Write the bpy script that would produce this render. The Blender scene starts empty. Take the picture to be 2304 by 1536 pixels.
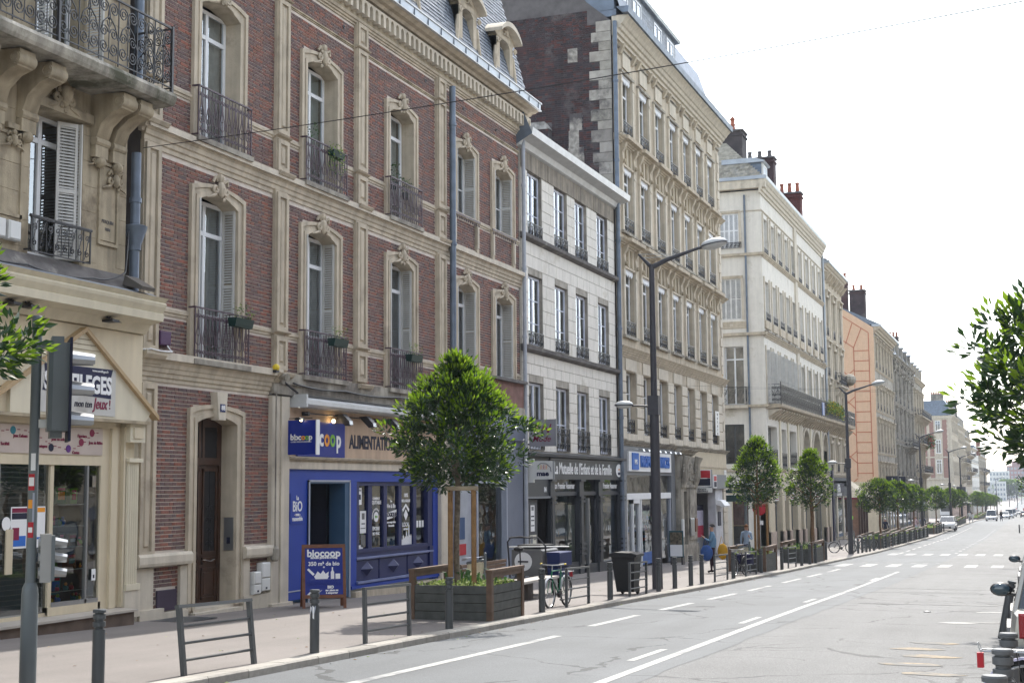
import bpy, bmesh, math, random
from math import sin, cos, pi, radians, sqrt, atan2, ceil, floor, hypot
from mathutils import Vector, Matrix
sc = bpy.context.scene
COL = sc.collection
# ---------------------------------------------------------------- camera
EYE = 1.9
cam = bpy.data.objects.new('camera', bpy.data.cameras.new('camera'))
COL.objects.link(cam)
R3 = Matrix(((0.93599622, 0.04446687, 0.34919016), (0.35192014, -0.09578891, -0.93111584), (-0.00795526, 0.99440796, -0.10530685)))
cam.matrix_world = Matrix.Translation((0, 0, EYE)) @ R3.to_4x4()
cam.data.lens = 48.906
cam.data.sensor_width = 36
cam.data.clip_start = 0.1
cam.data.clip_end = 6000
sc.camera = cam
# ---------------------------------------------------------------- sky, sun, exposure
SUN_AZ = radians(6)      # from +Y towards -X
SUN_EL = radians(50)
w = bpy.data.worlds.new('World'); sc.world = w; w.use_nodes = True
nt = w.node_tree
bg = nt.nodes['Background']
sky = nt.nodes.new('ShaderNodeTexSky')
sky.sky_type = 'NISHITA'; sky.sun_disc = False
sky.sun_elevation = SUN_EL
sky.sun_rotation = -SUN_AZ
sky.air_density = 1.3; sky.dust_density = 1.5; sky.ozone_density = 1.0; sky.altitude = 50
hs = nt.nodes.new('ShaderNodeHueSaturation'); hs.inputs['Saturation'].default_value = .45   # a veil of thin white cloud
nt.links.new(sky.outputs[0], hs.inputs['Color']); nt.links.new(hs.outputs[0], bg.inputs[0])
bg.inputs[1].default_value = 0.15
sun = bpy.data.objects.new('sun', bpy.data.lights.new('sun', 'SUN'))
COL.objects.link(sun)
sd = Vector((-sin(SUN_AZ) * cos(SUN_EL), cos(SUN_AZ) * cos(SUN_EL), sin(SUN_EL)))
sun.rotation_euler = sd.to_track_quat('Z', 'Y').to_euler()
sun.location = (0, 0, 60)
sun.data.energy = 2.1; sun.data.angle = radians(0.55); sun.data.color = (1, 0.95, 0.87)
sc.view_settings.view_transform = 'Standard'
sc.view_settings.look = 'None'
sc.view_settings.gamma = 1
sc.view_settings.use_curve_mapping = False
sc.view_settings.exposure = 1.6
sc.cycles.max_bounces = 8; sc.cycles.diffuse_bounces = 3; sc.cycles.glossy_bounces = 4
sc.cycles.transparent_max_bounces = 16; sc.cycles.transmission_bounces = 4
sc.cycles.use_denoising = True
sc.cycles.volume_bounces = 0
# ---------------------------------------------------------------- materials
MATS = {}
def mat(name, col=(.5, .5, .5), rough=.85, spec=.3, metal=0., var=.12, scale=2.5, bump=0., bscale=60., streak=0., stain=None, stain_at=.62,
        coat=0., emis=0., alpha=None, coords='pos', detail=3., palette=None, trans=0.):
    if name in MATS: return MATS[name]
    m = bpy.data.materials.new(name); m.use_nodes = True; MATS[name] = m
    t = m.node_tree; N = t.nodes; L = t.links
    b = N['Principled BSDF']
    b.inputs['Roughness'].default_value = rough
    b.inputs['Metallic'].default_value = metal
    b.inputs['Specular IOR Level'].default_value = spec
    if coat: b.inputs['Coat Weight'].default_value = coat; b.inputs['Coat Roughness'].default_value = .08
    if coords == 'pos': src = N.new('ShaderNodeNewGeometry').outputs['Position']
    else: src = N.new('ShaderNodeTexCoord').outputs['Object']
    n1 = N.new('ShaderNodeTexNoise'); n1.inputs['Scale'].default_value = scale; n1.inputs['Detail'].default_value = detail
    L.new(src, n1.inputs['Vector'])
    if palette:
        oi = N.new('ShaderNodeObjectInfo'); ge = N.new('ShaderNodeNewGeometry')
        ad = N.new('ShaderNodeMath'); ad.operation = 'ADD'
        L.new(oi.outputs['Random'], ad.inputs[0]); L.new(ge.outputs['Random Per Island'], ad.inputs[1])
        fr = N.new('ShaderNodeMath'); fr.operation = 'FRACT'; L.new(ad.outputs[0], fr.inputs[0])
        r = N.new('ShaderNodeValToRGB'); r.color_ramp.interpolation = 'LINEAR'
        e = r.color_ramp.elements
        while len(e) < len(palette): e.new(.5)
        for i, c in enumerate(palette):
            e[i].position = i / (len(palette) - 1); e[i].color = (*c, 1)
        L.new(fr.outputs[0], r.inputs[0]); base = r.outputs[0]
    else:
        rgb = N.new('ShaderNodeRGB'); rgb.outputs[0].default_value = (*col, 1); base = rgb.outputs[0]
    mr = N.new('ShaderNodeMapRange')
    mr.inputs[1].default_value = .3; mr.inputs[2].default_value = .7
    mr.inputs[3].default_value = 1 - var; mr.inputs[4].default_value = 1 + var
    L.new(n1.outputs[0], mr.inputs[0])
    mul = N.new('ShaderNodeVectorMath'); mul.operation = 'SCALE'
    L.new(base, mul.inputs[0]); L.new(mr.outputs[0], mul.inputs['Scale'])
    out = mul.outputs[0]
    if streak:
        mp = N.new('ShaderNodeMapping'); mp.inputs['Scale'].default_value = (3, 3, .22)
        L.new(src, mp.inputs[0])
        n2 = N.new('ShaderNodeTexNoise'); n2.inputs['Scale'].default_value = 1.6; n2.inputs['Detail'].default_value = 4
        L.new(mp.outputs[0], n2.inputs['Vector'])
        m2 = N.new('ShaderNodeMapRange'); m2.inputs[1].default_value = .38; m2.inputs[2].default_value = .75
        m2.inputs[3].default_value = 1.; m2.inputs[4].default_value = 1 - streak
        L.new(n2.outputs[0], m2.inputs[0])
        mu2 = N.new('ShaderNodeVectorMath'); mu2.operation = 'SCALE'
        L.new(out, mu2.inputs[0]); L.new(m2.outputs[0], mu2.inputs['Scale']); out = mu2.outputs[0]
    if stain:
        n3 = N.new('ShaderNodeTexNoise'); n3.inputs['Scale'].default_value = .9; n3.inputs['Detail'].default_value = 6
        n3.inputs['Roughness'].default_value = .65
        L.new(src, n3.inputs['Vector'])
        m3 = N.new('ShaderNodeMapRange'); m3.inputs[1].default_value = stain_at - .07; m3.inputs[2].default_value = stain_at + .06
        L.new(n3.outputs[0], m3.inputs[0])
        mx = N.new('ShaderNodeMix'); mx.data_type = 'RGBA'
        L.new(m3.outputs[0], mx.inputs[0]); L.new(out, mx.inputs[6]); mx.inputs[7].default_value = (*stain, 1); out = mx.outputs[2]
    L.new(out, b.inputs['Base Color'])
    if bump:
        n4 = N.new('ShaderNodeTexNoise'); n4.inputs['Scale'].default_value = bscale; n4.inputs['Detail'].default_value = 4
        L.new(src, n4.inputs['Vector'])
        bp = N.new('ShaderNodeBump'); bp.inputs['Strength'].default_value = bump; bp.inputs['Distance'].default_value = .02
        L.new(n4.outputs[0], bp.inputs['Height']); L.new(bp.outputs[0], b.inputs['Normal'])
    if emis:
        b.inputs['Emission Color'].default_value = (*col, 1); b.inputs['Emission Strength'].default_value = emis
    if trans:
        tr = N.new('ShaderNodeBsdfTranslucent'); L.new(out, tr.inputs[0])
        ms = N.new('ShaderNodeMixShader'); ms.inputs[0].default_value = trans
        L.new(b.outputs[0], ms.inputs[1]); L.new(tr.outputs[0], ms.inputs[2])
        L.new(ms.outputs[0], N['Material Output'].inputs[0])
    return m
def glass(name, tint=(.75, .8, .82), refl=.22, rough=.01):
    if name in MATS: return MATS[name]
    m = bpy.data.materials.new(name); m.use_nodes = True; MATS[name] = m
    t = m.node_tree; N = t.nodes; L = t.links
    N.remove(N['Principled BSDF'])
    g = N.new('ShaderNodeBsdfGlossy'); g.inputs['Roughness'].default_value = rough; g.inputs['Color'].default_value = (.9, .95, 1, 1)
    tr = N.new('ShaderNodeBsdfTransparent'); tr.inputs[0].default_value = (*tint, 1)
    lw = N.new('ShaderNodeLayerWeight'); lw.inputs['Blend'].default_value = .35
    mr = N.new('ShaderNodeMapRange'); mr.inputs[3].default_value = refl; mr.inputs[4].default_value = 1.
    L.new(lw.outputs['Fresnel'], mr.inputs[0])
    # float glass is never quite flat
    geo = N.new('ShaderNodeNewGeometry')
    nn = N.new('ShaderNodeTexNoise'); nn.inputs['Scale'].default_value = 1.3; L.new(geo.outputs['Position'], nn.inputs['Vector'])
    bp = N.new('ShaderNodeBump'); bp.inputs['Strength'].default_value = .06; bp.inputs['Distance'].default_value = .05
    L.new(nn.outputs[0], bp.inputs['Height']); L.new(bp.outputs[0], g.inputs['Normal'])
    ms = N.new('ShaderNodeMixShader'); L.new(mr.outputs[0], ms.inputs[0]); L.new(tr.outputs[0], ms.inputs[1]); L.new(g.outputs[0], ms.inputs[2])
    L.new(ms.outputs[0], N['Material Output'].inputs[0])
    return m
STONE = mat('limestone', (.50, .43, .33), bump=.25, bscale=35, streak=.28, var=.12, stain=(.30, .25, .19), stain_at=.66)
STONE_L = mat('pale_limestone', (.58, .52, .425), bump=.2, bscale=35, streak=.22, var=.08, stain=(.36, .31, .25), stain_at=.68)
STONE_D = mat('grimy_limestone', (.36, .33, .275), bump=.3, bscale=30, streak=.45, var=.16, stain=(.16, .14, .12), stain_at=.56)
STONE_Y = mat('weathered_yellow_stone', (.40, .335, .235), bump=.3, bscale=30, streak=.4, var=.15, stain=(.2, .16, .11), stain_at=.6)
STONE_C = mat('clean_cut_stone', (.70, .665, .60), bump=.12, bscale=40, streak=.12, var=.05, stain=(.52, .48, .40), stain_at=.66)
STONE_CD = mat('sooty_cut_stone', (.36, .33, .28), bump=.15, bscale=40, streak=.4, var=.2, stain=(.44, .4, .33), stain_at=.66)
SOOT = mat('sooty_ledge', (.13, .12, .115), bump=.3, var=.3, stain=(.35, .33, .29), stain_at=.66)
CREAM = mat('cream_paint', (.62, .535, .385), rough=.6, var=.04, streak=.12)
CREAM_L = mat('pale_cream_paint', (.66, .60, .46), rough=.6, var=.04, streak=.14)
BEIGE = mat('beige_render', (.56, .485, .36), rough=.85, var=.06, streak=.15, bump=.1)
PINKW = mat('salmon_render', (.60, .415, .285), rough=.9, var=.04, streak=.08)
PINKL = mat('terracotta_line', (.42, .14, .08), var=.05)
MORTAR = mat('lime_mortar', (.60, .53, .46), bump=.3, bscale=90, var=.12)
MORTAR_D = mat('black_mortar', (.12, .11, .11), bump=.3, bscale=90, var=.2)
BRICK = mat('purple_red_brick', palette=[(.11, .078, .076), (.17, .10, .09), (.115, .085, .085), (.22, .10, .07), (.16, .098, .085), (.135, .10, .095), (.25, .10, .07), (.145, .09, .085)], var=.2, scale=14, bump=.35, bscale=70)
BRICK_D = mat('blackened_brick', palette=[(.035, .03, .034), (.06, .035, .035), (.045, .04, .045), (.10, .04, .035), (.04, .033, .038), (.07, .06, .06)], var=.3, scale=1.2, bump=.4, bscale=60, stain=(.12, .105, .1), stain_at=.64)
BRICK_F = mat('far_brick', (.30, .13, .09), var=.12, scale=1.5)
ZINC = mat('zinc_sheet', (.34, .37, .41), rough=.45, metal=.6, var=.12, scale=1.2)
ZINC_W = mat('white_painted_zinc', (.52, .53, .53), rough=.4, spec=.5, var=.1, streak=.1)
LEAD = mat('weathered_lead', (.14, .17, .215), rough=.5, metal=.4, var=.2)
SLATE = mat('blue_slate', palette=[(.09, .11, .14), (.13, .155, .19), (.07, .085, .11), (.16, .185, .22), (.11, .13, .165)], rough=.5, spec=.5, var=.2, scale=8)
TILE_OLD = mat('mossy_roof_tile', palette=[(.24, .22, .17), (.32, .30, .25), (.18, .165, .13), (.27, .26, .23)], rough=.8, var=.25, scale=4)
IRON = mat('black_iron', (.018, .018, .022), rough=.45, spec=.5, var=.2)
IRON_P = mat('purple_brown_iron', (.062, .036, .052), rough=.5, spec=.4, var=.2)
IRON_G = mat('grey_iron', (.05, .055, .06), rough=.45, spec=.5, var=.1)
POSTG = mat('anthracite_paint', (.060, .066, .070), rough=.42, spec=.5, var=.08)
POLEG = mat('galvanised_grey_paint', (.12, .14, .15), rough=.38, spec=.5, var=.08)
WHITE = mat('white_paint', (.74, .75, .76), rough=.5, var=.04)
WHITE_W = mat('worn_white_paint', (.62, .61, .58), rough=.6, var=.1, streak=.12)
SHUT = mat('pale_grey_shutter_paint', (.56, .55, .52), rough=.6, var=.07, streak=.12)
PLASTIC_W = mat('white_plastic', (.66, .66, .64), rough=.45, var=.04)
BLUE = mat('ultramarine_paint', (.010, .042, .30), rough=.5, var=.05, coords='pos')
BLUE_D = mat('dull_indigo_paint', (.018, .024, .095), rough=.5, var=.06)
BLUE_E = mat('dusty_steel_blue_paint', (.035, .085, .16), rough=.5, var=.06)
BLUE_S = mat('royal_blue_sign', (.006, .02, .22), rough=.35, var=.03)
NAVY = mat('navy_sign', (.008, .01, .05), rough=.4, var=.03)
GREY_SH = mat('slate_grey_shopfront', (.145, .165, .215), rough=.5, var=.05)
GREY_L = mat('light_grey_trim', (.33, .355, .42), rough=.5, var=.05)
ANTH = mat('anthracite_shopfront', (.034, .038, .046), rough=.42, spec=.4, var=.06)
GREY_M = mat('mid_grey_panel', (.17, .18, .195), rough=.5, var=.05)
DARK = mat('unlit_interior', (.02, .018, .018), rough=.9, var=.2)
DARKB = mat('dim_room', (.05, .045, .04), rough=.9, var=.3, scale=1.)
CURT = mat('white_curtain', (.55, .54, .50), rough=.9, var=.15, scale=6)
CURT_D = mat('grey_curtain', (.22, .215, .20), rough=.9, var=.2, scale=6)
BLIND = mat('pale_blind', (.42, .47, .44), rough=.8, var=.05)
PRINTW = mat('white_print', (.78, .78, .78), rough=.6, var=.02)
PRINTK = mat('dark_print', (.012, .014, .035), rough=.6, var=.02)
PRINTR = mat('red_print', (.42, .02, .03), rough=.5, var=.03)
PRINTO = mat('orange_print', (.75, .30, .03), rough=.5, var=.03)
PRINTG = mat('green_print', (.18, .42, .05), rough=.5, var=.03)
PRINTB = mat('blue_print', (.03, .14, .5), rough=.5, var=.03)
PRINTV = mat('wine_print', (.20, .012, .05), rough=.5, var=.03)
PRINTY = mat('yellow_print', (.7, .52, .03), rough=.5, var=.03)
WOODD = mat('dark_varnished_oak', (.055, .024, .013), rough=.4, spec=.5, var=.3, scale=6, streak=.3)
WOODG = mat('grey_timber_plank', (.075, .078, .072), rough=.75, var=.22, scale=5, bump=.2)
WOODB = mat('brown_exotic_timber', (.12, .075, .05), rough=.6, var=.2, scale=5, bump=.1)
WOODS = mat('stake_timber', (.26, .15, .065), rough=.8, var=.2, scale=8, bump=.2)
WOODA = mat('stained_oak', (.16, .065, .035), rough=.55, var=.18, scale=9)
BARK = mat('speckled_bark', (.17, .14, .105), rough=.9, var=.35, scale=14, bump=.4)
BARK_B = mat('brown_bark', (.17, .10, .055), rough=.9, var=.3, scale=12, bump=.4)
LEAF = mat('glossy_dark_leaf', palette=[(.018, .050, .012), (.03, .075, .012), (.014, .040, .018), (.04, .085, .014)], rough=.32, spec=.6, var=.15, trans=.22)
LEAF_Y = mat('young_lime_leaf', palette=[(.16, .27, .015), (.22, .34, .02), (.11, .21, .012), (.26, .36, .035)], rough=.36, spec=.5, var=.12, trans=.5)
LEAF_P = mat('variegated_ground_leaf', palette=[(.20, .30, .05), (.36, .42, .15), (.12, .22, .04), (.45, .48, .22)], rough=.6, var=.12, trans=.4)
LEAF_B = mat('strap_leaf', palette=[(.03, .09, .02), (.06, .15, .03), (.02, .07, .015)], rough=.4, spec=.5, var=.12, trans=.35)
SOIL = mat('planter_soil', (.05, .035, .025), var=.3, scale=20)
TYRE = mat('tyre_rubber', (.018, .018, .019), rough=.8, var=.1)
CHROME = mat('chromed_steel', (.6, .6, .6), rough=.2, metal=1., var=.03)
ALU = mat('dull_aluminium', (.38, .39, .4), rough=.35, metal=.8, var=.05)
SKIN = mat('skin', (.45, .26, .18), rough=.6, var=.05)
SKIN_D = mat('tanned_skin', (.36, .20, .13), rough=.6, var=.05)
GL = glass('window_glass')
GL_S = glass('shop_glass', (.82, .87, .86), .10)
GL_D = glass('dark_glass', (.35, .38, .38), .16)
# ---------------------------------------------------------------- mesh builder
class MB:
    def __init__(s): s.v = []; s.f = []; s.m = []; s.mats = []
    def mi(s, m):
        if m not in s.mats: s.mats.append(m)
        return s.mats.index(m)
    def add(s, vs, fs, m):
        o = len(s.v); s.v.extend(vs); k = s.mi(m)
        for f in fs: s.f.append([i + o for i in f]); s.m.append(k)
        return s
    def quad(s, a, b, c, d, m): return s.add([a, b, c, d], [(0, 1, 2, 3)], m)
    def box(s, x0, x1, y0, y1, z0, z1, m):
        return s.add([(x0, y0, z0), (x1, y0, z0), (x1, y1, z0), (x0, y1, z0), (x0, y0, z1), (x1, y0, z1), (x1, y1, z1), (x0, y1, z1)],
                     [(0, 3, 2, 1), (4, 5, 6, 7), (0, 1, 5, 4), (1, 2, 6, 5), (2, 3, 7, 6), (3, 0, 4, 7)], m)
    def cham(s, x0, x1, y0, y1, z0, z1, c, m):   # box whose +x face is chamfered
        return s.add([(x0, y0, z0), (x0, y1, z0), (x0, y1, z1), (x0, y0, z1), (x1 - c, y0, z0), (x1 - c, y1, z0), (x1 - c, y1, z1), (x1 - c, y0, z1),
                      (x1, y0 + c, z0 + c), (x1, y1 - c, z0 + c), (x1, y1 - c, z1 - c), (x1, y0 + c, z1 - c)],
                     [(0, 1, 5, 4), (1, 2, 6, 5), (2, 3, 7, 6), (3, 0, 4, 7), (4, 5, 9, 8), (5, 6, 10, 9), (6, 7, 11, 10), (7, 4, 8, 11), (8, 9, 10, 11)], m)
    def prism(s, prof, a0, a1, m, axis='y'):      # closed profile extruded along an axis; profile (x,z) for y, (y,z) for x, (x,y) for z
        n = len(prof)
        def P(p, a): return (p[0], a, p[1]) if axis == 'y' else ((a, p[0], p[1]) if axis == 'x' else (p[0], p[1], a))
        vs = [P(p, a0) for p in prof] + [P(p, a1) for p in prof]
        fs = [(i, (i + 1) % n, n + (i + 1) % n, n + i) for i in range(n)] + [tuple(range(n))[::-1], tuple(range(n, 2 * n))]
        return s.add(vs, fs, m)
    def ring(s, outer, inner, x0, x1, m, xin=None, min_=None, closed=False):   # frame between two (y,z) polylines, front at x1, back x0, reveal to xin
        n = len(outer); xin = x0 if xin is None else xin; min_ = min_ or m
        vs = [(x1, *p) for p in outer] + [(x1, *p) for p in inner] + [(x0, *p) for p in outer] + [(xin, *p) for p in inner]
        rg = range(n if closed else n - 1)
        s.add(vs, [(i, (i + 1) % n, n + (i + 1) % n, n + i) for i in rg] + [(i, 2 * n + i, 2 * n + (i + 1) % n, (i + 1) % n) for i in rg], m)
        s.add(vs, [(n + i, n + (i + 1) % n, 3 * n + (i + 1) % n, 3 * n + i) for i in rg], min_)
        if not closed:
            s.add([vs[0], vs[n], vs[3 * n], vs[2 * n]], [(0, 1, 2, 3)], m); s.add([vs[n - 1], vs[2 * n - 1], vs[4 * n - 1], vs[3 * n - 1]], [(0, 1, 2, 3)], m)
        return s
    def tube(s, pts, r, n, m, closed=False, caps=True):
        pts = [Vector(p) for p in pts]; k = len(pts)
        rs = r if isinstance(r, (list, tuple)) else [r] * k
        vs = []; prev = None
        for i, p in enumerate(pts):
            a = pts[(i + 1) % k] if (closed or i < k - 1) else p
            b = pts[i - 1] if (closed or i > 0) else p
            t = (a - b)
            if t.length < 1e-9: t = Vector((0, 0, 1))
            t.normalize()
            if prev is None:
                u = t.cross(Vector((0, 0, 1)))
                if u.length < .2: u = t.cross(Vector((1, 0, 0)))
            else: u = prev - t * prev.dot(t)
            if u.length < 1e-6: u = t.orthogonal()
            u.normalize(); prev = u; w_ = t.cross(u)
            for j in range(n):
                q = 2 * pi * j / n + pi / n
                vs.append(tuple(p + (u * cos(q) + w_ * sin(q)) * rs[i]))
        fs = []
        for i in range(k if closed else k - 1):
            i2 = (i + 1) % k
            for j in range(n):
                j2 = (j + 1) % n
                fs.append((i * n + j, i * n + j2, i2 * n + j2, i2 * n + j))
        if caps and not closed: fs += [tuple(range(n))[::-1], tuple(range((k - 1) * n, k * n))]
        return s.add(vs, fs, m)
    def lathe(s, prof, c, n, m, sx=1, sy=1):
        vs = []; k = len(prof)
        for r, z in prof:
            for j in range(n): q = 2 * pi * j / n; vs.append((c[0] + r * cos(q) * sx, c[1] + r * sin(q) * sy, c[2] + z))
        fs = []
        for i in range(k - 1):
            for j in range(n): j2 = (j + 1) % n; fs.append((i * n + j, i * n + j2, (i + 1) * n + j2, (i + 1) * n + j))
        fs += [tuple(range(n))[::-1], tuple(range((k - 1) * n, k * n))]
        return s.add(vs, fs, m)
    def ball(s, c, r, m, n=10, k=6, sc_=(1, 1, 1)):
        prof = [(sin(pi * i / k) * r, -cos(pi * i / k) * r * sc_[2]) for i in range(k + 1)]
        prof[0] = (.001 * r, prof[0][1]); prof[-1] = (.001 * r, prof[-1][1])
        return s.lathe(prof, c, n, m, sc_[0], sc_[1])
    def grid(s, fn, nu, nv, m):
        vs = [tuple(fn(i / nu, j / nv)) for i in range(nu + 1) for j in range(nv + 1)]
        return s.add(vs, [(i * (nv + 1) + j, i * (nv + 1) + j + 1, (i + 1) * (nv + 1) + j + 1, (i + 1) * (nv + 1) + j) for i in range(nu) for j in range(nv)], m)
    def mesh(s, name, smooth=False):
        me = bpy.data.meshes.new(name); me.from_pydata(s.v, [], s.f)
        for m in s.mats: me.materials.append(m)
        me.polygons.foreach_set('material_index', s.m)
        if smooth is True: me.polygons.foreach_set('use_smooth', [True] * len(s.f))
        elif smooth: 
            me.polygons.foreach_set('use_smooth', [True] * len(s.f)); me.set_sharp_from_angle(angle=radians(smooth))
        me.update(); return me
def base_of(o):
    v = Vector((0, 0, 0))
    while o is not None: v = v + o.location; o = o.parent
    return v
def link(name, me, parent=None, world=True):
    """an object; with world=True its vertices are world coordinates"""
    o = bpy.data.objects.new(name, me); COL.objects.link(o)
    if parent is not None:
        o.parent = parent
        if world: o.location = -base_of(parent)
    return o
def part(name, mb, parent=None, smooth=False, world=True, kind=None, label=None):
    o = link(name, mb.mesh(name, smooth), parent, world)
    if kind: o['kind'] = kind
    if label: o['label'] = label
    return o
def put(name, me, parent, loc, rz=0):
    """an object sharing mesh data, placed at a world point (parents are never rotated while being built)"""
    o = bpy.data.objects.new(name, me); COL.objects.link(o)
    o.parent = parent; o.location = Vector(loc) - base_of(parent)
    if rz: o.rotation_euler = (0, 0, rz)
    return o
def thing(name, label, cat, loc=(0, 0, 0), group=None, rz=0):
    o = bpy.data.objects.new(name, None); COL.objects.link(o)
    o.empty_display_size = .3
    o.location = loc; o['label'] = label; o['category'] = cat
    if group: o['group'] = group
    if rz: o.rotation_euler = (0, 0, rz)
    return o
def tag(o, label, cat, group=None):
    o['label'] = label; o['category'] = cat
    if group: o['group'] = group
    return o
def dup(root, loc, rz=0, label=None, group=None, scale=1.):
    def cp(o, par):
        c = o.copy(); COL.objects.link(c)
        c.parent = par
        for ch in KIDS.get(o.name, []): cp(ch, c)
        return c
    KIDS = {}
    for o in COL.objects:
        if o.parent: KIDS.setdefault(o.parent.name, []).append(o)
    r = cp(root, None)
    r.location = loc; r.rotation_euler = (0, 0, rz); r.scale = (scale,) * 3 if not isinstance(scale, tuple) else scale
    if label: r['label'] = label
    if group: r['group'] = group
    return r
_tx = {}
def text_mesh(s, size, m, ext=.004, bold=0., sx=1., font_shear=0., space=1.):
    key = (s, size, m.name, ext, bold, sx, font_shear, space)
    if key in _tx: return _tx[key]
    cu = bpy.data.curves.new('t', 'FONT'); cu.body = s; cu.size = size; cu.extrude = ext; cu.offset = bold; cu.align_x = 'CENTER'; cu.align_y = 'CENTER'
    cu.shear = font_shear; cu.space_character = space; cu.resolution_u = 3
    o = bpy.data.objects.new('t', cu); COL.objects.link(o)
    me = bpy.data.meshes.new_from_object(o.evaluated_get(bpy.context.evaluated_depsgraph_get()))
    bpy.data.objects.remove(o); bpy.data.curves.remove(cu)
    me.materials.clear(); me.materials.append(m)
    # into the plane of the facades: reading towards +Y, facing +X
    me.transform(Matrix(((0, 0, 1, 0), (sx, 0, 0, 0), (0, 1, 0, 0), (0, 0, 0, 1))))
    me.name = 'lettering'; _tx[key] = me
    return me
# ---------------------------------------------------------------- ground profile
GYS = [-50, 0, 19.4, 34.7, 45.9, 61.3, 96, 150, 249, 330, 420, 560, 700, 900, 1000, 1300]
GDS = [0.9, 2.0, 2.5, 2.88, 3.2, 3.58, 4.35, 5.2, 6.0, 7.2, 8.4, 9.6, 10.0, 9.0, 8.5, 14]
def gz(Y):
    if Y <= GYS[0]: return EYE - GDS[0]
    for i in range(len(GYS) - 1):
        if Y <= GYS[i + 1]:
            t = (Y - GYS[i]) / (GYS[i + 1] - GYS[i]); return EYE - (GDS[i] + t * (GDS[i + 1] - GDS[i]))
    return EYE - GDS[-1]
KH = .12          # kerb height
def rz_(Y): return gz(Y) - KH
YS = sorted(set([-50, -30, -15, -5] + list(range(0, 200, 4)) + GYS + list(range(200, 1300, 25))))
def strip(mb, x0, x1, y0, y1, off, m, cross=1):
    ys = [y0] + [y for y in YS if y0 < y < y1] + [y1]
    for a, b in zip(ys, ys[1:]):
        mb.quad((x0, a, gz(a) + off), (x1, a, gz(a) + off), (x1, b, gz(b) + off), (x0, b, gz(b) + off), m)
XF = -17.4        # plane of the building fronts
KX = -10.28       # face of the left kerb
KR = -0.62        # face of the right kerb
# ================================================================ SETTING
def road_mat(name, base, speck, crack, patch):
    m = bpy.data.materials.new(name); m.use_nodes = True; MATS[name] = m
    t = m.node_tree; N = t.nodes; L = t.links; b = N['Principled BSDF']
    b.inputs['Roughness'].default_value = .78; b.inputs['Specular IOR Level'].default_value = .45
    pos = N.new('ShaderNodeNewGeometry').outputs['Position']
    def noise(sc_, det=3, vec=pos, rough=.5):
        n = N.new('ShaderNodeTexNoise'); n.inputs['Scale'].default_value = sc_; n.inputs['Detail'].default_value = det; n.inputs['Roughness'].default_value = rough
        L.new(vec, n.inputs['Vector']); return n.outputs[0]
    def mrange(v, a, b_, c, d):
        r = N.new('ShaderNodeMapRange'); r.inputs[1].default_value = a; r.inputs[2].default_value = b_; r.inputs[3].default_value = c; r.inputs[4].default_value = d
        L.new(v, r.inputs[0]); return r.outputs[0]
    def mult(a, b_):
        n = N.new('ShaderNodeMath'); n.operation = 'MULTIPLY'; L.new(a, n.inputs[0]); L.new(b_, n.inputs[1]); return n.outputs[0]
    big = mrange(noise(.35, 5, rough=.6), .3, .7, 1 - patch, 1 + patch)
    mp = N.new('ShaderNodeMapping'); mp.inputs['Scale'].default_value = (1.4, .12, 1); L.new(pos, mp.inputs[0])
    lanes = mrange(noise(1.0, 3, mp.outputs[0]), .35, .7, 1.07, .9)
    fine = mrange(noise(55, 2), .35, .65, 1 - speck, 1 + speck)
    vf = N.new('ShaderNodeTexVoronoi'); vf.inputs['Scale'].default_value = 70; L.new(pos, vf.inputs['Vector'])
    agg = mrange(vf.outputs['Color'], .15, .85, 1 - speck * .8, 1 + speck)
    k = mult(mult(big, lanes), mult(fine, agg))
    if crack:
        nd = N.new('ShaderNodeTexNoise'); nd.inputs['Scale'].default_value = .8; nd.inputs['Detail'].default_value = 5; L.new(pos, nd.inputs['Vector'])
        mixv = N.new('ShaderNodeVectorMath'); mixv.operation = 'MULTIPLY_ADD'; mixv.inputs[1].default_value = (1.6, 1.6, 0); 
        L.new(nd.outputs['Color'], mixv.inputs[0]); L.new(pos, mixv.inputs[2])
        vc = N.new('ShaderNodeTexVoronoi'); vc.feature = 'DISTANCE_TO_EDGE'; vc.inputs['Scale'].default_value = .22; L.new(mixv.outputs[0], vc.inputs['Vector'])
        thick = mrange(noise(.9, 2), .4, .65, .0, .014)
        lt = N.new('ShaderNodeMath'); lt.operation = 'LESS_THAN'; L.new(vc.outputs['Distance'], lt.inputs[0]); L.new(thick, lt.inputs[1])
        ck = mrange(lt.outputs[0], 0, 1, 1, .42)
        k = mult(k, ck)
        v2 = N.new('ShaderNodeTexVoronoi'); v2.inputs['Scale'].default_value = .17; L.new(mixv.outputs[0], v2.inputs['Vector']); k = mult(k, mrange(v2.outputs['Color'], 0, 1, .93, 1.06))
        if crack > 1:
            mq = N.new('ShaderNodeMapping'); mq.inputs['Scale'].default_value = (.35, 1, 1); L.new(mixv.outputs[0], mq.inputs[0])
            v3 = N.new('ShaderNodeTexVoronoi'); v3.feature = 'DISTANCE_TO_EDGE'; v3.inputs['Scale'].default_value = .55; L.new(mq.outputs[0], v3.inputs['Vector'])
            l3 = N.new('ShaderNodeMath'); l3.operation = 'LESS_THAN'; L.new(v3.outputs['Distance'], l3.inputs[0]); L.new(mrange(noise(.35, 3), .48, .62, 0, .018), l3.inputs[1]); k = mult(k, mrange(l3.outputs[0], 0, 1, 1, .6))
    sc_ = N.new('ShaderNodeVectorMath'); sc_.operation = 'SCALE'; sc_.inputs[0].default_value = base; L.new(k, sc_.inputs['Scale'])
    L.new(sc_.outputs[0], b.inputs['Base Color'])
    bp = N.new('ShaderNodeBump'); bp.inputs['Strength'].default_value = .5; bp.inputs['Distance'].default_value = .01
    L.new(agg, bp.inputs['Height']); L.new(bp.outputs[0], b.inputs['Normal'])
    return m
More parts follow.
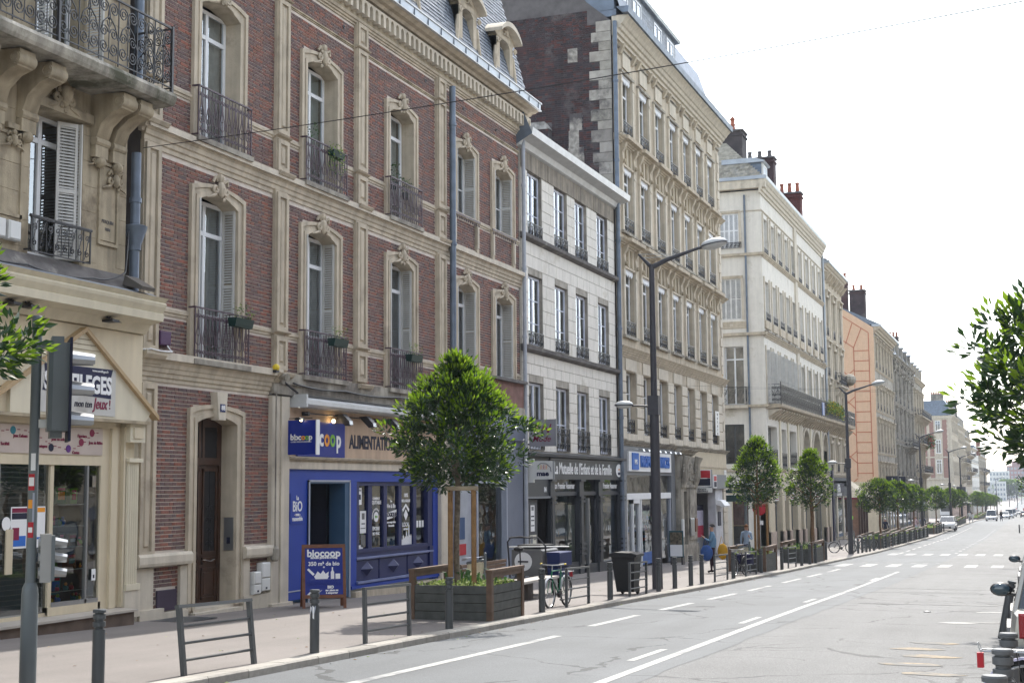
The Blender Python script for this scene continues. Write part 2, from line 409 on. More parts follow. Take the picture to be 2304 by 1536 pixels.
ROAD = road_mat('smooth_blue_grey_asphalt', (.102, .110, .116), .16, 1, .10)
ROAD_O = road_mat('old_pale_asphalt', (.118, .120, .120), .30, 2, .12)
PAVE = road_mat('beige_pink_pavement_asphalt', (.172, .154, .143), .08, 0, .10)
LANDM = mat('distant_land', (.12, .14, .08), var=.3, scale=.01)
MARK = mat('worn_road_marking', (.36, .36, .345), rough=.75, var=.2, scale=5, stain=(.17, .175, .18), stain_at=.60)
MARK_W = mat('rubbed_out_marking', (.24, .24, .235), rough=.8, var=.2, scale=9, stain=(.16, .16, .16), stain_at=.5)
MARK_Y = mat('faded_yellow_marking', (.30, .235, .15), rough=.8, var=.3, scale=12, stain=(.16, .158, .15), stain_at=.48)
KERB = mat('granite_kerb', palette=[(.30, .28, .25), (.35, .33, .295), (.26, .245, .22), (.32, .295, .255)], var=.12, scale=9, bump=.3, bscale=50)
g = MB(); strip(g, -1500, 1500, -50, 1300, -KH - .35, LANDM); land = part('terrain', g, kind='structure')
g = MB(); strip(g, KX - .02, KR + .02, -50, 1000, -KH, ROAD_O)
road = part('road', g, kind='structure')
# the smoother strip of newer asphalt on the bus lane side, its ragged edge towards the old surface
rnd = random.Random(4)
g = MB(); ys = [y for y in YS if -50 <= y <= 1000]
ys = sorted(set(ys + [i * 1.0 for i in range(8, 120)]))
prev = None
for y in ys:
    xe = -5.15 + (.12 * (y - 20) / 20 if y < 47 else .2) + rnd.uniform(-.05, .05) if y < 260 else -5.3
    if prev: g.quad((KX, prev[1], gz(prev[1]) - KH + .004), (prev[0], prev[1], gz(prev[1]) - KH + .004), (xe, y, gz(y) - KH + .004), (KX, y, gz(y) - KH + .004), ROAD)
    prev = (xe, y)
part('new_asphalt_strip', g, road)
g = MB(); strip(g, -70, KX - .28, -50, 1000, 0, PAVE)
pave = part('pavement', g, kind='structure')
g = MB(); strip(g, KR + .28, 40, -50, 1000, 0, PAVE)
paver = part('pavement_opposite', g, kind='structure')
# kerbs: one stone at a time where they can be told apart
def kerb_mesh(face, back, n_in):
    b = MB(); s = 1 if face > back else -1
    c = .025
    prof = [(back, -.35), (face, -.35), (face, -c), (face - s * c, 0), (back, 0)]
    b.prism([(p[0], p[1]) for p in prof], .004, .996, KERB)
    return b.mesh('kerb_stone')
def lay_kerb(nm, face, back, y0, y1, longto):
    root = bpy.data.objects.new(nm, None); COL.objects.link(root); root['kind'] = 'structure'; root.location = (face, 0, gz(0))
    me = kerb_mesh(face, back, 1)
    for i in range(int(y1 - y0)):
        y = y0 + i
        o = put('kerb_stone', me, root, (rnd.uniform(-.006, .006), y, gz(y) + .002 + rnd.uniform(-.003, .003)))
        o.rotation_euler = (atan2(gz(y + 1) - gz(y), 1), 0, 0)
    b = MB(); ys = [float(y1)] + [y for y in YS if y1 < y < longto] + [float(longto)]
    for a, c_ in zip(ys, ys[1:]):
        za, zc = gz(a) + .002, gz(c_) + .002
        b.quad((face, a, za), (face, c_, zc), (back, c_, zc), (back, a, za), KERB)
        b.quad((face, a, za), (face, c_, zc), (face, c_, zc - .2), (face, a, za - .2), KERB)
    o = part('kerb_line', b, root); o['kind'] = 'stuff'
lay_kerb('kerb', KX, KX - .3, 6, 120, 1000)
lay_kerb('kerb_opposite', KR, KR + .3, 4, 60, 1000)
def mk(nm, x0, x1, y0, y1, m=MARK, xa=None, lift=.008):
    """a painted bar on the road; xa shifts the far end"""
    xa = 0 if xa is None else xa
    b = MB(); n = max(1, int((y1 - y0) / 4))
    for i in range(n):
        a = y0 + (y1 - y0) * i / n; c = y0 + (y1 - y0) * (i + 1) / n
        sa, sc_ = xa * i / n, xa * (i + 1) / n
        b.quad((x0 + sa, a, rz_(a) + lift), (x1 + sa, a, rz_(a) + lift), (x1 + sc_, c, rz_(c) + lift), (x0 + sc_, c, rz_(c) + lift), m)
    return part(nm, b, road)
mk('lane_line', -8.92, -8.74, -10, 25.3, xa=.22)
for a, b_ in [(27.9, 31.5), (33.5, 36.9), (38.9, 42.6), (44.6, 48.5), (51, 55), (56.8, 60.6), (62.6, 66.4)]: mk('lane_dash', -8.86, -8.68, a, b_)
y = 96.
while y < 200: mk('lane_dash', -8.86, -8.7, y, y + 3); y += 5.2
mk('centre_line', -5.36, -5.2, -10, 16, xa=-.3, m=MARK)
mk('centre_line', -5.66, -5.5, 16, 64, m=MARK, xa=-.34)
for a, b_ in [(21.2, 23.3), (29.8, 31.9), (38.4, 40.4), (54.3, 56.8)]: mk('centre_dash', -6.1, -5.97, a, b_)
y = 98.
while y < 190: mk('centre_stud', -5.4, -5.2, y, y + .9); y += 5.
for y0_, t_ in [(44.2, .13), (46.9, .13)]: mk('crossing_edge_line', -9.9, KR - .3, y0_ + 1.2, y0_ + 1.2 + t_, m=MARK_W)
mk('patch_line', -4.6, -1.1, 38.5, 38.75, m=MARK_W)
for k in range(7): mk('crossing_bar', -9.6 + k * 1.22, -9.05 + k * 1.22, 70.4, 74.2)
for k in range(7): mk('crossing_bar', -9.3 + k * 1.08, -8.75 + k * 1.08, 93.0, 96.6)
for k in range(12): mk('crossing_tick', -8.9 + k * .62, -8.65 + k * .62, 76.2, 76.9, m=MARK_W)
for k in range(9): mk('crossing_tick', -6 + k * .55, -5.75 + k * .55, 104, 105.2, m=MARK_W)
rnd = random.Random(9)
for k, (x0, y0_) in enumerate([(-1.9, 22.2), (-1.75, 23.6), (-2.0, 24.9), (-1.6, 20.9), (-1.85, 26.2)]):
    b = MB(); n = 7
    pts = [(x0 + .55 * cos(2 * pi * i / n) * rnd.uniform(.6, 1.1), y0_ + .28 * sin(2 * pi * i / n) * rnd.uniform(.6, 1.2)) for i in range(n)]
    b.add([(p[0], p[1], rz_(p[1]) + .006) for p in pts], [tuple(range(n))], MARK_Y); part('faded_marking', b, road)
for (x0, y0_, m_) in [(-1.75, 31.6, MARK), (-1.15, 31.9, MARK_W), (-1.8, 35.9, MARK_W), (-1.2, 35.6, MARK), (-1.3, 40.5, MARK_W)]:
    b = MB(); n = 8
    pts = [(x0 + .42 * cos(2 * pi * i / n) * rnd.uniform(.7, 1.1), y0_ + .22 * sin(2 * pi * i / n) * rnd.uniform(.6, 1.2)) for i in range(n)]
    b.add([(p[0], p[1], rz_(p[1]) + .006) for p in pts], [tuple(range(n))], m_); part('faded_marking', b, road)
b = MB(); b.lathe([(.09, 0), (.085, .02), (.03, .035)], (-2.62, 35.2, rz_(35.2)), 12, IRON_G); part('drain_stud', b, road)
b = MB(); b.box(-17.1, -16.2, 24.4, 25.5, gz(25) + .004, gz(25) + .02, IRON_G); part('manhole_cover', b, pave)
# fallen leaves and grit on the pavement
b = MB(); rnd = random.Random(2)
for i in range(260):
    x, y = rnd.uniform(-16.8, -10.6), rnd.uniform(14, 70); s = rnd.uniform(.015, .045); a = rnd.uniform(0, pi)
    if i % 3 == 0: x = rnd.uniform(KX, KX + .25)
    zz = (gz(y) if x < KX else rz_(y)) + .012
    m_ = rnd.choice([LEAF_P, WOODS, MARK_Y, WOODB])
    b.quad((x + s * cos(a), y + s * sin(a), zz), (x - s * .5 * sin(a), y + s * .5 * cos(a), zz + .012), (x - s * cos(a), y - s * sin(a), zz), (x + s * .5 * sin(a), y - s * .5 * cos(a), zz + .006), m_)
o = part('fallen_leaves', b); o['kind'] = 'stuff'; o['label'] = 'small dry leaves scattered over the pavement'
# ================================================================ FACADE TOOLS
def wall(mb, y0, y1, z0, z1, holes, m, x=XF, depth=.35, mr=None):
    """front skin at x with rectangular openings and their reveals"""
    mr = mr or m
    zs = sorted(set([z0, z1] + [min(max(v, z0), z1) for h in holes for v in (h[2], h[3])]))
    for a, b in zip(zs, zs[1:]):
        if b - a < 1e-6: continue
        zc = (a + b) / 2
        cuts = sorted([(h[0], h[1]) for h in holes if h[2] < zc < h[3]])
        y = y0
        for c0, c1 in cuts:
            if c0 > y: mb.quad((x, y, a), (x, c0, a), (x, c0, b), (x, y, b), m)
            y = max(y, c1)
        if y < y1: mb.quad((x, y, a), (x, y1, a), (x, y1, b), (x, y, b), m)
    for h in holes:
        a, b, c, d = h[:4]; dd = h[4] if len(h) > 4 else depth
        mb.quad((x, a, c), (x, a, d), (x - dd, a, d), (x - dd, a, c), mr); mb.quad((x, b, c), (x - dd, b, c), (x - dd, b, d), (x, b, d), mr)
        mb.quad((x, a, d), (x, b, d), (x - dd, b, d), (x - dd, a, d), mr); mb.quad((x, a, c), (x - dd, a, c), (x - dd, b, c), (x, b, c), mr)
def free(y0, y1, za, zb, ex):
    iv = [(y0, y1)]
    for e in ex:
        if e[2] < zb - .01 and e[3] > za + .01:
            nv = []
            for a, b in iv:
                if e[1] <= a or e[0] >= b: nv.append((a, b)); continue
                if e[0] > a: nv.append((a, e[0]))
                if e[1] < b: nv.append((e[1], b))
            iv = nv
    return [i for i in iv if i[1] - i[0] > .03]
def brick_list(y0, y1, z0, z1, ex, seed=1, ch=.085, L=.30, S=.155, j=.018):
    r = random.Random(seed); out = []; k = 0; z = z0
    while z + ch <= z1 + .02:
        y = y0 - (S * .75 if k % 2 else 0); n = 0; row = []
        while y < y1:
            w_ = L if n % 2 == 0 else S
            row.append((y, y + w_ - j)); y += w_; n += 1
        for a, b in free(y0, y1, z, z + ch, ex):
            for p, q in row:
                p2, q2 = max(p, a), min(q, b)
                if q2 - p2 > .035: out.append((p2, q2, z, z + ch - j, r.uniform(.010, .017)))
        z += ch; k += 1
    return out
def lay(parent, blocks, m, x=XF, nm='brick', rest='brickwork', keep=300, key=None, c=.004, axis='x'):
    """the blocks that show largest become parts one by one, the others one joined part"""
    key = key or (lambda b: b[0])
    blocks = sorted(blocks, key=key)
    cache = {}
    for b in blocks[:keep]:
        kk = (round(b[1] - b[0], 2), round(b[3] - b[2], 3))
        if kk not in cache:
            q = MB(); q.cham(-.03, .014, 0, b[1] - b[0], 0, b[3] - b[2], c, m); cache[kk] = q.mesh(nm)
        put(nm, cache[kk], parent, (x + b[4] - .014, b[0], b[2]))
    if blocks[keep:]:
        q = MB()
        for b in blocks[keep:]:
            X1 = x + b[4]
            q.add([(X1, b[0], b[2]), (X1, b[1], b[2]), (X1, b[1], b[3]), (X1, b[0], b[3]), (x - .01, b[0], b[2]), (x - .01, b[1], b[2]), (x - .01, b[1], b[3]), (x - .01, b[0], b[3])],
                  [(0, 1, 2, 3), (0, 4, 5, 1), (1, 5, 6, 2), (2, 6, 7, 3), (3, 7, 4, 0)], m)
        part(rest, q, parent, kind='stuff')
def ashlar_list(y0, y1, z0, z1, ex, h=.46, lo=.7, hi=1.1, seed=3, j=.014, proud=(.012, .02)):
    r = random.Random(seed); out = []; n = max(1, round((z1 - z0) / h)); h = (z1 - z0) / n
    for k in range(n):
        z = z0 + k * h; y = y0 - r.uniform(0, lo)
        cuts = []
        while y < y1: w_ = r.uniform(lo, hi); cuts.append((y, y + w_ - j)); y += w_
        for a, b in free(y0, y1, z, z + h, ex):
            for p, q in cuts:
                p2, q2 = max(p, a), min(q, b)
                if q2 - p2 > .06: out.append((p2, q2, z, z + h - j, r.uniform(*proud)))
    return out
_wm = {}
def win_mesh(w, h, rows=(.78,), cols=2, m=WHITE, f=.07, g=.035, mull=.10, d=.06):
    """frame + pane boxes of a casement window; rows: heights (fraction) of the glazing bars; the first is a thick transom if negative"""
    key = (round(w, 3), round(h, 3), tuple(rows), cols, m.name, f, g, mull)
    if key in _wm: return _wm[key]
    b = MB()
    b.box(-d, 0, 0, f, 0, h, m); b.box(-d, 0, w - f, w, 0, h, m); b.box(-d, 0, f, w - f, 0, f * 1.3, m); b.box(-d, 0, f, w - f, h - f, h, m)
    xs = [f]
    if cols > 1:
        cw = (w - 2 * f) / cols
        for i in range(1, cols):
            yc = f + cw * i; ww = mull if (cols == 2 or i == cols / 2) else g
            b.box(-d + .005, .012, yc - ww / 2, yc + ww / 2, f * 1.3, h - f, m); xs += [yc - ww / 2, yc + ww / 2]
    xs.append(w - f)
    zs = [f * 1.3]
    for r in sorted(rows, key=abs):
        zc = abs(r) * h; t = .05 if r < 0 else g / 2
        for i in range(0, len(xs), 2): b.box(-d + .01, .006 if r < 0 else -.008, xs[i], xs[i + 1], zc - t, zc + t, m)
        zs += [zc - t, zc + t]
    zs.append(h - f)
    panes = []
    for i in range(0, len(xs), 2):
        for k in range(0, len(zs), 2): panes.append((xs[i], xs[i + 1], zs[k], zs[k + 1]))
    res = (b.mesh('window'), panes); _wm[key] = res
    return res
_pm = {}
def pane_mesh(w, h, m):
    k = (round(w, 3), round(h, 3), m.name)
    if k not in _pm:
        q = MB(); q.quad((0, 0, 0), (0, w, 0), (0, w, h), (0, 0, h), m); _pm[k] = q.mesh('pane')
    return _pm[k]
_cm = {}
def curtain_mesh(w, h, m, side):
    k = (round(w, 2), round(h, 2), m.name, side)
    if k not in _cm:
        q = MB(); n = 14
        def gr(a, b_):
            q.grid(lambda u, v: (-.02 * sin(u * 40 * (b_ - a) / w) * (1 - .3 * v), a + (b_ - a) * u, h * v), n, 1, m)
        if side == 'full': gr(0, w)
        elif side == 'both': gr(0, w * .34); gr(w * .66, w)
        elif side == 'left': gr(0, w * .45)
        else: gr(w * .55, w)
        _cm[k] = q.mesh('curtain', True)
    return _cm[k]
def window(bld, y, z, w, h, x, rows=(.78,), cols=2, m=WHITE, cur=None, curm=CURT, split=True, gm=GL, room=False, **kw):
    me, panes = win_mesh(w, h, rows, cols, m, **kw)
    o = put('window', me, bld, (x, y, z))
    if split:
        for p in panes: put('pane', pane_mesh(p[1] - p[0], p[3] - p[2], gm), o, (x - .03, y + p[0], z + p[2]))
    else:
        q = _pm.get(('j', me.name))
        if q is None:
            b = MB()
            for p in panes: b.quad((0, p[0], p[2]), (0, p[1], p[2]), (0, p[1], p[3]), (0, p[0], p[3]), gm)
            q = b.mesh('pane'); _pm[('j', me.name)] = q
        put('pane', q, o, (x - .03, y, z))
    if cur: put('curtain', curtain_mesh(w - .04, h - .04, curm, cur), o, (x - .16, y + .02, z + .02))
    return o
def spiral(cy, cz, r, a0, turns, n=14, x=0., end=.18):
    """points of a scroll starting on the rim at angle a0 and winding inwards"""
    return [(x, cy + r * (1 - (1 - end) * t / n) * cos(a0 + turns * 2 * pi * t / n), cz + r * (1 - (1 - end) * t / n) * sin(a0 + turns * 2 * pi * t / n)) for t in range(n + 1)]
_rm = {}
def railing(w, h, style, m=IRON, t=.011, unit=.28):
    key = (round(w, 2), round(h, 2), style, m.name)
    if key in _rm: return _rm[key]
    b = MB()
    b.box(-.02, .02, 0, w, h - .035, h, m); b.box(-.012, .012, 0, w, 0, .022, m); b.box(-.012, .012, 0, .025, 0, h, m); b.box(-.012, .012, w - .025, w, 0, h, m)
    n = max(1, round(w / unit)); u = w / n
    for i in range(n):
        y0 = i * u; yc = y0 + u / 2
        if style == 'lyre':        # tall hearts with scroll feet
            if i: b.box(-.008, .008, y0 - .008, y0 + .008, 0, h, m)
            b.tube(spiral(yc - u * .23, h * .82, u * .2, 0, 1.3), t, 4, m); b.tube(spiral(yc + u * .23, h * .82, u * .2, pi, -1.3), t, 4, m)
            b.tube([(0, yc - u * .03, h * .82), (0, yc - u * .10, h * .62), (0, yc - u * .34, h * .42), (0, yc - u * .30, h * .3), (0, yc, h * .26)], t, 4, m)
            b.tube([(0, yc + u * .03, h * .82), (0, yc + u * .10, h * .62), (0, yc + u * .34, h * .42), (0, yc + u * .30, h * .3), (0, yc, h * .26)], t, 4, m)
            b.tube(spiral(yc - u * .24, h * .13, u * .2, 0, 1.2, 9), t, 4, m); b.tube(spiral(yc + u * .24, h * .13, u * .2, pi, -1.2, 9), t, 4, m)
            b.tube([(0, yc, h * .02), (0, yc, h * .95)], t * .9, 4, m); b.ball((0, yc, h * .45), .022, m, 5, 4)
        elif style == 'volute':    # the big black balcony: pairs of scrolls between bars
            b.box(-.01, .01, y0 - .01, y0 + .01, -.05, h, m)
            r = u * .24
            for sg in (1, -1):
                a0 = 0 if sg > 0 else pi
                b.tube(spiral(yc - sg * u * .25, h * .80, r, a0, sg * 1.9, 18), t, 4, m)
                b.tube(spiral(yc - sg * u * .25, h * .42, r * .86, a0, sg * 1.7, 15), t, 4, m)
                b.tube(spiral(yc - sg * u * .25, h * .19, r, a0, -sg * 1.8, 15), t, 4, m)
                b.tube([(0, yc - sg * u * .01, h * .80), (0, yc - sg * .05 * u, h * .66), (0, yc - sg * .3 * u, h * .56), (0, yc - sg * .47 * u, h * .36)], t, 4, m)
            b.tube([(0, yc, .02), (0, yc, h * .62)], t * .8, 4, m)
            for s_ in (-.05, .05): b.tube([(0, yc, h * .5), (0, yc + s_, h * .54), (0, yc + s_ * 1.3, h * .60)], t * .7, 4, m)
            b.ball((0, yc, h * .64), .03, m, 5, 4)
        else:                      # small window guard: S scrolls
            if i: b.box(-.007, .007, y0 - .007, y0 + .007, 0, h, m)
            b.tube(spiral(yc, h * .72, u * .36, -pi / 2, 1.4, 9), t, 3, m); b.tube(spiral(yc, h * .27, u * .36, pi / 2, 1.4, 9), t, 3, m)
            b.tube([(0, yc - u * .36, h * .1), (0, yc + u * .36, h * .9)], t * .8, 3, m)
    me = b.mesh('railing'); _rm[key] = me
    return me
def shutter_mesh(w, h, m=SHUT, mid=.5):
    k = ('sh', round(w, 2), round(h, 2), m.name)
    if k in _rm: return _rm[k]
    b = MB(); f = .055; d = .035      # lies in the xz plane: width along x
    b.box(0, f, 0, d, 0, h, m); b.box(w - f, w, 0, d, 0, h, m)
    for a in (0, h * mid - .04, h - .08): b.box(f, w - f, 0, d, a, a + .08, m)
    z = .1
    while z < h - .1:
        if not (h * mid - .07 < z < h * mid + .04): b.add([(f, .002, z), (w - f, .002, z), (w - f, d - .004, z + .04), (f, d - .004, z + .04), (f, .010, z), (w - f, .010, z), (w - f, d + .002, z + .046), (f, d + .002, z + .046)], [(0, 1, 2, 3), (4, 5, 6, 7), (0, 1, 5, 4), (2, 3, 7, 6)], m)
        z += .062
    _rm[k] = b.mesh('shutter'); return _rm[k]
def arch(y0, y1, zs, rise, z0, n=10):
    """outline up one jamb, over a segmental arch and down the other"""
    w_ = (y1 - y0) / 2; R_ = (w_ * w_ + rise * rise) / (2 * rise); yc = (y0 + y1) / 2; zc = zs + rise - R_; a = math.asin(w_ / R_)
    return [(y0, z0)] + [(yc + R_ * sin(-a + 2 * a * i / n), zc + R_ * cos(-a + 2 * a * i / n)) for i in range(n + 1)] + [(y1, z0)]
def cornice(mb, y0, y1, zb, zt, p, m, x=XF, steps=4, ends=True):
    """projecting moulding: profile stepping out towards the top"""
    pr = [(x - .02, zb)]
    for i in range(steps):
        a = (i + 1) / steps; z = zb + (zt - zb) * i / steps; z2 = zb + (zt - zb) * (i + .8) / steps
        pr += [(x + p * a ** 1.2 * .8 + .01, z + .002), (x + p * a ** 1.2, z2)]
    pr += [(x + p, zt), (x - .02, zt + .03)]
    mb.prism(pr, y0, y1, m)
def carved(mb, yc, zc, r, m, x=XF, seed=0):
    """cartouche with leaf scrolls"""
    rr = random.Random(seed)
    mb.ball((x + .08, yc, zc), r * .5, m, 8, 6, (.6, .7, 1.1)); mb.ball((x + .06, yc, zc + r * .75), r * .3, m, 7, 5)
    for s_ in (-1, 1):
        mb.tube(spiral(yc + s_ * r * .62, zc - r * .05, r * .3, pi if s_ > 0 else 0, s_ * 1.2, 9, x + .07), r * .14, 5, m)
        mb.tube([(x + .06, yc + s_ * r * .4, zc + r * .5), (x + .09, yc + s_ * r * .7, zc + r * .7), (x + .06, yc + s_ * r * .85, zc + r * .35)], r * .12, 5, m)
        mb.tube([(x + .05, yc + s_ * r * .5, zc - r * .4), (x + .08, yc + s_ * r, zc - r * .6), (x + .05, yc + s_ * r * 1.5, zc - r * .75)], [r * .15, r * .11, r * .04], 5, m)
    for i in range(6): mb.ball((x + .07, yc + rr.uniform(-.5, .5) * r, zc + rr.uniform(-.8, .6) * r), r * .16, m, 5, 4)
def pipe(parent, y, z0, z1, x, r=.07, m=ZINC, nm='downpipe', joints=()):
    b = MB(); b.tube([(x, y, z0), (x, y, z1)], r, 10, m)
    for z in joints: b.tube([(x, y, z - .05), (x, y, z + .05)], r * 1.25, 10, m)
    return part(nm, b, parent, smooth=40)
def label_text(parent, s, y, z, size, m, x, sx=1., bold=0., ext=.006, nm='lettering', shear=0., space=1.):
    return put(nm, text_mesh(s, size, m, ext, bold, sx, shear, space), parent, (x, y, z))
def interior(mb, y0, y1, z0, z1, x0, x1, m=DARK, mf=None):
    """open box behind an opening (x0 back, x1 front side open)"""
    mb.quad((x0, y0, z0), (x0, y1, z0), (x0, y1, z1), (x0, y0, z1), m)
    mb.quad((x0, y0, z0), (x1, y0, z0), (x1, y0, z1), (x0, y0, z1), m); mb.quad((x0, y1, z0), (x0, y1, z1), (x1, y1, z1), (x1, y1, z0), m)
    mb.quad((x0, y0, z0), (x0, y1, z0), (x1, y1, z0), (x1, y0, z0), mf or m); mb.quad((x0, y0, z1), (x1, y0, z1), (x1, y1, z1), (x0, y1, z1), m)
# ================================================================ BRICK BUILDING WITH STONE TRIM
B = thing('brick_house', 'purple brick town house with stone pilasters, purple iron balconies and arcaded cornice', 'building', (XF, 35.6, gz(35)))
holes = []; ex = []; surr = MB()
def framed(y0, y1, zb, zs, rise, sw=.31, proj=.10, crown=.35, seed=0, bottom=None, inner=.37):
    """opening with a moulded stone surround under a segmental head"""
    holes.append((y0 - .006, y1 + .006, zb, zs + rise + .006, inner + .02)); ex.append((y0 - sw + .03, y1 + sw - .03, zb if bottom is None else bottom, zs + rise * .9 + .05))
    ex.append((y0 - .1, y1 + .1, zs, zs + rise + sw * .7))
    a = arch(y0 - sw, y1 + sw, zs + sw * .95, rise * .75, zb); b = arch(y0 - sw * .66, y1 + sw * .66, zs + sw * .66, rise * .8, zb)
    c = arch(y0 - sw * .33, y1 + sw * .33, zs + sw * .33, rise * .9, zb); d = arch(y0, y1, zs, rise, zb)
    surr.ring(a, b, XF, XF + proj, STONE); surr.ring(b, c, XF, XF + proj * .62, STONE); surr.ring(c, d, XF, XF + proj * .85, STONE, xin=XF - inner)
    if crown: carved(surr, (y0 + y1) / 2, zs + rise + sw * .55, crown, STONE, XF + proj * .4, seed)
    return a
bays = [(26.28, 27.92), (31.2, 32.86), (36.18, 37.8)]
rb = [(41.2, 42.78), (44.62, 46.3)]
for i, (a, b_) in enumerate(bays):
    framed(a, b_, 9.78, 12.98, .2, seed=i); framed(a, b_, 4.8, 8.42, .2, seed=i + 5)
for i, (a, b_) in enumerate(rb):
    framed(a, b_, 10.86, 12.98, .2, seed=i + 3); framed(a, b_, 5.72, 8.42, .2, seed=i + 8)
framed(26.36, 28.0, gz(27) + .12, 3.42, .16, crown=0, sw=.32)
holes_hi = [h for h in holes if h[2] > 4]; holes_lo = [h for h in holes if h[2] < 4]
b = MB()
wall(b, 24.2, 47.15, 4.5, 15.0, holes_hi, MORTAR)
wall(b, 24.2, 29.5, gz(24) - .2, 4.5, holes_lo, MORTAR)
b.quad((XF, 24.2, gz(24) - .2), (XF, 24.2, 16), (XF - 9, 24.2, 16), (XF - 9, 24.2, gz(24) - .2), MORTAR_D)
b.quad((XF, 47.15, gz(47) - .2), (XF, 47.15, 16), (XF - 9, 47.15, 16), (XF - 9, 47.15, gz(47) - .2), MORTAR_D)
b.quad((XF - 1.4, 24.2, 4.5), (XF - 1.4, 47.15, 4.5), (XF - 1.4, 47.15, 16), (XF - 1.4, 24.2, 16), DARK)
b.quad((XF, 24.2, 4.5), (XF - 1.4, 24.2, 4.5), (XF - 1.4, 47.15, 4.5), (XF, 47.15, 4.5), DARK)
part('wall', b, B)
part('window_surrounds', surr, B, smooth=35)
# pilasters, string courses, sills: all exclude bricks
st = MB()
pils = [(24.17, 24.76), (29.6, 30.2), (33.95, 34.6), (39.55, 40.2)]
for (a, c) in pils:
    segs = [(4.9, 5.62), (5.85, 9.2), (9.85, 10.55), (10.8, 14.15), (14.3, 14.9)]
    if a < 25: segs += [(.62, 4.1)]
    for (z0, z1) in segs:
        ex.append((a, c, z0 - .2, z1 + .2))
        st.box(XF, XF + .10, a, c, z0 - .1, z1 + .1, STONE)
        w_ = (c - a); q = .11
        if z1 - z0 > .4:   # recessed panel: raised frame around a sunk field
            for (p0, p1, r0, r1) in ((a + .03, c - .03, z0 - .05, z0 + q - .05), (a + .03, c - .03, z1 - q + .05, z1 + .05), (a + .03, a + q + .03, z0 + q - .05, z1 - q + .05), (c - q - .03, c - .03, z0 + q - .05, z1 - q + .05)):
                st.box(XF + .1, XF + .155, p0, p1, r0, r1, STONE)
            st.cham(XF + .1, XF + .14, a + q + .09, c - q - .09, z0 + q + .03, z1 - q - .03, .03, STONE)
for (a, c) in pils:
    for zc, h_, p in ((9.62, .28, .3), (4.62, .3, .32), (10.66, .1, .2), (5.74, .1, .2), (14.22, .09, .2)):
        if zc < 5 and a > 38: continue
        cornice(st, a - .07, c + .07, zc - h_ / 2, zc + h_ / 2, p, STONE, steps=3)
cornice(st, 24.2, 47.3, 9.2, 9.68, .17, STONE, steps=4); ex.append((24, 47.2, 9.16, 9.7))
st.box(XF, XF + .22, 24.2, 47.3, 9.6, 9.74, STONE_L)
cornice(st, 24.2, 29.9, 4.22, 4.72, .2, STONE, steps=5); ex.append((24, 29.9, 4.18, 4.75)); st.box(XF, XF + .25, 24.2, 29.8, 4.68, 4.84, STONE_L)
st.box(XF, XF + .2, 29.8, 47.15, 4.5, 4.78, STONE_D); ex.append((29.8, 47.2, 4.4, 4.8))
ends = [24.76, 29.6, 30.2, 33.95, 34.6, 39.55]
for zc in (10.66, 5.74):
    for k in range(3):
        a, c = ends[2 * k], ends[2 * k + 1]; wy0, wy1 = bays[k][0] - .31, bays[k][1] + .31
        cornice(st, a, wy0, zc - .07, zc + .07, .06, STONE, steps=2); cornice(st, wy1, c, zc - .07, zc + .07, .06, STONE, steps=2)
    for a, c in ((40.2, 40.9), (43.1, 44.3), (46.6, 47.15)): cornice(st, a, c, zc + .1, zc + .24, .06, STONE, steps=2)
    ex.append((24.76, 40, zc - .07, zc + .08)); ex.append((40.2, 47.15, zc + .1, zc + .26))
for (a, c) in rb:      # panels under the pavilion windows
    for zt in (10.8, 5.66):
        for q in (a - .3, c + .08):
            st.box(XF, XF + .09, q, q + .22, zt - 1.0, zt, STONE); st.box(XF + .09, XF + .12, q + .05, q + .17, zt - .85, zt - .12, STONE_L); ex.append((q, q + .22, zt - 1.0, zt + .1))
        st.box(XF, XF + .12, a - .33, c + .33, zt, zt + .10, STONE); ex.append((a - .35, c + .35, zt, zt + .1))
        st.box(XF, XF + .05, a - .3, c + .3, zt - 1.08, zt - .95, STONE_L); ex.append((a - .3, c + .3, zt - 1.1, zt - .95))
for zc in (14.22,): cornice(st, 24.2, 47.2, zc - .04, zc + .04, .05, STONE_Y, steps=2); ex.append((24, 47.3, zc - .04, zc + .05))
# top cornice with its little arcade
cornice(st, 24.2, 47.45, 14.86, 15.05, .16, STONE, steps=3)
st.box(XF, XF + .14, 24.2, 47.4, 15.05, 15.62, STONE_Y)
cornice(st, 24.0, 47.75, 15.58, 15.86, .62, STONE, steps=3)
ex.append((24, 47.3, 14.84, 16))
part('string_courses', st, B)
ar = MB(); y = 24.25; u = .345
while y < 47.4:
    n = 6; r_ = .1; yc = y + u / 2
    out = [(yc + r_ * cos(pi - pi * i / n), 15.42 + r_ * sin(pi - pi * i / n)) for i in range(n + 1)]
    loop = [(y, 15.58), (y, 15.16), (yc - r_, 15.16)] + out + [(yc + r_, 15.16), (y + u, 15.16), (y + u, 15.58)]
    X1 = XF + .32
    vs = [(X1, *p) for p in loop] + [(XF + .12, *p) for p in loop]; L_ = len(loop)
    top = [(X1, p[0], 15.58) for p in loop]
    ar.add([(X1, *p) for p in loop] + top, [(i, i + 1, L_ + i + 1, L_ + i) for i in range(1, L_ - 2)], STONE_L)
    ar.add(vs, [(i, i + 1, L_ + i + 1, L_ + i) for i in range(1, L_ - 2)], STONE_L)
    y += u
part('cornice_arcade', ar, B)
gt = MB(); gt.prism([(XF + .55, 15.88), (XF + .68, 15.90), (XF + .70, 16.12), (XF + .3, 16.13)], 24.0, 47.8, ZINC)
gt.prism([(XF + .66, 16.12), (XF + .73, 16.12), (XF + .73, 16.17), (XF + .66, 16.17)], 24.0, 47.85, ZINC_W)
gt.prism([(XF + .60, 15.855), (XF + .72, 15.855), (XF + .72, 15.885), (XF + .6, 15.885)], 24.0, 47.85, ZINC_W)
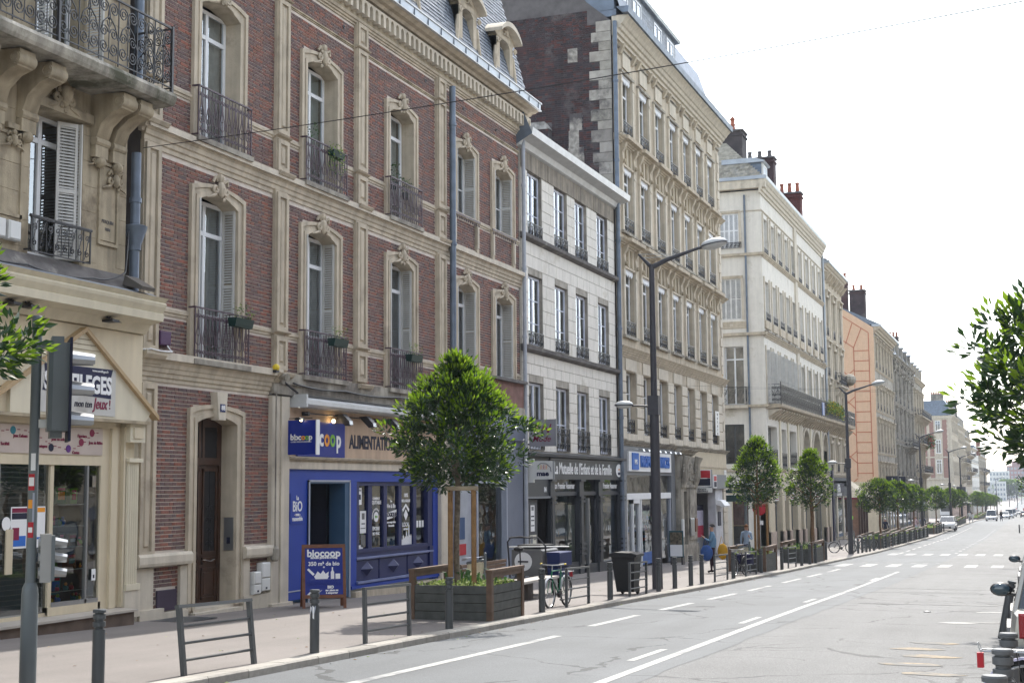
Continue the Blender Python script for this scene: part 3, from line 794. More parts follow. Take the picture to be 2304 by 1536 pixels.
for i in range(24): gt.box(XF + .69, XF + .715, 24.5 + i, 24.53 + i, 15.9, 16.12, LEAD)
part('gutter', gt, B)
# ground floor stonework
gs = MB()
for a, c in ((24.15, 26.08), (28.28, 29.52)): gs.prism([(XF, .33), (XF + .19, .36), (XF + .21, .42), (XF + .21, .56), (XF + .17, .62), (XF, .62)], a, c, STONE_L); ex.append((a, c, .33, .62))
for a, c in ((24.2, 24.8), (25.78, 26.04), (28.32, 28.6)): gs.box(XF, XF + .09, a, c, gz(25) - .1, .33, STONE_L); ex.append((a, c, -1.2, .35))
gs.box(XF, XF + .16, 24.25, 25.1, gz(25) - .2, gz(25) + .22, STONE_L); gs.box(XF, XF + .13, 25.1, 26.04, gz(25) - .2, gz(25) + .12, STONE_L); gs.box(XF, XF + .13, 28.3, 29.5, gz(29) - .2, gz(29) + .33, STONE_L)
ex.append((24.2, 26.1, -1.2, gz(25) + .15)); ex.append((28.3, 29.5, -1.2, gz(29) + .33))
gs.prism([(26.95, 4.12), (27.38, 4.12), (27.31, 3.5), (27.02, 3.5)], XF, XF + .2, STONE_L, axis='x')
gs.box(XF - .3, XF + .2, 26.2, 28.15, gz(27) - .1, gz(27) + .06, STONE_L); gs.box(XF - .45, XF + .03, 26.36, 28.0, gz(27) - .1, gz(27) + .13, STONE_L)
part('plinth_stones', gs, B)
q = MB(); q.cham(XF + .2, XF + .215, 27.07, 27.27, 3.68, 3.86, .004, mat('enamel_plate', (.02, .03, .12), rough=.3)); pl = part('house_number', q, B); label_text(pl, '88', 27.17, 3.77, .15, PRINTW, XF + .217, bold=.003)
# oak door in its recess
q = MB(); xd = XF - .34
d0 = gz(27) + .13
q.box(xd - .06, xd, 26.36, 26.46, d0, 3.6, WOODD); q.box(xd - .06, xd, 27.9, 28.0, d0, 3.6, WOODD); q.box(xd - .06, xd + .03, 26.46, 27.9, 2.5, 2.66, WOODD)
q.box(xd - .05, xd - .01, 26.46, 27.9, 2.66, 3.6, DARK)
for a, c in ((26.46, 27.15), (27.21, 27.9)): 
    q.box(xd - .04, xd, a, a + .09, 2.66, 3.6, WOODD); q.box(xd - .04, xd, c - .09, c, 2.66, 3.6, WOODD); q.box(xd - .04, xd, a + .09, c - .09, 3.36, 3.6, WOODD)
door = part('door', q, B)
for a, c in ((26.465, 27.175), (27.185, 27.895)):
    q = MB(); q.box(xd - .07, xd - .03, a, c, d0 + .01, 2.5, WOODD)
    for r0, r1 in ((.05, .95), (1.05, 1.25)): 
        z0, z1 = d0 + .1 + r0 * .78, d0 + .1 + r1 * .78
        for (p0, p1, s0, s1) in ((a + .07, c - .07, z0, z0 + .05), (a + .07, c - .07, z1 - .05, z1), (a + .07, a + .12, z0, z1), (c - .12, c - .07, z0, z1)): q.box(xd - .03, xd - .005, p0, p1, s0, s1, WOODD)
        q.cham(xd - .03, xd - .012, a + .17, c - .17, z0 + .1, z1 - .1, .012, WOODD)
    q.box(xd - .03, xd - .02, a + .11, c - .11, d0 + 1.2, 2.4, DARK)
    for (p0, p1, s0, s1) in ((a + .07, c - .07, d0 + 1.15, d0 + 1.21), (a + .07, c - .07, 2.36, 2.42), (a + .07, a + .12, d0 + 1.2, 2.4), (c - .12, c - .07, d0 + 1.2, 2.4)): q.box(xd - .03, xd, p0, p1, s0, s1, WOODD)
    for k in range(4):
        zz = d0 + 1.38 + k * .27
        q.tube(spiral((a + c) / 2 - .08, zz, .075, 0, 1.3, 8, xd - .008), .008, 4, IRON); q.tube(spiral((a + c) / 2 + .08, zz, .075, pi, -1.3, 8, xd - .008), .008, 4, IRON)
    q.tube([(xd - .008, (a + c) / 2, d0 + 1.2), (xd - .008, (a + c) / 2, 2.4)], .008, 4, IRON)
    part('door_leaf', q, door)
q = MB(); q.tube([(xd, 27.3, d0 + 1.02), (xd + .05, 27.32, d0 + 1.02), (xd + .06, 27.5, d0 + .98), (xd + .05, 27.68, d0 + 1.02), (xd, 27.7, d0 + 1.02)], .014, 6, CHROME); part('handle', q, door)
q = MB(); q.box(xd + .1, xd + .35, 27.985, 27.999, .55, 1.3, ALU); q.box(xd + .18, xd + .27, 27.98, 27.99, .7, .85, PRINTK); part('intercom', q, B)
part('cellar_hatch', MB().cham(XF + .02, XF + .05, 25.0, 25.72, gz(25) + .14, gz(25) + .58, .01, mat('dark_purple_metal', (.05, .035, .06), rough=.5, bump=.1)), B)
ex.append((25.0, 25.72, gz(25) + .1, gz(25) + .58))
q = MB(); q.cham(XF, XF + .14, 24.82, 25.22, 5.0, 5.3, .02, mat('purple_metal_box', (.06, .02, .075), rough=.4)); part('alarm_box', q, B)
for a, c, z0, z1 in ((28.68, 28.98, -.5, .02), (29.02, 29.4, -.45, .22)):
    q = MB(); zz = (z0 + z1) / 2 - .04
    q.cham(XF + .02, XF + .19, a, c, zz + .01, z1, .03, PLASTIC_W); q.cham(XF + .02, XF + .18, a, c, z0, zz, .02, PLASTIC_W); q.box(XF + .18, XF + .19, (a + c) / 2 - .03, (a + c) / 2 + .03, z0 + .05, z0 + .09, PRINTK); part('meter_box', q, B)
q = MB(); q.box(XF + .03, XF + .1, 29.41, 29.5, -.32, -.2, PRINTY); part('gas_marker', q, B)
bl = brick_list(24.2, 47.15, 4.85, 14.84, ex, 1) + brick_list(24.8, 29.5, gz(25) + .05, 4.2, ex, 2)
# bricks that show largest: nearest in distance to the camera
lay(B, bl, BRICK, key=lambda q_: (q_[0] + 0) ** 2 + (q_[2] - 1.9) ** 2 * 1.2 - (q_[1] - q_[0]) * 60)
# windows of the brick building
xg = XF - .33
specs = [('full', CURT_D), ('full', BLIND), ('both', CURT)]
for i, (a, c) in enumerate(bays):
    w_ = c - a
    window(B, a, 9.78, w_, 3.3, xg, rows=(-.80, .02), cols=2, cur=('right', 'full', 'both')[i], curm=(CURT, BLIND, CURT)[i], f=.09)
    window(B, a, 4.8, w_, 3.74, xg, rows=(-.80, .30), cols=2, cur=('both', 'both', 'right')[i], curm=(CURT, CURT, CURT_D)[i], f=.09)
    for z0, hh in ((4.84, 3.62),):
        put('shutter', shutter_mesh(.40, hh), B, (XF - .3, a + .02, z0)); put('shutter', shutter_mesh(.34, hh), B, (XF - .32, c - .06, z0))
    for z0 in (9.80, 4.80): put('balcony_railing', railing(w_ + .62, 1.16, 'lyre', IRON_P), B, (XF + .22, a - .31, z0)); 
    q = MB()
    for z0 in (9.80, 4.80):
        for yy in (a - .30, c + .30): q.box(XF + .05, XF + .24, yy - .012, yy + .012, z0 + 1.12, z0 + 1.16, IRON_P); q.box(XF + .05, XF + .24, yy - .012, yy + .012, z0 + .02, z0 + .05, IRON_P)
        q.box(XF, XF + .27, a - .36, c + .36, z0 - .12, z0 - .005, STONE_D); part('balcony_ledge', q, B); q = MB()
for i, (a, c) in enumerate(rb):
    w_ = c - a
    window(B, a, 10.9, w_, 2.2, xg, rows=(.45,), cols=2, cur='both', f=.08)
    window(B, a, 5.78, w_, 2.76, xg, rows=(-.80,), cols=2, cur='full' if i else 'both', curm=CURT_D, f=.08)
    for z0, hh in ((10.9, 2.1), (5.8, 2.66)):
        put('shutter', shutter_mesh(.14, hh), B, (XF - .05, a + .02, z0)); put('shutter', shutter_mesh(.42, hh), B, (XF - .34, c - .05, z0))
    for z0 in (10.9,):
        q = MB(); q.box(XF + .1, XF + .13, a - .35, c + .35, z0 - .08, z0 - .03, IRON_P)
        n = 12
        for k in range(n): yy = a - .33 + (w_ + .66) * (k + .5) / n; q.tube(spiral(yy, z0 - .17, .07, pi / 2, .9, 6, XF + .12), .012, 4, IRON_P)
        part('window_guard', q, B)
pipe(B, 40.45, gz(40) + 3.2, 14.85, XF + .24, .105, LEAD, joints=(6.2, 9.7, 13.6))
q = MB(); q.tube([(XF + .18, 40.85, 4.9), (XF + .18, 40.85, 5.2), (XF + .1, 40.75, 5.35), (XF, 40.7, 5.4)], .06, 8, PLASTIC_W); part('vent_pipe', q, B, smooth=40)
for y, z in ((29.0, 14.1), (33.3, 14.6), (38.8, 14.6), (41.9, 14.5), (44.9, 14.5)):
    q = MB(); q.tube([(XF + .03, y - .05, z), (XF + .03, y + .05, z)], .018, 5, IRON); q.tube(spiral(y, z, .075, 0, 1, 8, XF + .03), .014, 4, IRON); part('wall_anchor', q, B)
# roof: slate mansard and three stone dormers
q = MB(); q.quad((XF + .3, 24.2, 16.1), (XF + .3, 47.6, 16.1), (XF - .9, 47.6, 20.6), (XF - .9, 24.2, 20.6), LEAD)
q.quad((XF - .9, 24.2, 20.6), (XF - .9, 47.6, 20.6), (XF - 8, 47.6, 22.2), (XF - 8, 24.2, 22.2), LEAD)
q.add([(XF + .3, 47.6, 16.1), (XF - .9, 47.6, 20.6), (XF - 8, 47.6, 22.2), (XF - 8, 47.6, 14)], [(0, 1, 2, 3)], LEAD)
roof = part('roof', q, B)
q = MB(); rnd = random.Random(5); k = 0; t = 0.
while t < 1:
    z0 = 16.15 + 4.3 * t; xx = XF + .3 - 1.15 * t; y = 30 + (.1 if k % 2 else 0)
    while y < 47.5:
        p = rnd.uniform(.012, .03); h_ = .16
        q.add([(xx + p + .012, y + .006, z0), (xx + p + .012, y + .194, z0), (xx - .045 + .012, y + .194, z0 + h_), (xx - .045 + .012, y + .006, z0 + h_), (xx, y + .006, z0), (xx, y + .194, z0)], [(0, 1, 2, 3), (4, 5, 1, 0)], SLATE)
        y += .2
    t += .15 / 4.3; k += 1
o = part('slate', q, roof, kind='stuff')
for i, (a, c) in enumerate(((36.1, 37.9), (41.1, 42.9), (44.55, 46.4))):
    q = MB(); yc = (a + c) / 2; x1 = XF + .16
    d = arch(a + .42, c - .42, 17.75, .18, 16.15)
    e = arch(a + .12, c - .12, 17.9, .26, 16.15)
    q.ring(e, d, XF - .9, x1, STONE, xin=x1 - .3)
    q.prism([(x1 - .02, 16.15), (XF - 1.1, 16.15), (XF - 1.1, 18.1), (x1 - .02, 18.1)], a + .12, a + .2, STONE_Y); q.prism([(x1 - .02, 16.15), (XF - 1.1, 16.15), (XF - 1.1, 18.1), (x1 - .02, 18.1)], c - .2, c - .12, STONE_Y)
    top = arch(a - .1, c + .1, 18.1, .42, 18.02)[1:-1]; low = arch(a - .1, c + .1, 17.98, .36, 18.)[1:-1]
    q.ring(top, low, XF - 1.3, x1 + .3, STONE_L)
    q.add([(x1 + .02, *p) for p in low] + [(x1 + .02, c - .1, 17.9), (x1 + .02, a + .1, 17.9)], [tuple(range(len(low) + 2))], STONE)
    for s_, yy in ((-1, a + .1), (1, c - .1)):
        q.tube(spiral(yy + s_ * .12, 16.42, .2, 0 if s_ < 0 else pi, -s_ * 1.3, 10, x1 - .02), .07, 6, STONE); q.tube([(x1 - .02, yy + s_ * .22, 16.55), (x1 - .02, yy + s_ * .1, 17.0), (x1 - .02, yy + s_ * .02, 17.5)], [.1, .09, .06], 6, STONE)
        q.tube(spiral(yy + s_ * .02, 17.72, .1, 0, s_ * 1.2, 8, x1 + .08), .05, 5, STONE)
    carved(q, yc, 18.22, .2, STONE, x1, i)
    dm = part('dormer', q, roof, smooth=35)
    window(B, a + .42, 16.2, c - a - .84, 1.6, x1 - .28, rows=(.6,), cols=2, cur=None, f=.07)
q = MB(); q.box(XF - .6, XF - .45, 41.1, 46.4, 16.3, 18, DARK); part('attic_void', q, roof)
# flower boxes on the balconies (they lie on the railings: things of their own)
def sprig(mb, c, r, n, mats, seed, droop=0., size=.06, stems=True):
    rr = random.Random(seed)
    for i in range(n):
        a = rr.uniform(0, 2 * pi); u = rr.random() ** .5
        p = Vector((c[0] + r[0] * u * cos(a), c[1] + r[1] * u * sin(a), c[2] + r[2] * rr.uniform(0, 1) - droop * rr.random() * u))
        leaf(mb, p, Vector((rr.uniform(-1, 1), rr.uniform(-1, 1), rr.uniform(-.3, 1))), size * rr.uniform(.6, 1.3), rr, rr.choice(mats))
def leaf(mb, p, d, L_, rr, m, wd=.42):
    d = d.normalized(); u = d.cross(Vector((rr.uniform(-1, 1), rr.uniform(-1, 1), rr.uniform(-1, 1))))
    if u.length < .1: u = d.orthogonal()
    u.normalize(); n = d.cross(u)
    a = p + d * L_ * .5 + u * L_ * wd * .5 + n * L_ * .06; c = p + d * L_ * .5 - u * L_ * wd * .5 + n * L_ * .06; e = p + d * L_ - n * L_ * .05
    mb.add([tuple(p), tuple(a), tuple(e), tuple(c)], [(0, 1, 2), (0, 2, 3)], m)
BOXG = mat('dark_green_plastic', (.012, .035, .03), rough=.4)
for i, (yy, zz, lab, big) in enumerate([
        (27.7, 5.85, 'green trough with wispy plant on the lower balcony above the oak door', 1), (32.5, 5.85, 'green trough with thin stems on the lower balcony left of the awning sign lamps', 1),
        (37.3, 5.85, 'green trough on the lower balcony nearest the downpipe', 1), (32.35, 10.85, 'trailing yellow-green plant spilling over the upper middle balcony', 2), (37.0, 10.85, 'small leafy pot plants behind the upper balcony nearest the downpipe', 3)]):
    t_ = thing('window_box', lab, 'window box', (XF + .32, yy, zz))
    q = MB()
    if big == 1:
        q.prism([(XF + .24, zz - .2), (XF + .40, zz - .2), (XF + .45, zz), (XF + .2, zz)], yy - .38, yy + .38, BOXG); part('trough', q, t_)
        q = MB(); sprig(q, (XF + .32, yy + .1, zz), (.12, .45, .35), 70, [LEAF_B, LEAF_P], i, size=.07)
    elif big == 2:
        q.prism([(XF + .24, zz - .16), (XF + .38, zz - .16), (XF + .42, zz), (XF + .22, zz)], yy - .3, yy + .3, BOXG); part('trough', q, t_)
        q = MB(); sprig(q, (XF + .33, yy, zz - .05), (.14, .42, .25), 200, [LEAF_Y, LEAF_P, LEAF_B], i, droop=.8, size=.085); sprig(q, (XF + .1, yy - .9, zz + .1), (.1, .3, .5), 60, [LEAF_B], i + 50, size=.07)
    else:
        q.lathe([(.1, 0), (.13, .2)], (XF - .05, yy - .3, zz - .1), 10, BOXG); q.lathe([(.1, 0), (.13, .2)], (XF + .02, yy + .35, zz - .3), 10, BOXG); part('pot', q, t_)
        q = MB(); sprig(q, (XF - .05, yy - .3, zz + .1), (.16, .2, .6), 110, [LEAF_B, LEAF], i, size=.08); sprig(q, (XF + .02, yy + .35, zz - .1), (.16, .2, .45), 110, [LEAF_B, LEAF], i + 9, size=.08)
    part('foliage', q, t_)
# ================================================================ SHOPS IN THE BRICK BUILDING
g30 = gz(30); g35 = gz(35)
S = thing('organic_food_shop', 'ultramarine blue shopfront with diamond panels under a closed white awning, beige fascia above', 'shopfront', (XF, 35, gz(35)))
q = MB()
for a, c, p in ((29.5, 29.88, .12), (29.9, 30.28, .16), (39.66, 40.1, .16), (40.12, 40.5, .12)): q.box(XF - .2, XF + p, a, c, gz(a) - .1, 4.2 if a < 35 else 4.45, STONE_L)
q.box(XF - .2, XF + .1, 30.28, 39.66, 2.44, 2.62, STONE_L); cornice(q, 30.28, 39.66, 2.62, 2.74, .2, STONE, steps=2)
q.box(XF - .2, XF + .06, 30.28, 39.66, 2.74, 3.98, mat('peach_fascia', (.52, .38, .27), rough=.7, var=.07, streak=.2, stain=(.38, .22, .12), stain_at=.72))
q.box(XF - .2, XF + .16, 29.5, 40.5, 4.25, 4.5, STONE_D); q.box(XF - .2, XF + .1, 29.5, 40.5, 4.2, 4.25, SOOT)
q.box(XF - .1, XF + .22, 29.4, 30.4, gz(30) - .1, gz(30) + .08, STONE_L); q.box(XF - .1, XF + .18, 33.85, 40.2, gz(37) - .3, gz(37) + .24, STONE)
part('stone_frame', q, S)
q = MB(); fx = XF + .04
z0 = gz(31) + .1
for a, c, p, r_ in ((30.28, 31.42, z0, 2.44), (33.72, 34.16, gz(34) + .2, 2.44), (39.3, 39.66, gz(39) + .3, 2.44)): q.box(fx - .15, fx, a, c, p, r_, BLUE)
q.box(fx - .15, fx, 31.42, 39.3, 2.13, 2.44, BLUE) if False else q.box(fx - .15, fx, 31.42, 33.72, 2.16, 2.44, BLUE); q.box(fx - .15, fx, 34.16, 39.3, 2.13, 2.44, BLUE)
q.box(fx - .15, fx, 34.16, 39.3, gz(36) + .3, -.58, BLUE); q.box(fx, fx + .05, 33.8, 39.66, gz(36) + .28, gz(36) + .36, BLUE)
q.box(fx - .01, fx + .012, 30.28, 31.42, z0 + .2, z0 + .23, GREY_L)
part('blue_surround', q, S)
q = MB()      # door frame in dusty blue, dark doorway
for a, c in ((31.42, 31.52), (33.42, 33.72)): q.box(XF - .5, fx + .03, a, c, gz(32), 2.16, BLUE_E)
q.box(XF - .5, fx + .03, 31.52, 33.42, 2.08, 2.16, BLUE_E); q.box(fx, fx + .05, 33.66, 33.72, gz(33), 2.16, GREY_L); q.box(fx, fx + .05, 31.42, 33.72, 2.12, 2.17, GREY_L); q.box(fx, fx + .05, 31.42, 31.47, gz(32), 2.16, GREY_L)
part('door_frame', q, S)
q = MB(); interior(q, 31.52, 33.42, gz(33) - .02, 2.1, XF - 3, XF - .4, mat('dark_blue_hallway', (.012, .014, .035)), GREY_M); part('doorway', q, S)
q = MB(); q.box(XF - .5, XF - .46, 31.55, 31.62, gz(32) + .05, 2.05, GREY_L); q.box(XF - .5, XF - .46, 32.22, 32.27, gz(32) + .05, 2.05, BLUE_E); q.box(XF - .5, XF - .46, 31.6, 32.27, gz(32) + .05, gz(32) + .25, BLUE_E)
gd = part('glazed_door', q, S); q = MB(); q.quad((XF - .48, 31.6, gz(32) + .2), (XF - .48, 32.24, gz(32) + .2), (XF - .48, 32.24, 2.05), (XF - .48, 31.6, 2.05), GL_S); part('pane', q, gd)
label_text(gd, 'Bienvenue', 31.95, 1.0, .10, PRINTW, XF - .46, sx=.9); label_text(gd, 'Ouvert', 31.92, .82, .11, PRINTW, XF - .46)
q = MB(); q.box(XF - .47, XF - .455, 31.72, 31.95, -.1, .3, PRINTW); q.box(XF - .47, XF - .455, 31.97, 32.15, -.1, .25, PRINTO); q.box(XF - .455, XF - .45, 31.76, 31.9, .02, .2, PRINTK); part('notice', q, gd)
# window: five tall panes over indigo panels with raised diamonds
ww = XF - .06
q = MB()
mul = [34.16, 34.34, 35.02, 35.26, 36.0, 36.22, 37.0, 37.2, 38.02, 38.24, 38.95, 39.3]
for i in range(0, len(mul), 2): q.box(ww - .1, ww + (.02 if 0 < i < 10 else .08), mul[i], mul[i + 1], .27, 2.13, BLUE_D)
q.box(ww - .1, ww + .05, 34.16, 39.3, 2.02, 2.13, BLUE_D); q.box(ww - .1, ww + .07, 34.16, 39.3, .2, .3, BLUE_D); q.box(ww - .1, fx + .02, 34.16, 39.3, .03, .08, mat('pale_blue_bead', (.17, .2, .36), rough=.5)); q.box(ww - .1, ww + .04, 34.16, 39.3, .08, .2, BLUE_D)
q.box(ww - .1, fx, 39.05, 39.3, -.58, .2, BLUE_D)
wf = part('shop_window', q, S)
for i in range(5):
    a, c = mul[2 * i + 1], mul[2 * i + 2]; q = MB(); q.quad((ww - .04, a, .28), (ww - .04, c, .28), (ww - .04, c, 2.04), (ww - .04, a, 2.04), GL_S); part('pane', q, wf)
for a, c in ((34.18, 35.62), (35.68, 37.5), (37.56, 39.03)):
    q = MB(); q.cham(ww - .05, ww + .05, a, c, -.56, .0, .02, BLUE_D); q.box(ww - .05, ww + .07, a, c, 0., .03, MATS['pale_blue_bead']); yc, zc, r_ = (a + c) / 2, -.25, .2
    q.add([(ww + .05, yc - r_ * 2, zc), (ww + .05, yc, zc + r_), (ww + .05, yc + r_ * 2, zc), (ww + .05, yc, zc - r_), (ww + .2, yc, zc)], [(0, 1, 4), (1, 2, 4), (2, 3, 4), (3, 0, 4)], BLUE_D)
    part('diamond_panel', q, S)
q = MB(); q.box(ww - .1, fx + .06, 34.16, 39.66, -.62, -.56, MATS['pale_blue_bead']); part('bottom_rail', q, S)
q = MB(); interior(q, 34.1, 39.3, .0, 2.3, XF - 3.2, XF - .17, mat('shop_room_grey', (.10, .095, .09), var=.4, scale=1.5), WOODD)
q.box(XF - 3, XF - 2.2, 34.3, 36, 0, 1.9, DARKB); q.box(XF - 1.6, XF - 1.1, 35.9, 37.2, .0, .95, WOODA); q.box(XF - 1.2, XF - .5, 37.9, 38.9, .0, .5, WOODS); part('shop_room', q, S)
rnd = random.Random(7); q = MB()
for k in range(46):
    y = rnd.uniform(34.5, 38.8); zb = rnd.choice([.3, .3, .62, .95]); h_ = rnd.uniform(.1, .24); w_ = rnd.uniform(.06, .14); m_ = rnd.choice([PRINTO, PRINTW, PRINTG, PRINTY, WOODA, DARK, DARK, CURT_D])
    x_ = XF - rnd.uniform(.45, 1.2); q.box(x_, x_ + .1, y, y + w_, zb, zb + h_, m_)
for zb in (.28, .6, .93): q.box(XF - 1.3, XF - .5, 36.2, 37.1, zb, zb + .02, WOODS)
q.box(XF - 1.8, XF - 1.75, 35.6, 35.95, 1.4, 2.0, PRINTY); q.box(XF - .9, XF - .88, 36.7, 37.3, 1.1, 1.75, mat('teal_poster', (.03, .09, .14)))
o = part('goods_on_display', q, S); o['kind'] = 'stuff'
def poster(par, y0, y1, z0, z1, x, m=PRINTW, bits=()):
    q = MB(); q.box(x - .006, x, y0, y1, z0, z1, m)
    for (a, b_, c, d, mm) in bits: q.box(x, x + .002, y0 + a * (y1 - y0), y0 + b_ * (y1 - y0), z0 + c * (z1 - z0), z0 + d * (z1 - z0), mm)
    return part('poster', q, par)
px = ww - .03
poster(wf, 34.36, 34.72, 1.5, 1.97, px, bits=((.1, .9, .8, .86, PRINTK), (.15, .4, .3, .6, PRINTK), (.55, .85, .3, .6, PRINTK)))
poster(wf, 34.62, 34.99, .72, 1.33, px, bits=((.3, .75, .62, .9, MARK_Y), (.25, .8, .4, .45, PRINTK), (.1, .9, .2, .24, MARK_Y)))
poster(wf, 34.68, 34.96, .34, .68, px, m=MARK_Y); poster(wf, 34.4, 34.8, .28, .4, px)
cs = BLIND
def sticker_text(s, y, z, size, sx=.9, b=.004): label_text(wf, s, y, z, size, PRINTW, ww - .03, sx=sx, bold=b, ext=.002)
sticker_text('COMMERCE', 35.62, 1.66, .09); sticker_text('ÉQUITABLE', 35.62, 1.55, .14); sticker_text('ÉPICERIE', 35.62, .82, .13); sticker_text('BIO VRAC', 35.62, .68, .11)
q = MB(); q.lathe([(.001, 0), (.14, 0), (.14, .004), (.001, .004)], (0, 0, 0), 16, PRINTW)
cm = q.mesh('round_sticker')
for v in cm.vertices: v.co = Vector((v.co.z, v.co.x * 1.1, v.co.y))
put('round_sticker', cm, wf, (ww - .03, 35.62, 1.15)); label_text(wf, 'BIO', 35.62, 1.15, .1, PRINTG, ww - .024)
for k in range(9):
    a = -pi / 2 + .5 + (k - 4) * .3; q = MB(); q.box(-.001, .003, -.018, .018, -.03, .03, PRINTW)
    put('sticker_mark', q.mesh('sticker_mark'), wf, (ww - .03, 35.62 + .24 * cos(a + pi), 1.15 - .22 * sin(a)))
sticker_text('Une', 36.6, 1.58, .08); sticker_text('Vive la Bio', 36.6, 1.44, .17, .8)
q = MB(); q.add([(ww - .03, 36.26, 1.04), (ww - .03, 36.96, 1.14), (ww - .03, 36.96, 1.34), (ww - .03, 36.26, 1.24)], [(0, 1, 2, 3)], PRINTW); part('ribbon', q, wf); label_text(wf, 'LOGIQUE', 36.61, 1.19, .17, PRINTK, ww - .026, bold=.004)
sticker_text('pour manger mieux', 36.61, .98, .08); sticker_text('Normandie', 36.61, .88, .09)
sticker_text('100%', 37.6, 1.74, .15); sticker_text('BIOLOGIQUE', 37.6, 1.58, .11); sticker_text('LOCAL', 37.6, .88, .17); sticker_text('normand', 37.6, .76, .10)
q = MB(); q.add([(ww - .03, 37.45, 1.17), (ww - .03, 37.6, 1.0), (ww - .03, 37.75, 1.17), (ww - .03, 37.6, 1.34)], [(0, 1, 2, 3)], PRINTW); q.ring([(37.35, 1.33), (37.6, 1.5), (37.85, 1.33)], [(37.4, 1.25), (37.6, 1.42), (37.8, 1.25)], ww - .032, ww - .03, PRINTW); part('badge_sticker', q, wf)
q = MB(); y = 37.24
for hh in (.26, .18, .3, .22, .26, .42, .26, .58, .3, .3): q.add([(ww - .03, y, .3), (ww - .03, y + .07, .3), (ww - .03, y + .07, .3 + hh * .8), (ww - .03, y + .035, .3 + hh), (ww - .03, y, .3 + hh * .8)], [(0, 1, 2, 3, 4)], PRINTW); y += .077
part('skyline_sticker', q, wf)
for k in range(3): q = MB(); q.box(ww - .035, ww - .03, 38.34 + k * .2, 38.48 + k * .2, .78, .98, PRINTW); part('square_sticker', q, wf)
# fascia lettering and signs
label_text(S, 'ALIMENTATION BIOLOGIQUE', 36.36, 3.185, .50, PRINTK, XF + .065, sx=.80, bold=.016)
q = MB(); q.box(XF + .06, XF + .12, 30.76, 33.3, 2.76, 3.66, BLUE_S); sg = part('flat_sign', q, S)
for s_, y, m_ in (('bi', 31.1, PRINTW), ('o', 31.42, PRINTW), ('c', 31.98, PRINTW), ('o', 32.28, PRINTO), ('o', 32.6, PRINTG), ('p', 32.93, PRINTW)): label_text(sg, s_, y, 3.24 if s_ != 'p' else 3.22, .62, m_, XF + .125, bold=.018, sx=.85)
q = MB(); q.cham(XF - .04, XF + .02, 30.5, 31.22, 1.1, 1.84, .01, BLUE_S)
q = MB(); q.box(XF + .04, XF + .06, 30.52, 31.22, 1.08, 1.84, BLUE); lb = part('small_panel', q, S)
for s_, z, z2 in (('La', 1.72, .15), ('BiO', 1.5, .36), ('- nous -', 1.31, .11), ('rassemble', 1.2, .15)): label_text(lb, s_, 30.87, z, z2, PRINTW, XF + .063, bold=.004, sx=.85)
# awning cassette
q = MB(); q.prism([(XF + .1, 3.98), (XF + .42, 3.98), (XF + .5, 4.04), (XF + .5, 4.14), (XF + .3, 4.24), (XF + .1, 4.24)], 30.55, 40.1, ZINC_W); q.box(XF + .08, XF + .36, 30.5, 40.1, 4.24, 4.285, IRON); q.box(XF + .05, XF + .52, 30.47, 30.55, 3.96, 4.28, ZINC_W); part('awning_cassette', q, S)
q = MB(); q.tube([(XF + .22, 30.9, 3.84), (XF + .22, 39.6, 3.84)], .018, 6, IRON)
for y in (31.1, 33.0, 35.1, 37.2, 39.0): q.box(XF + .05, XF + .24, y - .05, y + .05, 3.78, 3.88, IRON)
rail_ = part('lamp_rail', q, S)
for y in (32.75, 34.15, 35.7, 37.1, 38.5):
    q = MB(); q.prism([(XF + .16, 3.88), (XF + .38, 3.90), (XF + .56, 3.72), (XF + .58, 3.6), (XF + .46, 3.58), (XF + .24, 3.8)], y - .11, y + .11, IRON); q.prism([(XF + .57, 3.7), (XF + .59, 3.6), (XF + .6, 3.61), (XF + .58, 3.71)], y - .09, y + .09, ALU); part('floodlight', q, S)
for y, z in ((32.5, 3.7),):
    q = MB(); q.ball((XF + .2, y, z), .05, mat('warm_bulb', (1, .72, .35), emis=6.), 8, 6); part('bulb', q, S)
# projecting double-sided sign
P = tag(thing('projecting_sign', 'x', 'sign', (XF, 30.25, 2.78)), 'glossy blue projecting sign with rounded white lettering at the corner of the awning', 'sign')
q = MB(); q.box(XF + .12, XF + .95, 30.2, 30.32, 2.78, 3.62, BLUE_S); q.box(XF + .94, XF + .965, 30.18, 30.34, 2.77, 3.63, PRINTW); pb = part('sign_box', q, P)
q = MB(); q.box(XF, XF + .14, 30.22, 30.28, 2.8, 3.6, IRON); q.box(XF + .1, XF + .8, 30.24, 30.27, 3.66, 3.68, IRON); q.prism([(XF + .45, 3.62), (XF + .62, 3.62), (XF + .58, 3.68), (XF + .48, 3.68)], 30.0, 30.2, IRON); part('bracket', q, P)
q = MB(); q.ball((XF + .58, 30.1, 3.62), .035, MATS['warm_bulb'], 8, 6); part('bulb', q, P)
def flat_text(parent, s, X, Y, z, size, m, sx=1., bold=0., sh=0.):
    o = put('lettering', text_mesh(s, size, m, .003, bold, sx, sh), parent, (X, Y, z)); o.rotation_euler = (0, 0, -pi / 2); return o
for s_, dx, m_, sz in (('bi', .14, PRINTW, .20), ('o', .235, PRINTW, .20), ('c', .33, PRINTW, .20), ('o', .43, PRINTO, .20), ('o', .53, PRINTG, .20), ('p', .63, PRINTW, .20)): flat_text(pb, s_, XF + .16 + dx, 30.19, 3.2, sz, m_, bold=.006)
flat_text(pb, 'LA BIO NOUS RASSEMBLE', XF + .53, 30.19, 3.09, .05, PRINTW)
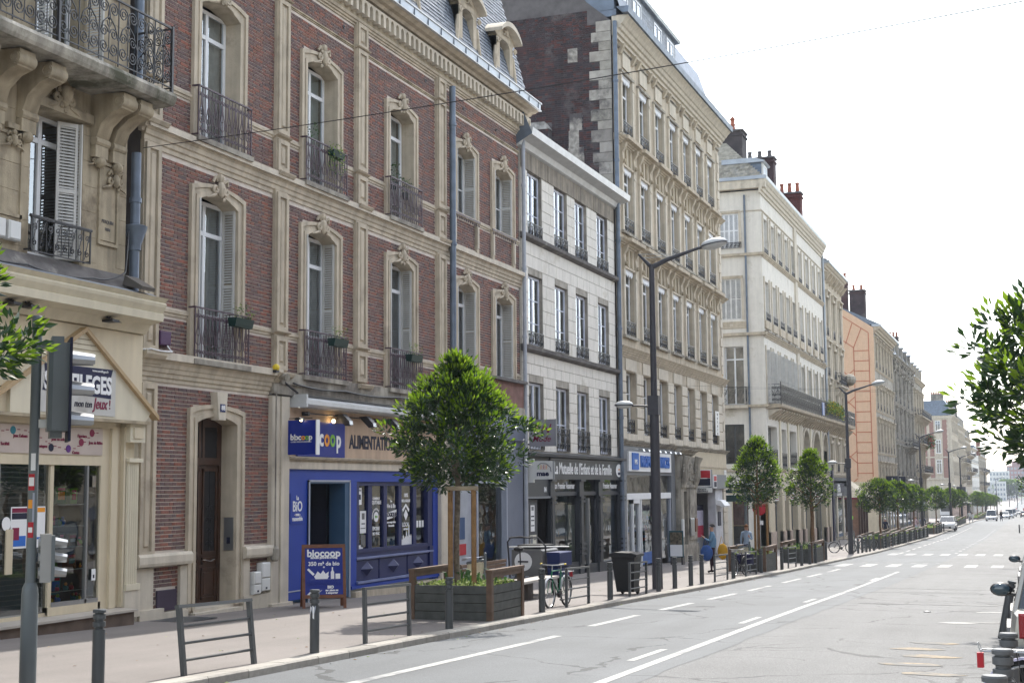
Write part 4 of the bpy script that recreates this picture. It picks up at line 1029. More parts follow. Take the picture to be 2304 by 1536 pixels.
# alarm siren and yellow beacon on the corner
q = MB(); q.ball((XF + .3, 29.35, 4.86), .09, PRINTY, 10, 6); q.box(XF + .1, XF + .35, 29.28, 29.42, 4.74, 4.8, IRON); tag(part('warning_beacon', q), 'small yellow beacon on the stone ledge left of the awning', 'beacon')
q = MB(); q.tube([(XF + .2, 29.75, 4.68), (XF + .42, 29.7, 4.64)], .09, 10, STONE_D); q.tube([(XF + .1, 29.8, 4.66), (XF + .34, 30.35, 4.3)], .03, 6, IRON); tag(part('camera_housing', q), 'grey tubular security camera on the ledge above the awning end', 'camera')
# cables on the ledge
def cable(label, pts, r=.014, m=IRON, sag=.0, n=14, cat='cable', nm='cable', group=None):
    P_ = []
    for (a, b_) in zip(pts, pts[1:]):
        for k in range(n): t = k / n; P_.append((a[0] + (b_[0] - a[0]) * t, a[1] + (b_[1] - a[1]) * t, a[2] + (b_[2] - a[2]) * t - sag * 4 * t * (1 - t)))
    P_.append(pts[-1]); b = MB(); b.tube(P_, r, 5, m); return tag(part(nm, b, smooth=True), label, cat, group)
cable('black cables sagging along the ledge above the blue shop', [(XF + .24, 30.3, 4.55), (XF + .26, 33, 4.52), (XF + .24, 36.5, 4.56), (XF + .26, 40.3, 4.5)], .022, IRON, .06)
cable('grey pipe running down the stone jamb left of the blue shop', [(XF + .2, 29.55, 4.3), (XF + .18, 29.58, 2.9), (XF + .2, 29.56, .4)], .02, STONE_D, 0., 4, 'pipe', 'drain_pipe')
q = MB(); q.lathe([(.06, 0), (.10, .05), (.10, .3), (.06, .36)], (XF + .2, 29.55, .22), 10, STONE_D); tag(part('drain_outlet', q), 'beige terracotta drain outlet at the foot of the thin pipe', 'drain')
# ---------------------------------------------------------------- grey shop, number 86
S2 = thing('grey_shopfront', 'slate grey empty shopfront with tall panes between the blue shop and the cut stone house', 'shopfront', (XF, 43.8, gz(43.8)))
q = MB(); g4 = gz(44)
q.box(XF - .2, XF + .1, 40.5, 41.2, g4 - .1, 4.5, GREY_SH); q.box(XF + .1, XF + .14, 40.9, 41.1, g4, 4.4, GREY_L)
q.box(XF - .2, XF + .1, 45.5, 47.15, g4 - .2, 4.5, GREY_SH); q.box(XF - .2, XF + .18, 40.5, 47.15, 3.6, 4.5, GREY_SH)
q.box(XF - .2, XF + .1, 42.7, 45.5, g4 - .1, g4 + .45, GREY_SH); q.box(XF - .2, XF + .02, 41.2, 42.7, 2.3, 3.6, GREY_SH)
for a in (42.7, 45.42): q.box(XF - .2, XF + .12, a, a + .1, g4, 3.6, GREY_L)
q.box(XF - .15, XF + .05, 42.8, 45.42, 2.1, 2.18, GREY_L)
part('shop_frame', q, S2)
q = MB(); q.box(XF - .1, XF - .05, 41.2, 42.7, g4, 2.3, mat('pale_grey_door', (.36, .38, .42), rough=.5)); q.box(XF - .05, XF - .03, 41.45, 42.1, -.2, .15, PRINTR); q.box(XF - .05, XF - .03, 41.35, 42.0, .3, 1.0, mat('blue_grey_poster', (.06, .1, .2))); d_ = part('door', q, S2); label_text(d_, '86', 42.1, 2.0, .24, PRINTK, XF - .04, bold=.01)
for a, c, z0, z1 in ((42.8, 44.7, g4 + .45, 2.1), (44.75, 45.42, g4 + .45, 2.1), (42.8, 45.42, 2.18, 3.6)):
    q = MB(); q.quad((XF - .08, a, z0), (XF - .08, c, z0), (XF - .08, c, z1), (XF - .08, a, z1), GL_S); part('pane', q, S2)
q = MB(); interior(q, 42.7, 45.5, g4, 3.6, XF - 2.5, XF - .15, mat('whitewashed_window_back', (.17, .19, .2), var=.2)); part('shop_room', q, S2)
q = MB(); q.box(XF, XF + .15, 43.1, 47.15, 4.78, 5.66, mat('faded_brown_band', (.22, .12, .10), var=.2, streak=.3)); part('blank_band', q, S2)
q = MB(); q.box(XF - .2, XF + .3, 42.9, 47.2, 5.64, 5.74, SOOT); part('ledge', q, S2)
pipe(S2, 47.3, gz(47), 14.9, XF + .16, .075, mat('grey_pipe_paint', (.36, .38, .42), rough=.5), joints=(4.4, 7.4, 9.9, 13.0))
# ================================================================ LEFT BUILDING (yellow weathered stone, toy shop below)
A = thing('balcony_house', 'weathered yellow stone house with a black scrolled iron balcony on carved brackets', 'building', (XF, 18, gz(18)))
XA = XF + .12; q = MB()
ah = [(20.62, 22.12, 6.3, 9.12, .45), (16.0, 17.5, 6.3, 9.12, .45), (20.7, 22.1, 10.15, 13.6, .4)]
wall(q, 8, 23.55, 5.8, 17, ah, STONE_Y, x=XA)
wall(q, 8, 24.1, gz(20) - .2, 5.8, [(17, 23.02, gz(20) + .3, 2.5, .02)], CREAM, x=XA - .06)
q.quad((XA, 23.55, 5.8), (XA, 23.55, 17), (XA - 5, 23.55, 17), (XA - 5, 23.55, 5.8), STONE_Y)
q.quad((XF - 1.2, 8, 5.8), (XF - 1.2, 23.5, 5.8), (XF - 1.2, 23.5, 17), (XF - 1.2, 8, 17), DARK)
part('wall', q, A)
bl = ashlar_list(8, 23.55, 5.9, 16.9, [(h[0] - .02, h[1] + .02, h[2], h[3] + .02) for h in ah] + [(22.62, 23.26, 6.8, 8.5), (8, 23.5, 9.7, 10.2)], h=.5, lo=.9, hi=1.5, seed=11, j=.008, proud=(.006, .011))
lay(A, [b_ for b_ in bl if b_[1] > 16], STONE_Y, x=XA, nm='stone_block', rest='stonework', keep=120, key=lambda b_: -b_[0])
q = MB()
for (p0, p1, r0, r1) in ((22.62, 23.26, 6.8, 6.86), (22.62, 23.26, 8.42, 8.48), (22.62, 22.68, 6.86, 8.42), (23.2, 23.26, 6.86, 8.42)): q.box(XA, XA + .05, p0, p1, r0, r1, STONE_Y)
q.box(XA, XA + .02, 22.7, 23.18, 6.9, 8.4, STONE_Y)
q.box(XA, XA + .1, 19.9, 20.5, 8.5, 8.6, STONE_Y); q.box(XA, XA + .12, 20.5, 22.3, 9.12, 9.3, STONE_Y)
for (p0, p1, r0, r1) in ((19.5, 20.4, 6.9, 6.96), (19.5, 20.4, 8.4, 8.46), (19.5, 19.56, 6.9, 8.46), (20.34, 20.4, 6.9, 8.46)): q.box(XA, XA + .04, p0, p1, r0, r1, STONE_Y)
pn = part('carved_panels', q, A); label_text(pn, 'PERQUIN', 22.93, 7.28, .10, SOOT, XA + .025, sx=.9); label_text(pn, '1884', 22.93, 7.13, .09, SOOT, XA + .025)
q = MB()      # scrolled brackets
for y, wd in ((19.55, .4), (20.4, .4), (22.55, .4), (23.1, .38), (18.6, .4)):
    pr = [(XA, 8.72), (XA + .12, 8.82), (XA + .25, 9.15), (XA + .5, 9.35), (XA + .72, 9.42), (XA + .8, 9.55), (XA + .78, 9.72), (XA, 9.76)]
    q.prism(pr, y - wd / 2, y + wd / 2, STONE_Y); q.tube([(XA + .68, y - wd / 2 - .03, 9.56), (XA + .68, y + wd / 2 + .03, 9.56)], .13, 12, STONE_Y); q.tube([(XA + .1, y - wd / 2 - .02, 8.82), (XA + .1, y + wd / 2 + .02, 8.82)], .09, 10, STONE_Y)
    for s_ in (-1, 1): q.tube(spiral(y, 0, 0, 0, 0, 1) and [(XA + .68 + .09 * cos(t_ * .8), y + s_ * (wd / 2 + .03), 9.56 + .09 * sin(t_ * .8) ) for t_ in range(8)], .022, 4, STONE_Y)
    q.box(XA, XA + .14, y - wd / 2, y + wd / 2, 8.5, 8.74, STONE_Y); q.ball((XA + .1, y, 8.42), .12, STONE_Y, 8, 6); part('bracket', q, A, smooth=35); q = MB()
q = MB(); carved(q, 21.4, 9.42, .34, STONE_Y, XA + .05, 3); carved(q, 23.1, 8.15, .26, STONE_Y, XA, 5); carved(q, 20.1, 8.3, .2, STONE_Y, XA, 6); carved(q, 22.5, 8.45, .16, STONE_Y, XA, 8)
q.ball((XA + .16, 21.4, 9.5), .17, STONE_Y, 10, 8, (.8, .8, 1.2)); part('carving', q, A, smooth=40)
q = MB(); q.prism([(XA, 9.74), (XA + .98, 9.78), (XA + 1.02, 9.84), (XA + 1.06, 9.95), (XA + 1.02, 10.03), (XA, 10.05)], 8, 23.75, mat('lichen_stained_slab', (.42, .39, .33), var=.2, streak=.5, stain=(.10, .10, .07), stain_at=.58, bump=.4, bscale=25)); part('balcony_slab', q, A)
q = MB(); me_ = railing(15.5, 1.28, 'volute', IRON, .0135, .60)
put('balcony_railing', me_, A, (XA + .95, 8.2, 10.14)); o = put('balcony_railing', railing(.9, 1.28, 'volute', IRON, .0135, .45), A, (XA + .95, 23.7, 10.14)); o.rotation_euler = (0, 0, pi / 2)
for y in (23.7, 20.15, 16.5): q.box(XA + .92, XA + .98, y - .03, y + .03, 9.85, 11.45, IRON)
part('railing_post', q, A)
window(A, 20.62, 6.34, 1.5, 2.78, XA - .42, rows=(-.82,), cols=2, cur='left', curm=CURT_D, f=.08)
put('shutter', shutter_mesh(.5, 2.7), A, (XA - .44, 22.02, 6.36)); o = put('shutter', shutter_mesh(.42, 2.7), A, (XA - .2, 21.62, 6.36)); o.rotation_euler = (0, 0, radians(62))
window(A, 20.7, 10.15, 1.4, 3.4, XA - .36, rows=(-.8,), cols=2, cur='left', curm=CURT, f=.08); put('shutter', shutter_mesh(.45, 3.3), A, (XA - .05, 22.15, 10.17)); put('shutter', shutter_mesh(.45, 3.3), A, (XA - .05, 20.62, 10.17))
put('balcony_railing', railing(1.74, .66, 'small', IRON, .012, .22), A, (XA + .16, 20.5, 6.32))
q = MB(); q.tube([(XA + .16, 20.48, 6.98), (XA + .16, 22.26, 6.98)], .03, 8, IRON); q.box(XA, XA + .18, 20.5, 20.53, 6.34, 6.37, IRON); q.box(XA, XA + .18, 22.2, 22.23, 6.34, 6.37, IRON); part('hand_rail', q, A)
q = MB(); q.prism([(XA, 5.84), (XA + .28, 5.84), (XA + .28, 5.92), (XA, 6.3)], 8, 23.6, SOOT); part('sooty_ledge', q, A)
pipe(A, 23.82, 5.7, 8.9, XF + .16, .1, LEAD, joints=(6.9, 7.9)); q = MB(); q.lathe([(.11, 0), (.12, .12), (.22, .42), (.24, .5), (.2, .52)], (XF + .18, 23.82, 6.85), 12, LEAD); part('hopper_head', q, A, smooth=30)
pipe(A, 23.82, 10.06, 17, XF + .16, .1, LEAD)
for i, y in enumerate((19.55, 19.95)): q = MB(); q.cham(XA, XA + .16, y, y + .32, 6.45, 6.8, .03, PLASTIC_W); part('junction_box', q, A)
# toy shop
T = thing('toy_shop', 'cream shopfront with a plywood gable sign over a glass display case of toys', 'shopfront', (XF, 21, gz(21)))
q = MB(); xc = XF + .05
q.prism([(xc, 5.1), (xc + .3, 5.12), (xc + .42, 5.3), (xc + .72, 5.36), (xc + .74, 5.5), (xc + .70, 5.52), (xc + .78, 5.64), (xc + .80, 5.7), (xc + .76, 5.74), (xc + .84, 5.82), (xc + .4, 5.9), (xc, 5.92)], 8, 24.0, CREAM_L)
part('fascia_cornice', q, T)
q = MB(); q.prism([(xc, 5.84), (xc + .7, 5.84), (xc + .5, 5.93), (xc, 5.97)], 8, 23.9, ZINC); part('cornice_flashing', q, T)
q = MB()
q.box(XF, XF + .28, 8, 24.0, 3.3, 5.1, CREAM) ; q.box(XF, XF + .18, 8, 23.3, 3.16, 3.3, CREAM); q.box(XF, XF + .12, 8, 23.05, 2.5, 3.18, CREAM)
part('fascia', q, T)
q = MB(); ga = [(20.0, 3.32), (24.05, 3.32), (24.2, 3.5), (22.0, 5.0), (20.0, 3.95)]
q.prism(ga, XF + .28, XF + .36, CREAM_L, axis='x')
for (y0, z0, y1, z1) in ((22.0, 5.02, 24.4, 3.42), (22.0, 5.02, 19.4, 3.5)): q.prism([(y0, z0 + .04), (y1, z1 + .04), (y1, z1 - .05), (y0, z0 - .05)], XF + .26, XF + .44, mat('varnished_batten', (.42, .3, .17), rough=.5), axis='x')
for zz in (4.82, 4.72, 4.62): w_ = (5.02 - zz) * 1.45; q.box(XF + .36, XF + .37, 22 - w_, 22 + w_, zz, zz + .012, STONE_Y)
q.box(XF + .28, XF + .40, 19.5, 24.15, 3.27, 3.33, STONE_Y)
part('plywood_gable', q, T)
q = MB(); q.box(XF + .36, XF + .375, 20.72, 23.0, 3.38, 4.3, mat('pale_map_print', (.52, .51, .48), var=.06, scale=3, stain=(.42, .40, .37), stain_at=.6)); sg = part('sign_board', q, T)
q = MB(); q.add([(XF + .38, 20.86, 4.28), (XF + .38, 22.9, 4.30), (XF + .38, 22.82, 4.08), (XF + .38, 22.86, 3.72), (XF + .38, 20.82, 3.78), (XF + .38, 20.9, 4.02)], [(0, 1, 2, 3, 4, 5)], NAVY); part('navy_banner', q, sg)
label_text(sg, 'SORTILEGES', 21.86, 3.95, .46, PRINTW, XF + .385, sx=.80, bold=.016); label_text(sg, 'www.sortileges.fr', 22.5, 4.24, .07, PRINTW, XF + .385)
label_text(sg, 'mon ton', 22.0, 3.58, .19, PRINTK, XF + .38, sx=.8, shear=.2); label_text(sg, 'Jeux', 22.52, 3.6, .30, PRINTV, XF + .38, shear=.25, sx=.8, bold=.004); label_text(sg, '!', 22.82, 3.6, .26, PRINTV, XF + .38)
q = MB(); q.box(XF + .13, XF + .14, 18.5, 22.94, 2.62, 3.14, mat('pinkish_strip_print', (.50, .42, .37), var=.08, scale=2)); ss = part('sign_strip', q, T)
for s_, y, z in (('Jeux Enfants', 20.55, 2.93), ('Société', 20.15, 2.78), ('Jeux Classiques', 21.05, 2.76), ('Jeux en Solo', 21.6, 2.90), ('Figurines', 22.3, 2.98), ('Cartes', 22.12, 2.66), ('Jeux de Rôles', 22.72, 2.86)): label_text(ss, s_, y, z, .085, PRINTV, XF + .145, sx=.9, bold=.001)
dots = [(20.0, 3.0), (20.3, 3.05), (20.6, 3.04), (20.9, 2.98), (21.2, 2.86), (21.42, 2.78), (21.75, 2.72), (22.0, 2.72), (22.3, 2.84), (22.6, 3.05), (22.85, 3.06)]
q = MB()
for (a, b_), (c, d) in zip(dots, dots[1:]):
    for t_ in (.15, .55): y, z = a + (c - a) * t_, b_ + (d - b_) * t_; q.box(XF + .141, XF + .145, y, y + abs(c - a) * .25, z - .008, z + .008, PRINTV)
part('dotted_trail', q, ss)
for (y, z, m_) in ((20.35, 3.03, mat('teal_disc', (.05, .2, .25))), (21.4, 2.74, PRINTK), (21.9, 2.73, mat('violet_disc', (.12, .04, .2))), (22.28, 2.86, PRINTV), (22.6, 3.05, PRINTV)):
    o = put('round_icon', cm, ss, (XF + .143, y, z)); o.scale = (.5, .5, .5); q = MB(); q.lathe([(.001, 0), (.075, 0), (.075, .003), (.001, .003)], (0, 0, 0), 12, m_); c2 = q.mesh('round_icon')
    for v in c2.vertices: v.co = Vector((v.co.z, v.co.x, v.co.y))
    o.data = c2; o.scale = (1, 1, 1)
# step, display case, shutter
gs_ = gz(20)
q = MB(); q.prism([(XF - .6, -.36), (XF + .62, -.40), (XF + .62, -.44), (XF - .6, -.44)], 8, 23.55, mat('marble_sill', (.42, .38, .33), rough=.5, var=.1)); q.box(XF - .6, XF + .56, 8, 23.5, gs_ - .3, -.43, mat('stained_brown_granite', (.12, .085, .065), rough=.6, var=.3)); part('step', q, T)
q = MB()
for a, c, p in ((22.98, 23.22, .1), (23.22, 23.42, .16), (23.42, 23.56, .1), (23.56, 23.62, .2)): q.box(XF - .1, XF + p, a, c, -.38, 3.2, CREAM)
part('timber_jamb', q, T)
q = MB()
for k in range(5): q.tube([(XF + .2, 23.72 + k * .07, -.0), (XF + .2, 23.72 + k * .07, 2.5)], .035, 6, CREAM_L)
q.box(XF, XF + .2, 23.66, 24.06, -.05, 2.55, CREAM_L); q.box(XF, XF + .28, 23.64, 24.1, 2.5, 2.58, CREAM_L); q.box(XF, XF + .3, 23.62, 24.12, 2.9, 3.3, CREAM_L); q.box(XF + .3, XF + .33, 23.72, 24.02, 2.98, 3.2, CREAM); q.box(XF, XF + .26, 23.64, 24.1, -.06, .06, CREAM_L); q.box(XF, XF + .24, 23.62, 24.14, -.6, -.06, STONE_L)
part('fluted_pilaster', q, T)
q = MB(); xs_ = XF + .1
q.box(xs_ - .1, xs_ + .03, 17, 23.0, 2.42, 2.52, CREAM); q.box(xs_ - .1, xs_, 21.46, 21.56, -.36, 2.42, CREAM); q.box(xs_ - .1, xs_ + .02, 22.93, 23.0, -.36, 2.42, CREAM); q.box(xs_ - .1, xs_ + .02, 21.46, 23.0, -.38, -.22, CREAM); q.box(xs_ - .04, xs_ + .02, 22.52, 22.57, -.22, 2.42, ALU); q.box(xs_ - .05, xs_ + .02, 21.56, 22.93, -.22, -.14, ALU); q.box(xs_ - .05, xs_ + .01, 20.05, 20.1, -.36, 2.42, ALU)
dc = part('display_case', q, T)
for a, c in ((21.56, 22.52), (22.57, 22.93)): q = MB(); q.quad((xs_ - .02, a, -.2), (xs_ - .02, c, -.2), (xs_ - .02, c, 2.42), (xs_ - .02, a, 2.42), GL_S); part('pane', q, dc)
q = MB(); interior(q, 21.5, 22.97, -.3, 2.45, XF - .9, XF - .02, mat('case_lining', (.13, .12, .105), var=.2)); part('case_lining', q, dc)
q = MB(); rnd = random.Random(21)
for zb in (.02, .42, .85, 1.25, 1.66): q.box(XF - .8, XF - .12, 21.6, 22.9, zb, zb + .018, mat('glass_shelf', (.28, .3, .28), rough=.2))
part('shelf', q, dc)
TOYM = [PRINTG, PRINTY, PRINTR, PRINTB, PRINTO, mat('teal_box', (.04, .2, .22)), mat('leaf_green_box', (.06, .2, .05)), mat('pink_toy', (.5, .08, .15)), WOODS, PRINTW]
TG = [(21.66, 21.98, 1.27, 1.64, PRINTW), (22.2, 22.5, 1.68, 2.02, MATS['leaf_green_box']), (21.64, 21.95, .44, .8, PRINTG), (21.62, 21.9, .04, .32, PRINTY), (22.08, 22.4, -.05, .3, MATS['teal_box']), (22.05, 22.3, .44, .76, MATS['leaf_green_box']), (22.6, 22.85, .86, 1.1, WOODS), (22.62, 22.84, 1.68, 1.98, PRINTG), (22.58, 22.85, .44, .72, WOODA), (22.3, 22.48, .86, 1.12, DARK), (22.02, 22.2, .86, 1.08, WOODS), (22.05, 22.2, 1.28, 1.45, MATS['pink_toy'])]
for i, (a, c, z0, z1, m_) in enumerate(TG):
    q = MB(); xx = XF - .35; q.cham(xx - .12, xx, a, c, z0, z1, .01, m_)
    q.cham(xx, xx + .01, a + .05, c - .05, z0 + .08, z1 - .1, .004, TOYM[(i * 3 + 1) % 10]); q.box(xx, xx + .006, a + .04, c - .04, z1 - .08, z1 - .03, TOYM[(i * 5 + 2) % 10])
    o = part('boxed_game', q, dc)
for i in range(26):
    q = MB(); y, zb = rnd.uniform(21.7, 22.85), rnd.choice([-.2, -.2, .02, .44, .87, 1.27]); m_ = rnd.choice(TOYM); r_ = rnd.uniform(.03, .06)
    q.ball((XF - .25, y, zb + r_), r_, m_, 7, 5); q.ball((XF - .25, y, zb + r_ * 2.4), r_ * .65, rnd.choice(TOYM), 6, 4); q.tube([(XF - .25, y - r_, zb + r_), (XF - .22, y - r_ * 1.8, zb + r_ * 2)], r_ * .3, 4, m_); part('toy_figure', q, dc)
q = MB()
for k in range(30): z = -.3 + k * .092; q.cham(XF - .06, XF - .04 + .008 * (k % 2), 17, 21.46, z, z + .086, .008, mat('smoky_grey_shutter', (.06, .08, .085), rough=.35, spec=.6))
part('roller_shutter_slats', q, T, kind='stuff')
q = MB(); q.quad((XF + .05, 17, -.34), (XF + .05, 21.46, -.34), (XF + .05, 21.46, 2.42), (XF + .05, 17, 2.42), GL_S); part('pane', q, T)
for a, c in ((19.95, 20.15), (20.32, 20.5)): q = MB(); q.box(XF + .06, XF + .09, a, c, .45, 1.25, CREAM); part('door_pull', q, T)
poster(T, 20.45, 20.9, .9, 1.65, XF + .07, bits=((.05, .95, .86, .97, PRINTV), (.05, .95, .7, .85, PRINTK), (.1, .5, .2, .5, PRINTV), (.5, .9, .05, .3, PRINTB), (.1, .5, .05, .2, PRINTB)))
poster(T, 21.1, 21.38, .9, 1.65, XF + .07, bits=((.05, .95, .86, .97, PRINTO), (.2, .8, .2, .25, PRINTB)))
poster(T, 22.72, 22.84, .2, .42, XF + .12, bits=((.3, .7, .2, .5, PRINTK),)); poster(T, 22.68, 22.78, 2.0, 2.22, XF + .12, m=MARK_Y)
label_text(T, 'rez', 20.05, 1.28, .14, PRINTW, XF + .07, bold=.006); o = put('round_sticker', cm, T, (XF + .07, 20.33, 1.35)); o.scale = (1, .75, .9)
for y in (19.6, 20.05, 22.4):
    q = MB(); q.add([(XF + .45, y, 5.33), (XF + .75, y + .1, 5.18), (XF + .72, y + .3, 5.2), (XF + .42, y + .22, 5.35)], [(0, 1, 2, 3)], IRON); q.box(XF + .45, XF + .7, y + .02, y + .24, 5.2, 5.25, IRON); q.tube(spiral(y + .1, 5.33, .09, 0, 1.4, 9, XF + .55), .018, 4, IRON); part('spotlight', q, T)
q = MB(); q.prism([(XF + .3, 6.05), (XF + .75, 5.93), (XF + .78, 6.0), (XF + .35, 6.25)], 23.25, 23.7, mat('grey_brown_lamp_metal', (.1, .09, .08), rough=.5)); tag(part('floodlight', q), 'flat black floodlight resting on the cream shop cornice below the downpipe', 'floodlight')
cable('tangle of black cables on the sooty ledge above the toy shop', [(XA + .25, 18, 6.1), (XA + .28, 20.3, 6.02), (XA + .27, 22.2, 6.04), (XA + .2, 23.3, 6.3), (XA + .12, 23.5, 7.2)], .02, IRON, .07)
cable('white cable looping from the purple box to the cream shop', [(XF + .1, 24.05, 4.86), (XF + .27, 24.3, 4.86), (XF + .28, 25.05, 4.86), (XF + .12, 25.1, 5.0)], .018, WHITE, .02)
# ================================================================ CUT STONE HOUSE (insurance office below)
Cb = thing('cut_stone_house', 'three storey house of smooth pale cut stone with sooty ledges and white metal eaves', 'building', (XF, 53.3, gz(53)))
cw = [(48.12, 49.74), (51.2, 52.84), (53.86, 55.48), (56.92, 58.54)]
ch_ = []
for a, c in cw: ch_ += [(a, c, 11.34, 13.78), (a, c, 7.22, 9.86), (a, c, 3.34, 5.84)]
q = MB(); wall(q, 47.2, 59.6, 3.25, 14.5, ch_, STONE_CD, depth=.16, mr=STONE_D)
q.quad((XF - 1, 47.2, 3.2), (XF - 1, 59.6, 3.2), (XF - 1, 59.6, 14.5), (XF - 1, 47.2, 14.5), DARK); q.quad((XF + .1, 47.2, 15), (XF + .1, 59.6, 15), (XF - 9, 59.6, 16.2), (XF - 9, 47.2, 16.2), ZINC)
part('wall', q, Cb)
exc = [(h[0] - .01, h[1] + .01, h[2], h[3] + .01) for h in ch_] + [(47, 60, 11.08, 11.3), (47, 60, 6.92, 7.2)]
blk = [b_ for z0, z1, h_ in ((3.3, 6.92, .4), (7.2, 11.08, .48), (11.3, 13.75, .41)) for b_ in ashlar_list(47.45, 59.55, z0, z1, exc, h=h_, lo=.75, hi=1.05, seed=int(z0 * 7), j=.022, proud=(.012, .016))]
lay(Cb, blk, STONE_C, nm='stone_block', rest='stonework', keep=300, key=lambda b_: b_[0])
lay(Cb, ashlar_list(47.45, 59.55, 13.78, 14.45, [], h=.6, lo=.5, hi=.7, seed=5, j=.022, proud=(.02, .03)), mat('stained_frieze', (.27, .235, .19), streak=.55, var=.2, stain=(.5, .45, .36), stain_at=.7), nm='frieze_block', rest='frieze', keep=40)
q = MB()
for z in (11.08, 6.92): q.prism([(XF, z), (XF + .12, z + .04), (XF + .2, z + .08), (XF + .22, z + .2), (XF, z + .24)], 47.3, 59.6, SOOT)
part('ledge', q, Cb)
q = MB(); q.prism([(XF, 14.45), (XF + .12, 14.5), (XF + .2, 14.7), (XF + .62, 14.82), (XF + .66, 15.08), (XF + .6, 15.12), (XF, 15.2)], 47.0, 60.1, ZINC_W); q.prism([(XF + .3, 15.12), (XF + .5, 15.12), (XF - .6, 15.48), (XF - .8, 15.48)], 47.4, 60.0, WHITE); q.prism([(XF - .8, 15.45), (XF - .7, 15.5), (XF - .7, 15.54), (XF - .8, 15.54)], 47.4, 60, IRON)
q.quad((XF, 46.98, 14.5), (XF + .64, 46.98, 14.85), (XF + .3, 46.98, 15.7), (XF - .2, 46.98, 15.8), LEAD)
part('eaves', q, Cb)
for k, (a, c) in enumerate(cw):
    for z0, h_, rr_ in ((11.34, 2.42, (.36, .68)), (7.22, 2.62, (.33, .66)), (3.34, 2.48, (.42,))):
        window(Cb, a, z0, c - a, h_, XF - .13, rows=rr_, cols=2, cur='both' if z0 < 10 else None, curm=CURT, split=True, m=mat('lilac_white_paint', (.6, .63, .72), rough=.5), f=.09)
        put('window_guard', railing(c - a, .5 if z0 > 5 else .9, 'small', IRON, .015, .3), Cb, (XF + .03, a, z0))
pipe(Cb, 59.72, gz(59), 23.2, XF + .16, .105, LEAD, joints=(5, 9, 13, 16.7, 20.4))
# office front
O = thing('insurance_office_front', 'anthracite timber shopfront with white lettering and tall panes below the cut stone house', 'shopfront', (XF, 53.6, gz(53.6)))
g5 = gz(53)
q = MB(); q.box(XF - .15, XF + .06, 47.5, 50.15, 1.62, 3.1, ANTH); q.box(XF - .15, XF + .1, 50.15, 60.15, 2.26, 3.08, ANTH); q.prism([(XF, 3.08), (XF + .25, 3.1), (XF + .27, 3.2), (XF, 3.28)], 47.5, 60.2, ANTH); q.box(XF + .1, XF + .13, 50.2, 60.1, 3.0, 3.04, GREY_M)
q.box(XF - .15, XF + .05, 55, 60.15, gz(60) - .2, -1.18, ANTH); q.box(XF - .15, XF + .05, 50.6, 53.7, gz(54) - .2, -1.0, ANTH); q.box(XF - .15, XF + .02, 50.6, 59.7, 1.62, 1.78, ANTH); q.box(XF - .15, XF + .02, 47.5, 47.72, gz(47) - .1, 1.62, ANTH)
q.box(XF - .2, XF + .12, 47.6, 50.1, 1.54, 1.62, GREY_M)
part('shop_frame', q, O)
for (a, c) in ((50.12, 50.62), (53.7, 54.24), (56.32, 56.88), (59.65, 60.15)):
    q = MB(); g_ = gz(a)
    q.box(XF - .1, XF + .12, a, c, g_, 2.26, ANTH); q.box(XF + .12, XF + .15, a + .1, c - .1, g_ + .4, 1.5, ANTH)
    for z in (2.18, 1.5, 1.34, -.35, -.55, -.75): q.box(XF, XF + .2, a - .03, c + .03, z, z + .08, ANTH)
    part('timber_pilaster', q, O)
q = MB(); q.box(XF - .1, XF - .02, 47.75, 48.98, gz(48), 1.5, mat('matt_grey_door', (.07, .07, .075), rough=.6)); q.box(XF - .02, XF, 47.85, 48.9, -.4, -.36, GREY_M)
dl = part('door_leaf', q, O)
poster(dl, 48.2, 48.62, .35, 1.3, XF + .0, bits=((.2, .8, .8, .95, GREY_M), (.1, .9, .55, .6, PRINTK), (.1, .9, .4, .44, PRINTK), (.1, .9, .2, .24, PRINTK))); poster(dl, 48.1, 48.8, -.15, .22, XF + .0, m=mat('cream_notice', (.6, .58, .48)), bits=((.05, .45, .1, .9, GREY_M), (.55, .9, .5, .6, PRINTK)))
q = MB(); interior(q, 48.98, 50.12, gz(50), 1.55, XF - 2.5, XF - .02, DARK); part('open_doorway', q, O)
label_text(O, '84', 49.65, 1.86, .26, PRINTW, XF + .07, bold=.006)
for k, (a, c) in enumerate(((50.62, 53.7), (54.24, 56.32), (56.88, 59.65))):
    for z0, z1 in ((gz(a) + .35 if k != 1 else gz(a) + .1, 1.62), (1.78, 2.26)):
        q = MB(); q.quad((XF - .06, a, z0), (XF - .06, c, z0), (XF - .06, c, z1), (XF - .06, a, z1), GL_S); part('pane', q, O)
for yc, in ((52.2,), (58.25,)): label_text(O, 'Mon Premier Assureur', yc, 2.0, .34, PRINTW, XF - .05, sx=.85, bold=.006)
q = MB(); q.box(XF - .08, XF + .02, 54.3, 54.42, gz(54), 1.5, ANTH); q.box(XF - .08, XF + .02, 55.2, 55.32, gz(54), 1.5, ALU); q.box(XF - .08, XF + .02, 56.2, 56.3, gz(54), 1.5, ANTH); q.box(XF + .02, XF + .06, 55.25, 55.3, -.8, .4, CHROME); part('glass_door_frame', q, O)
q = MB(); interior(q, 50.6, 59.7, gz(56) - .1, 2.3, XF - 3.5, XF - .12, mat('office_wall', (.20, .19, .17), var=.3, scale=.8), GREY_M); q.box(XF - 2.2, XF - 1.5, 51.5, 53, gz(55), -.4, WOODA); q.box(XF - 1.6, XF - 1.5, 57, 59, -1.2, 1.2, BLIND); part('office_room', q, O)
label_text(O, 'La Mutuelle de l\'Enfant et de la Famille', 54.45, 2.66, .62, PRINTW, XF + .105, sx=.80, bold=.010)
q = MB(); q.lathe([(.001, 0), (.46, 0), (.46, .01), (.001, .01)], (0, 0, 0), 20, PRINTW); bm_ = q.mesh('round_badge')
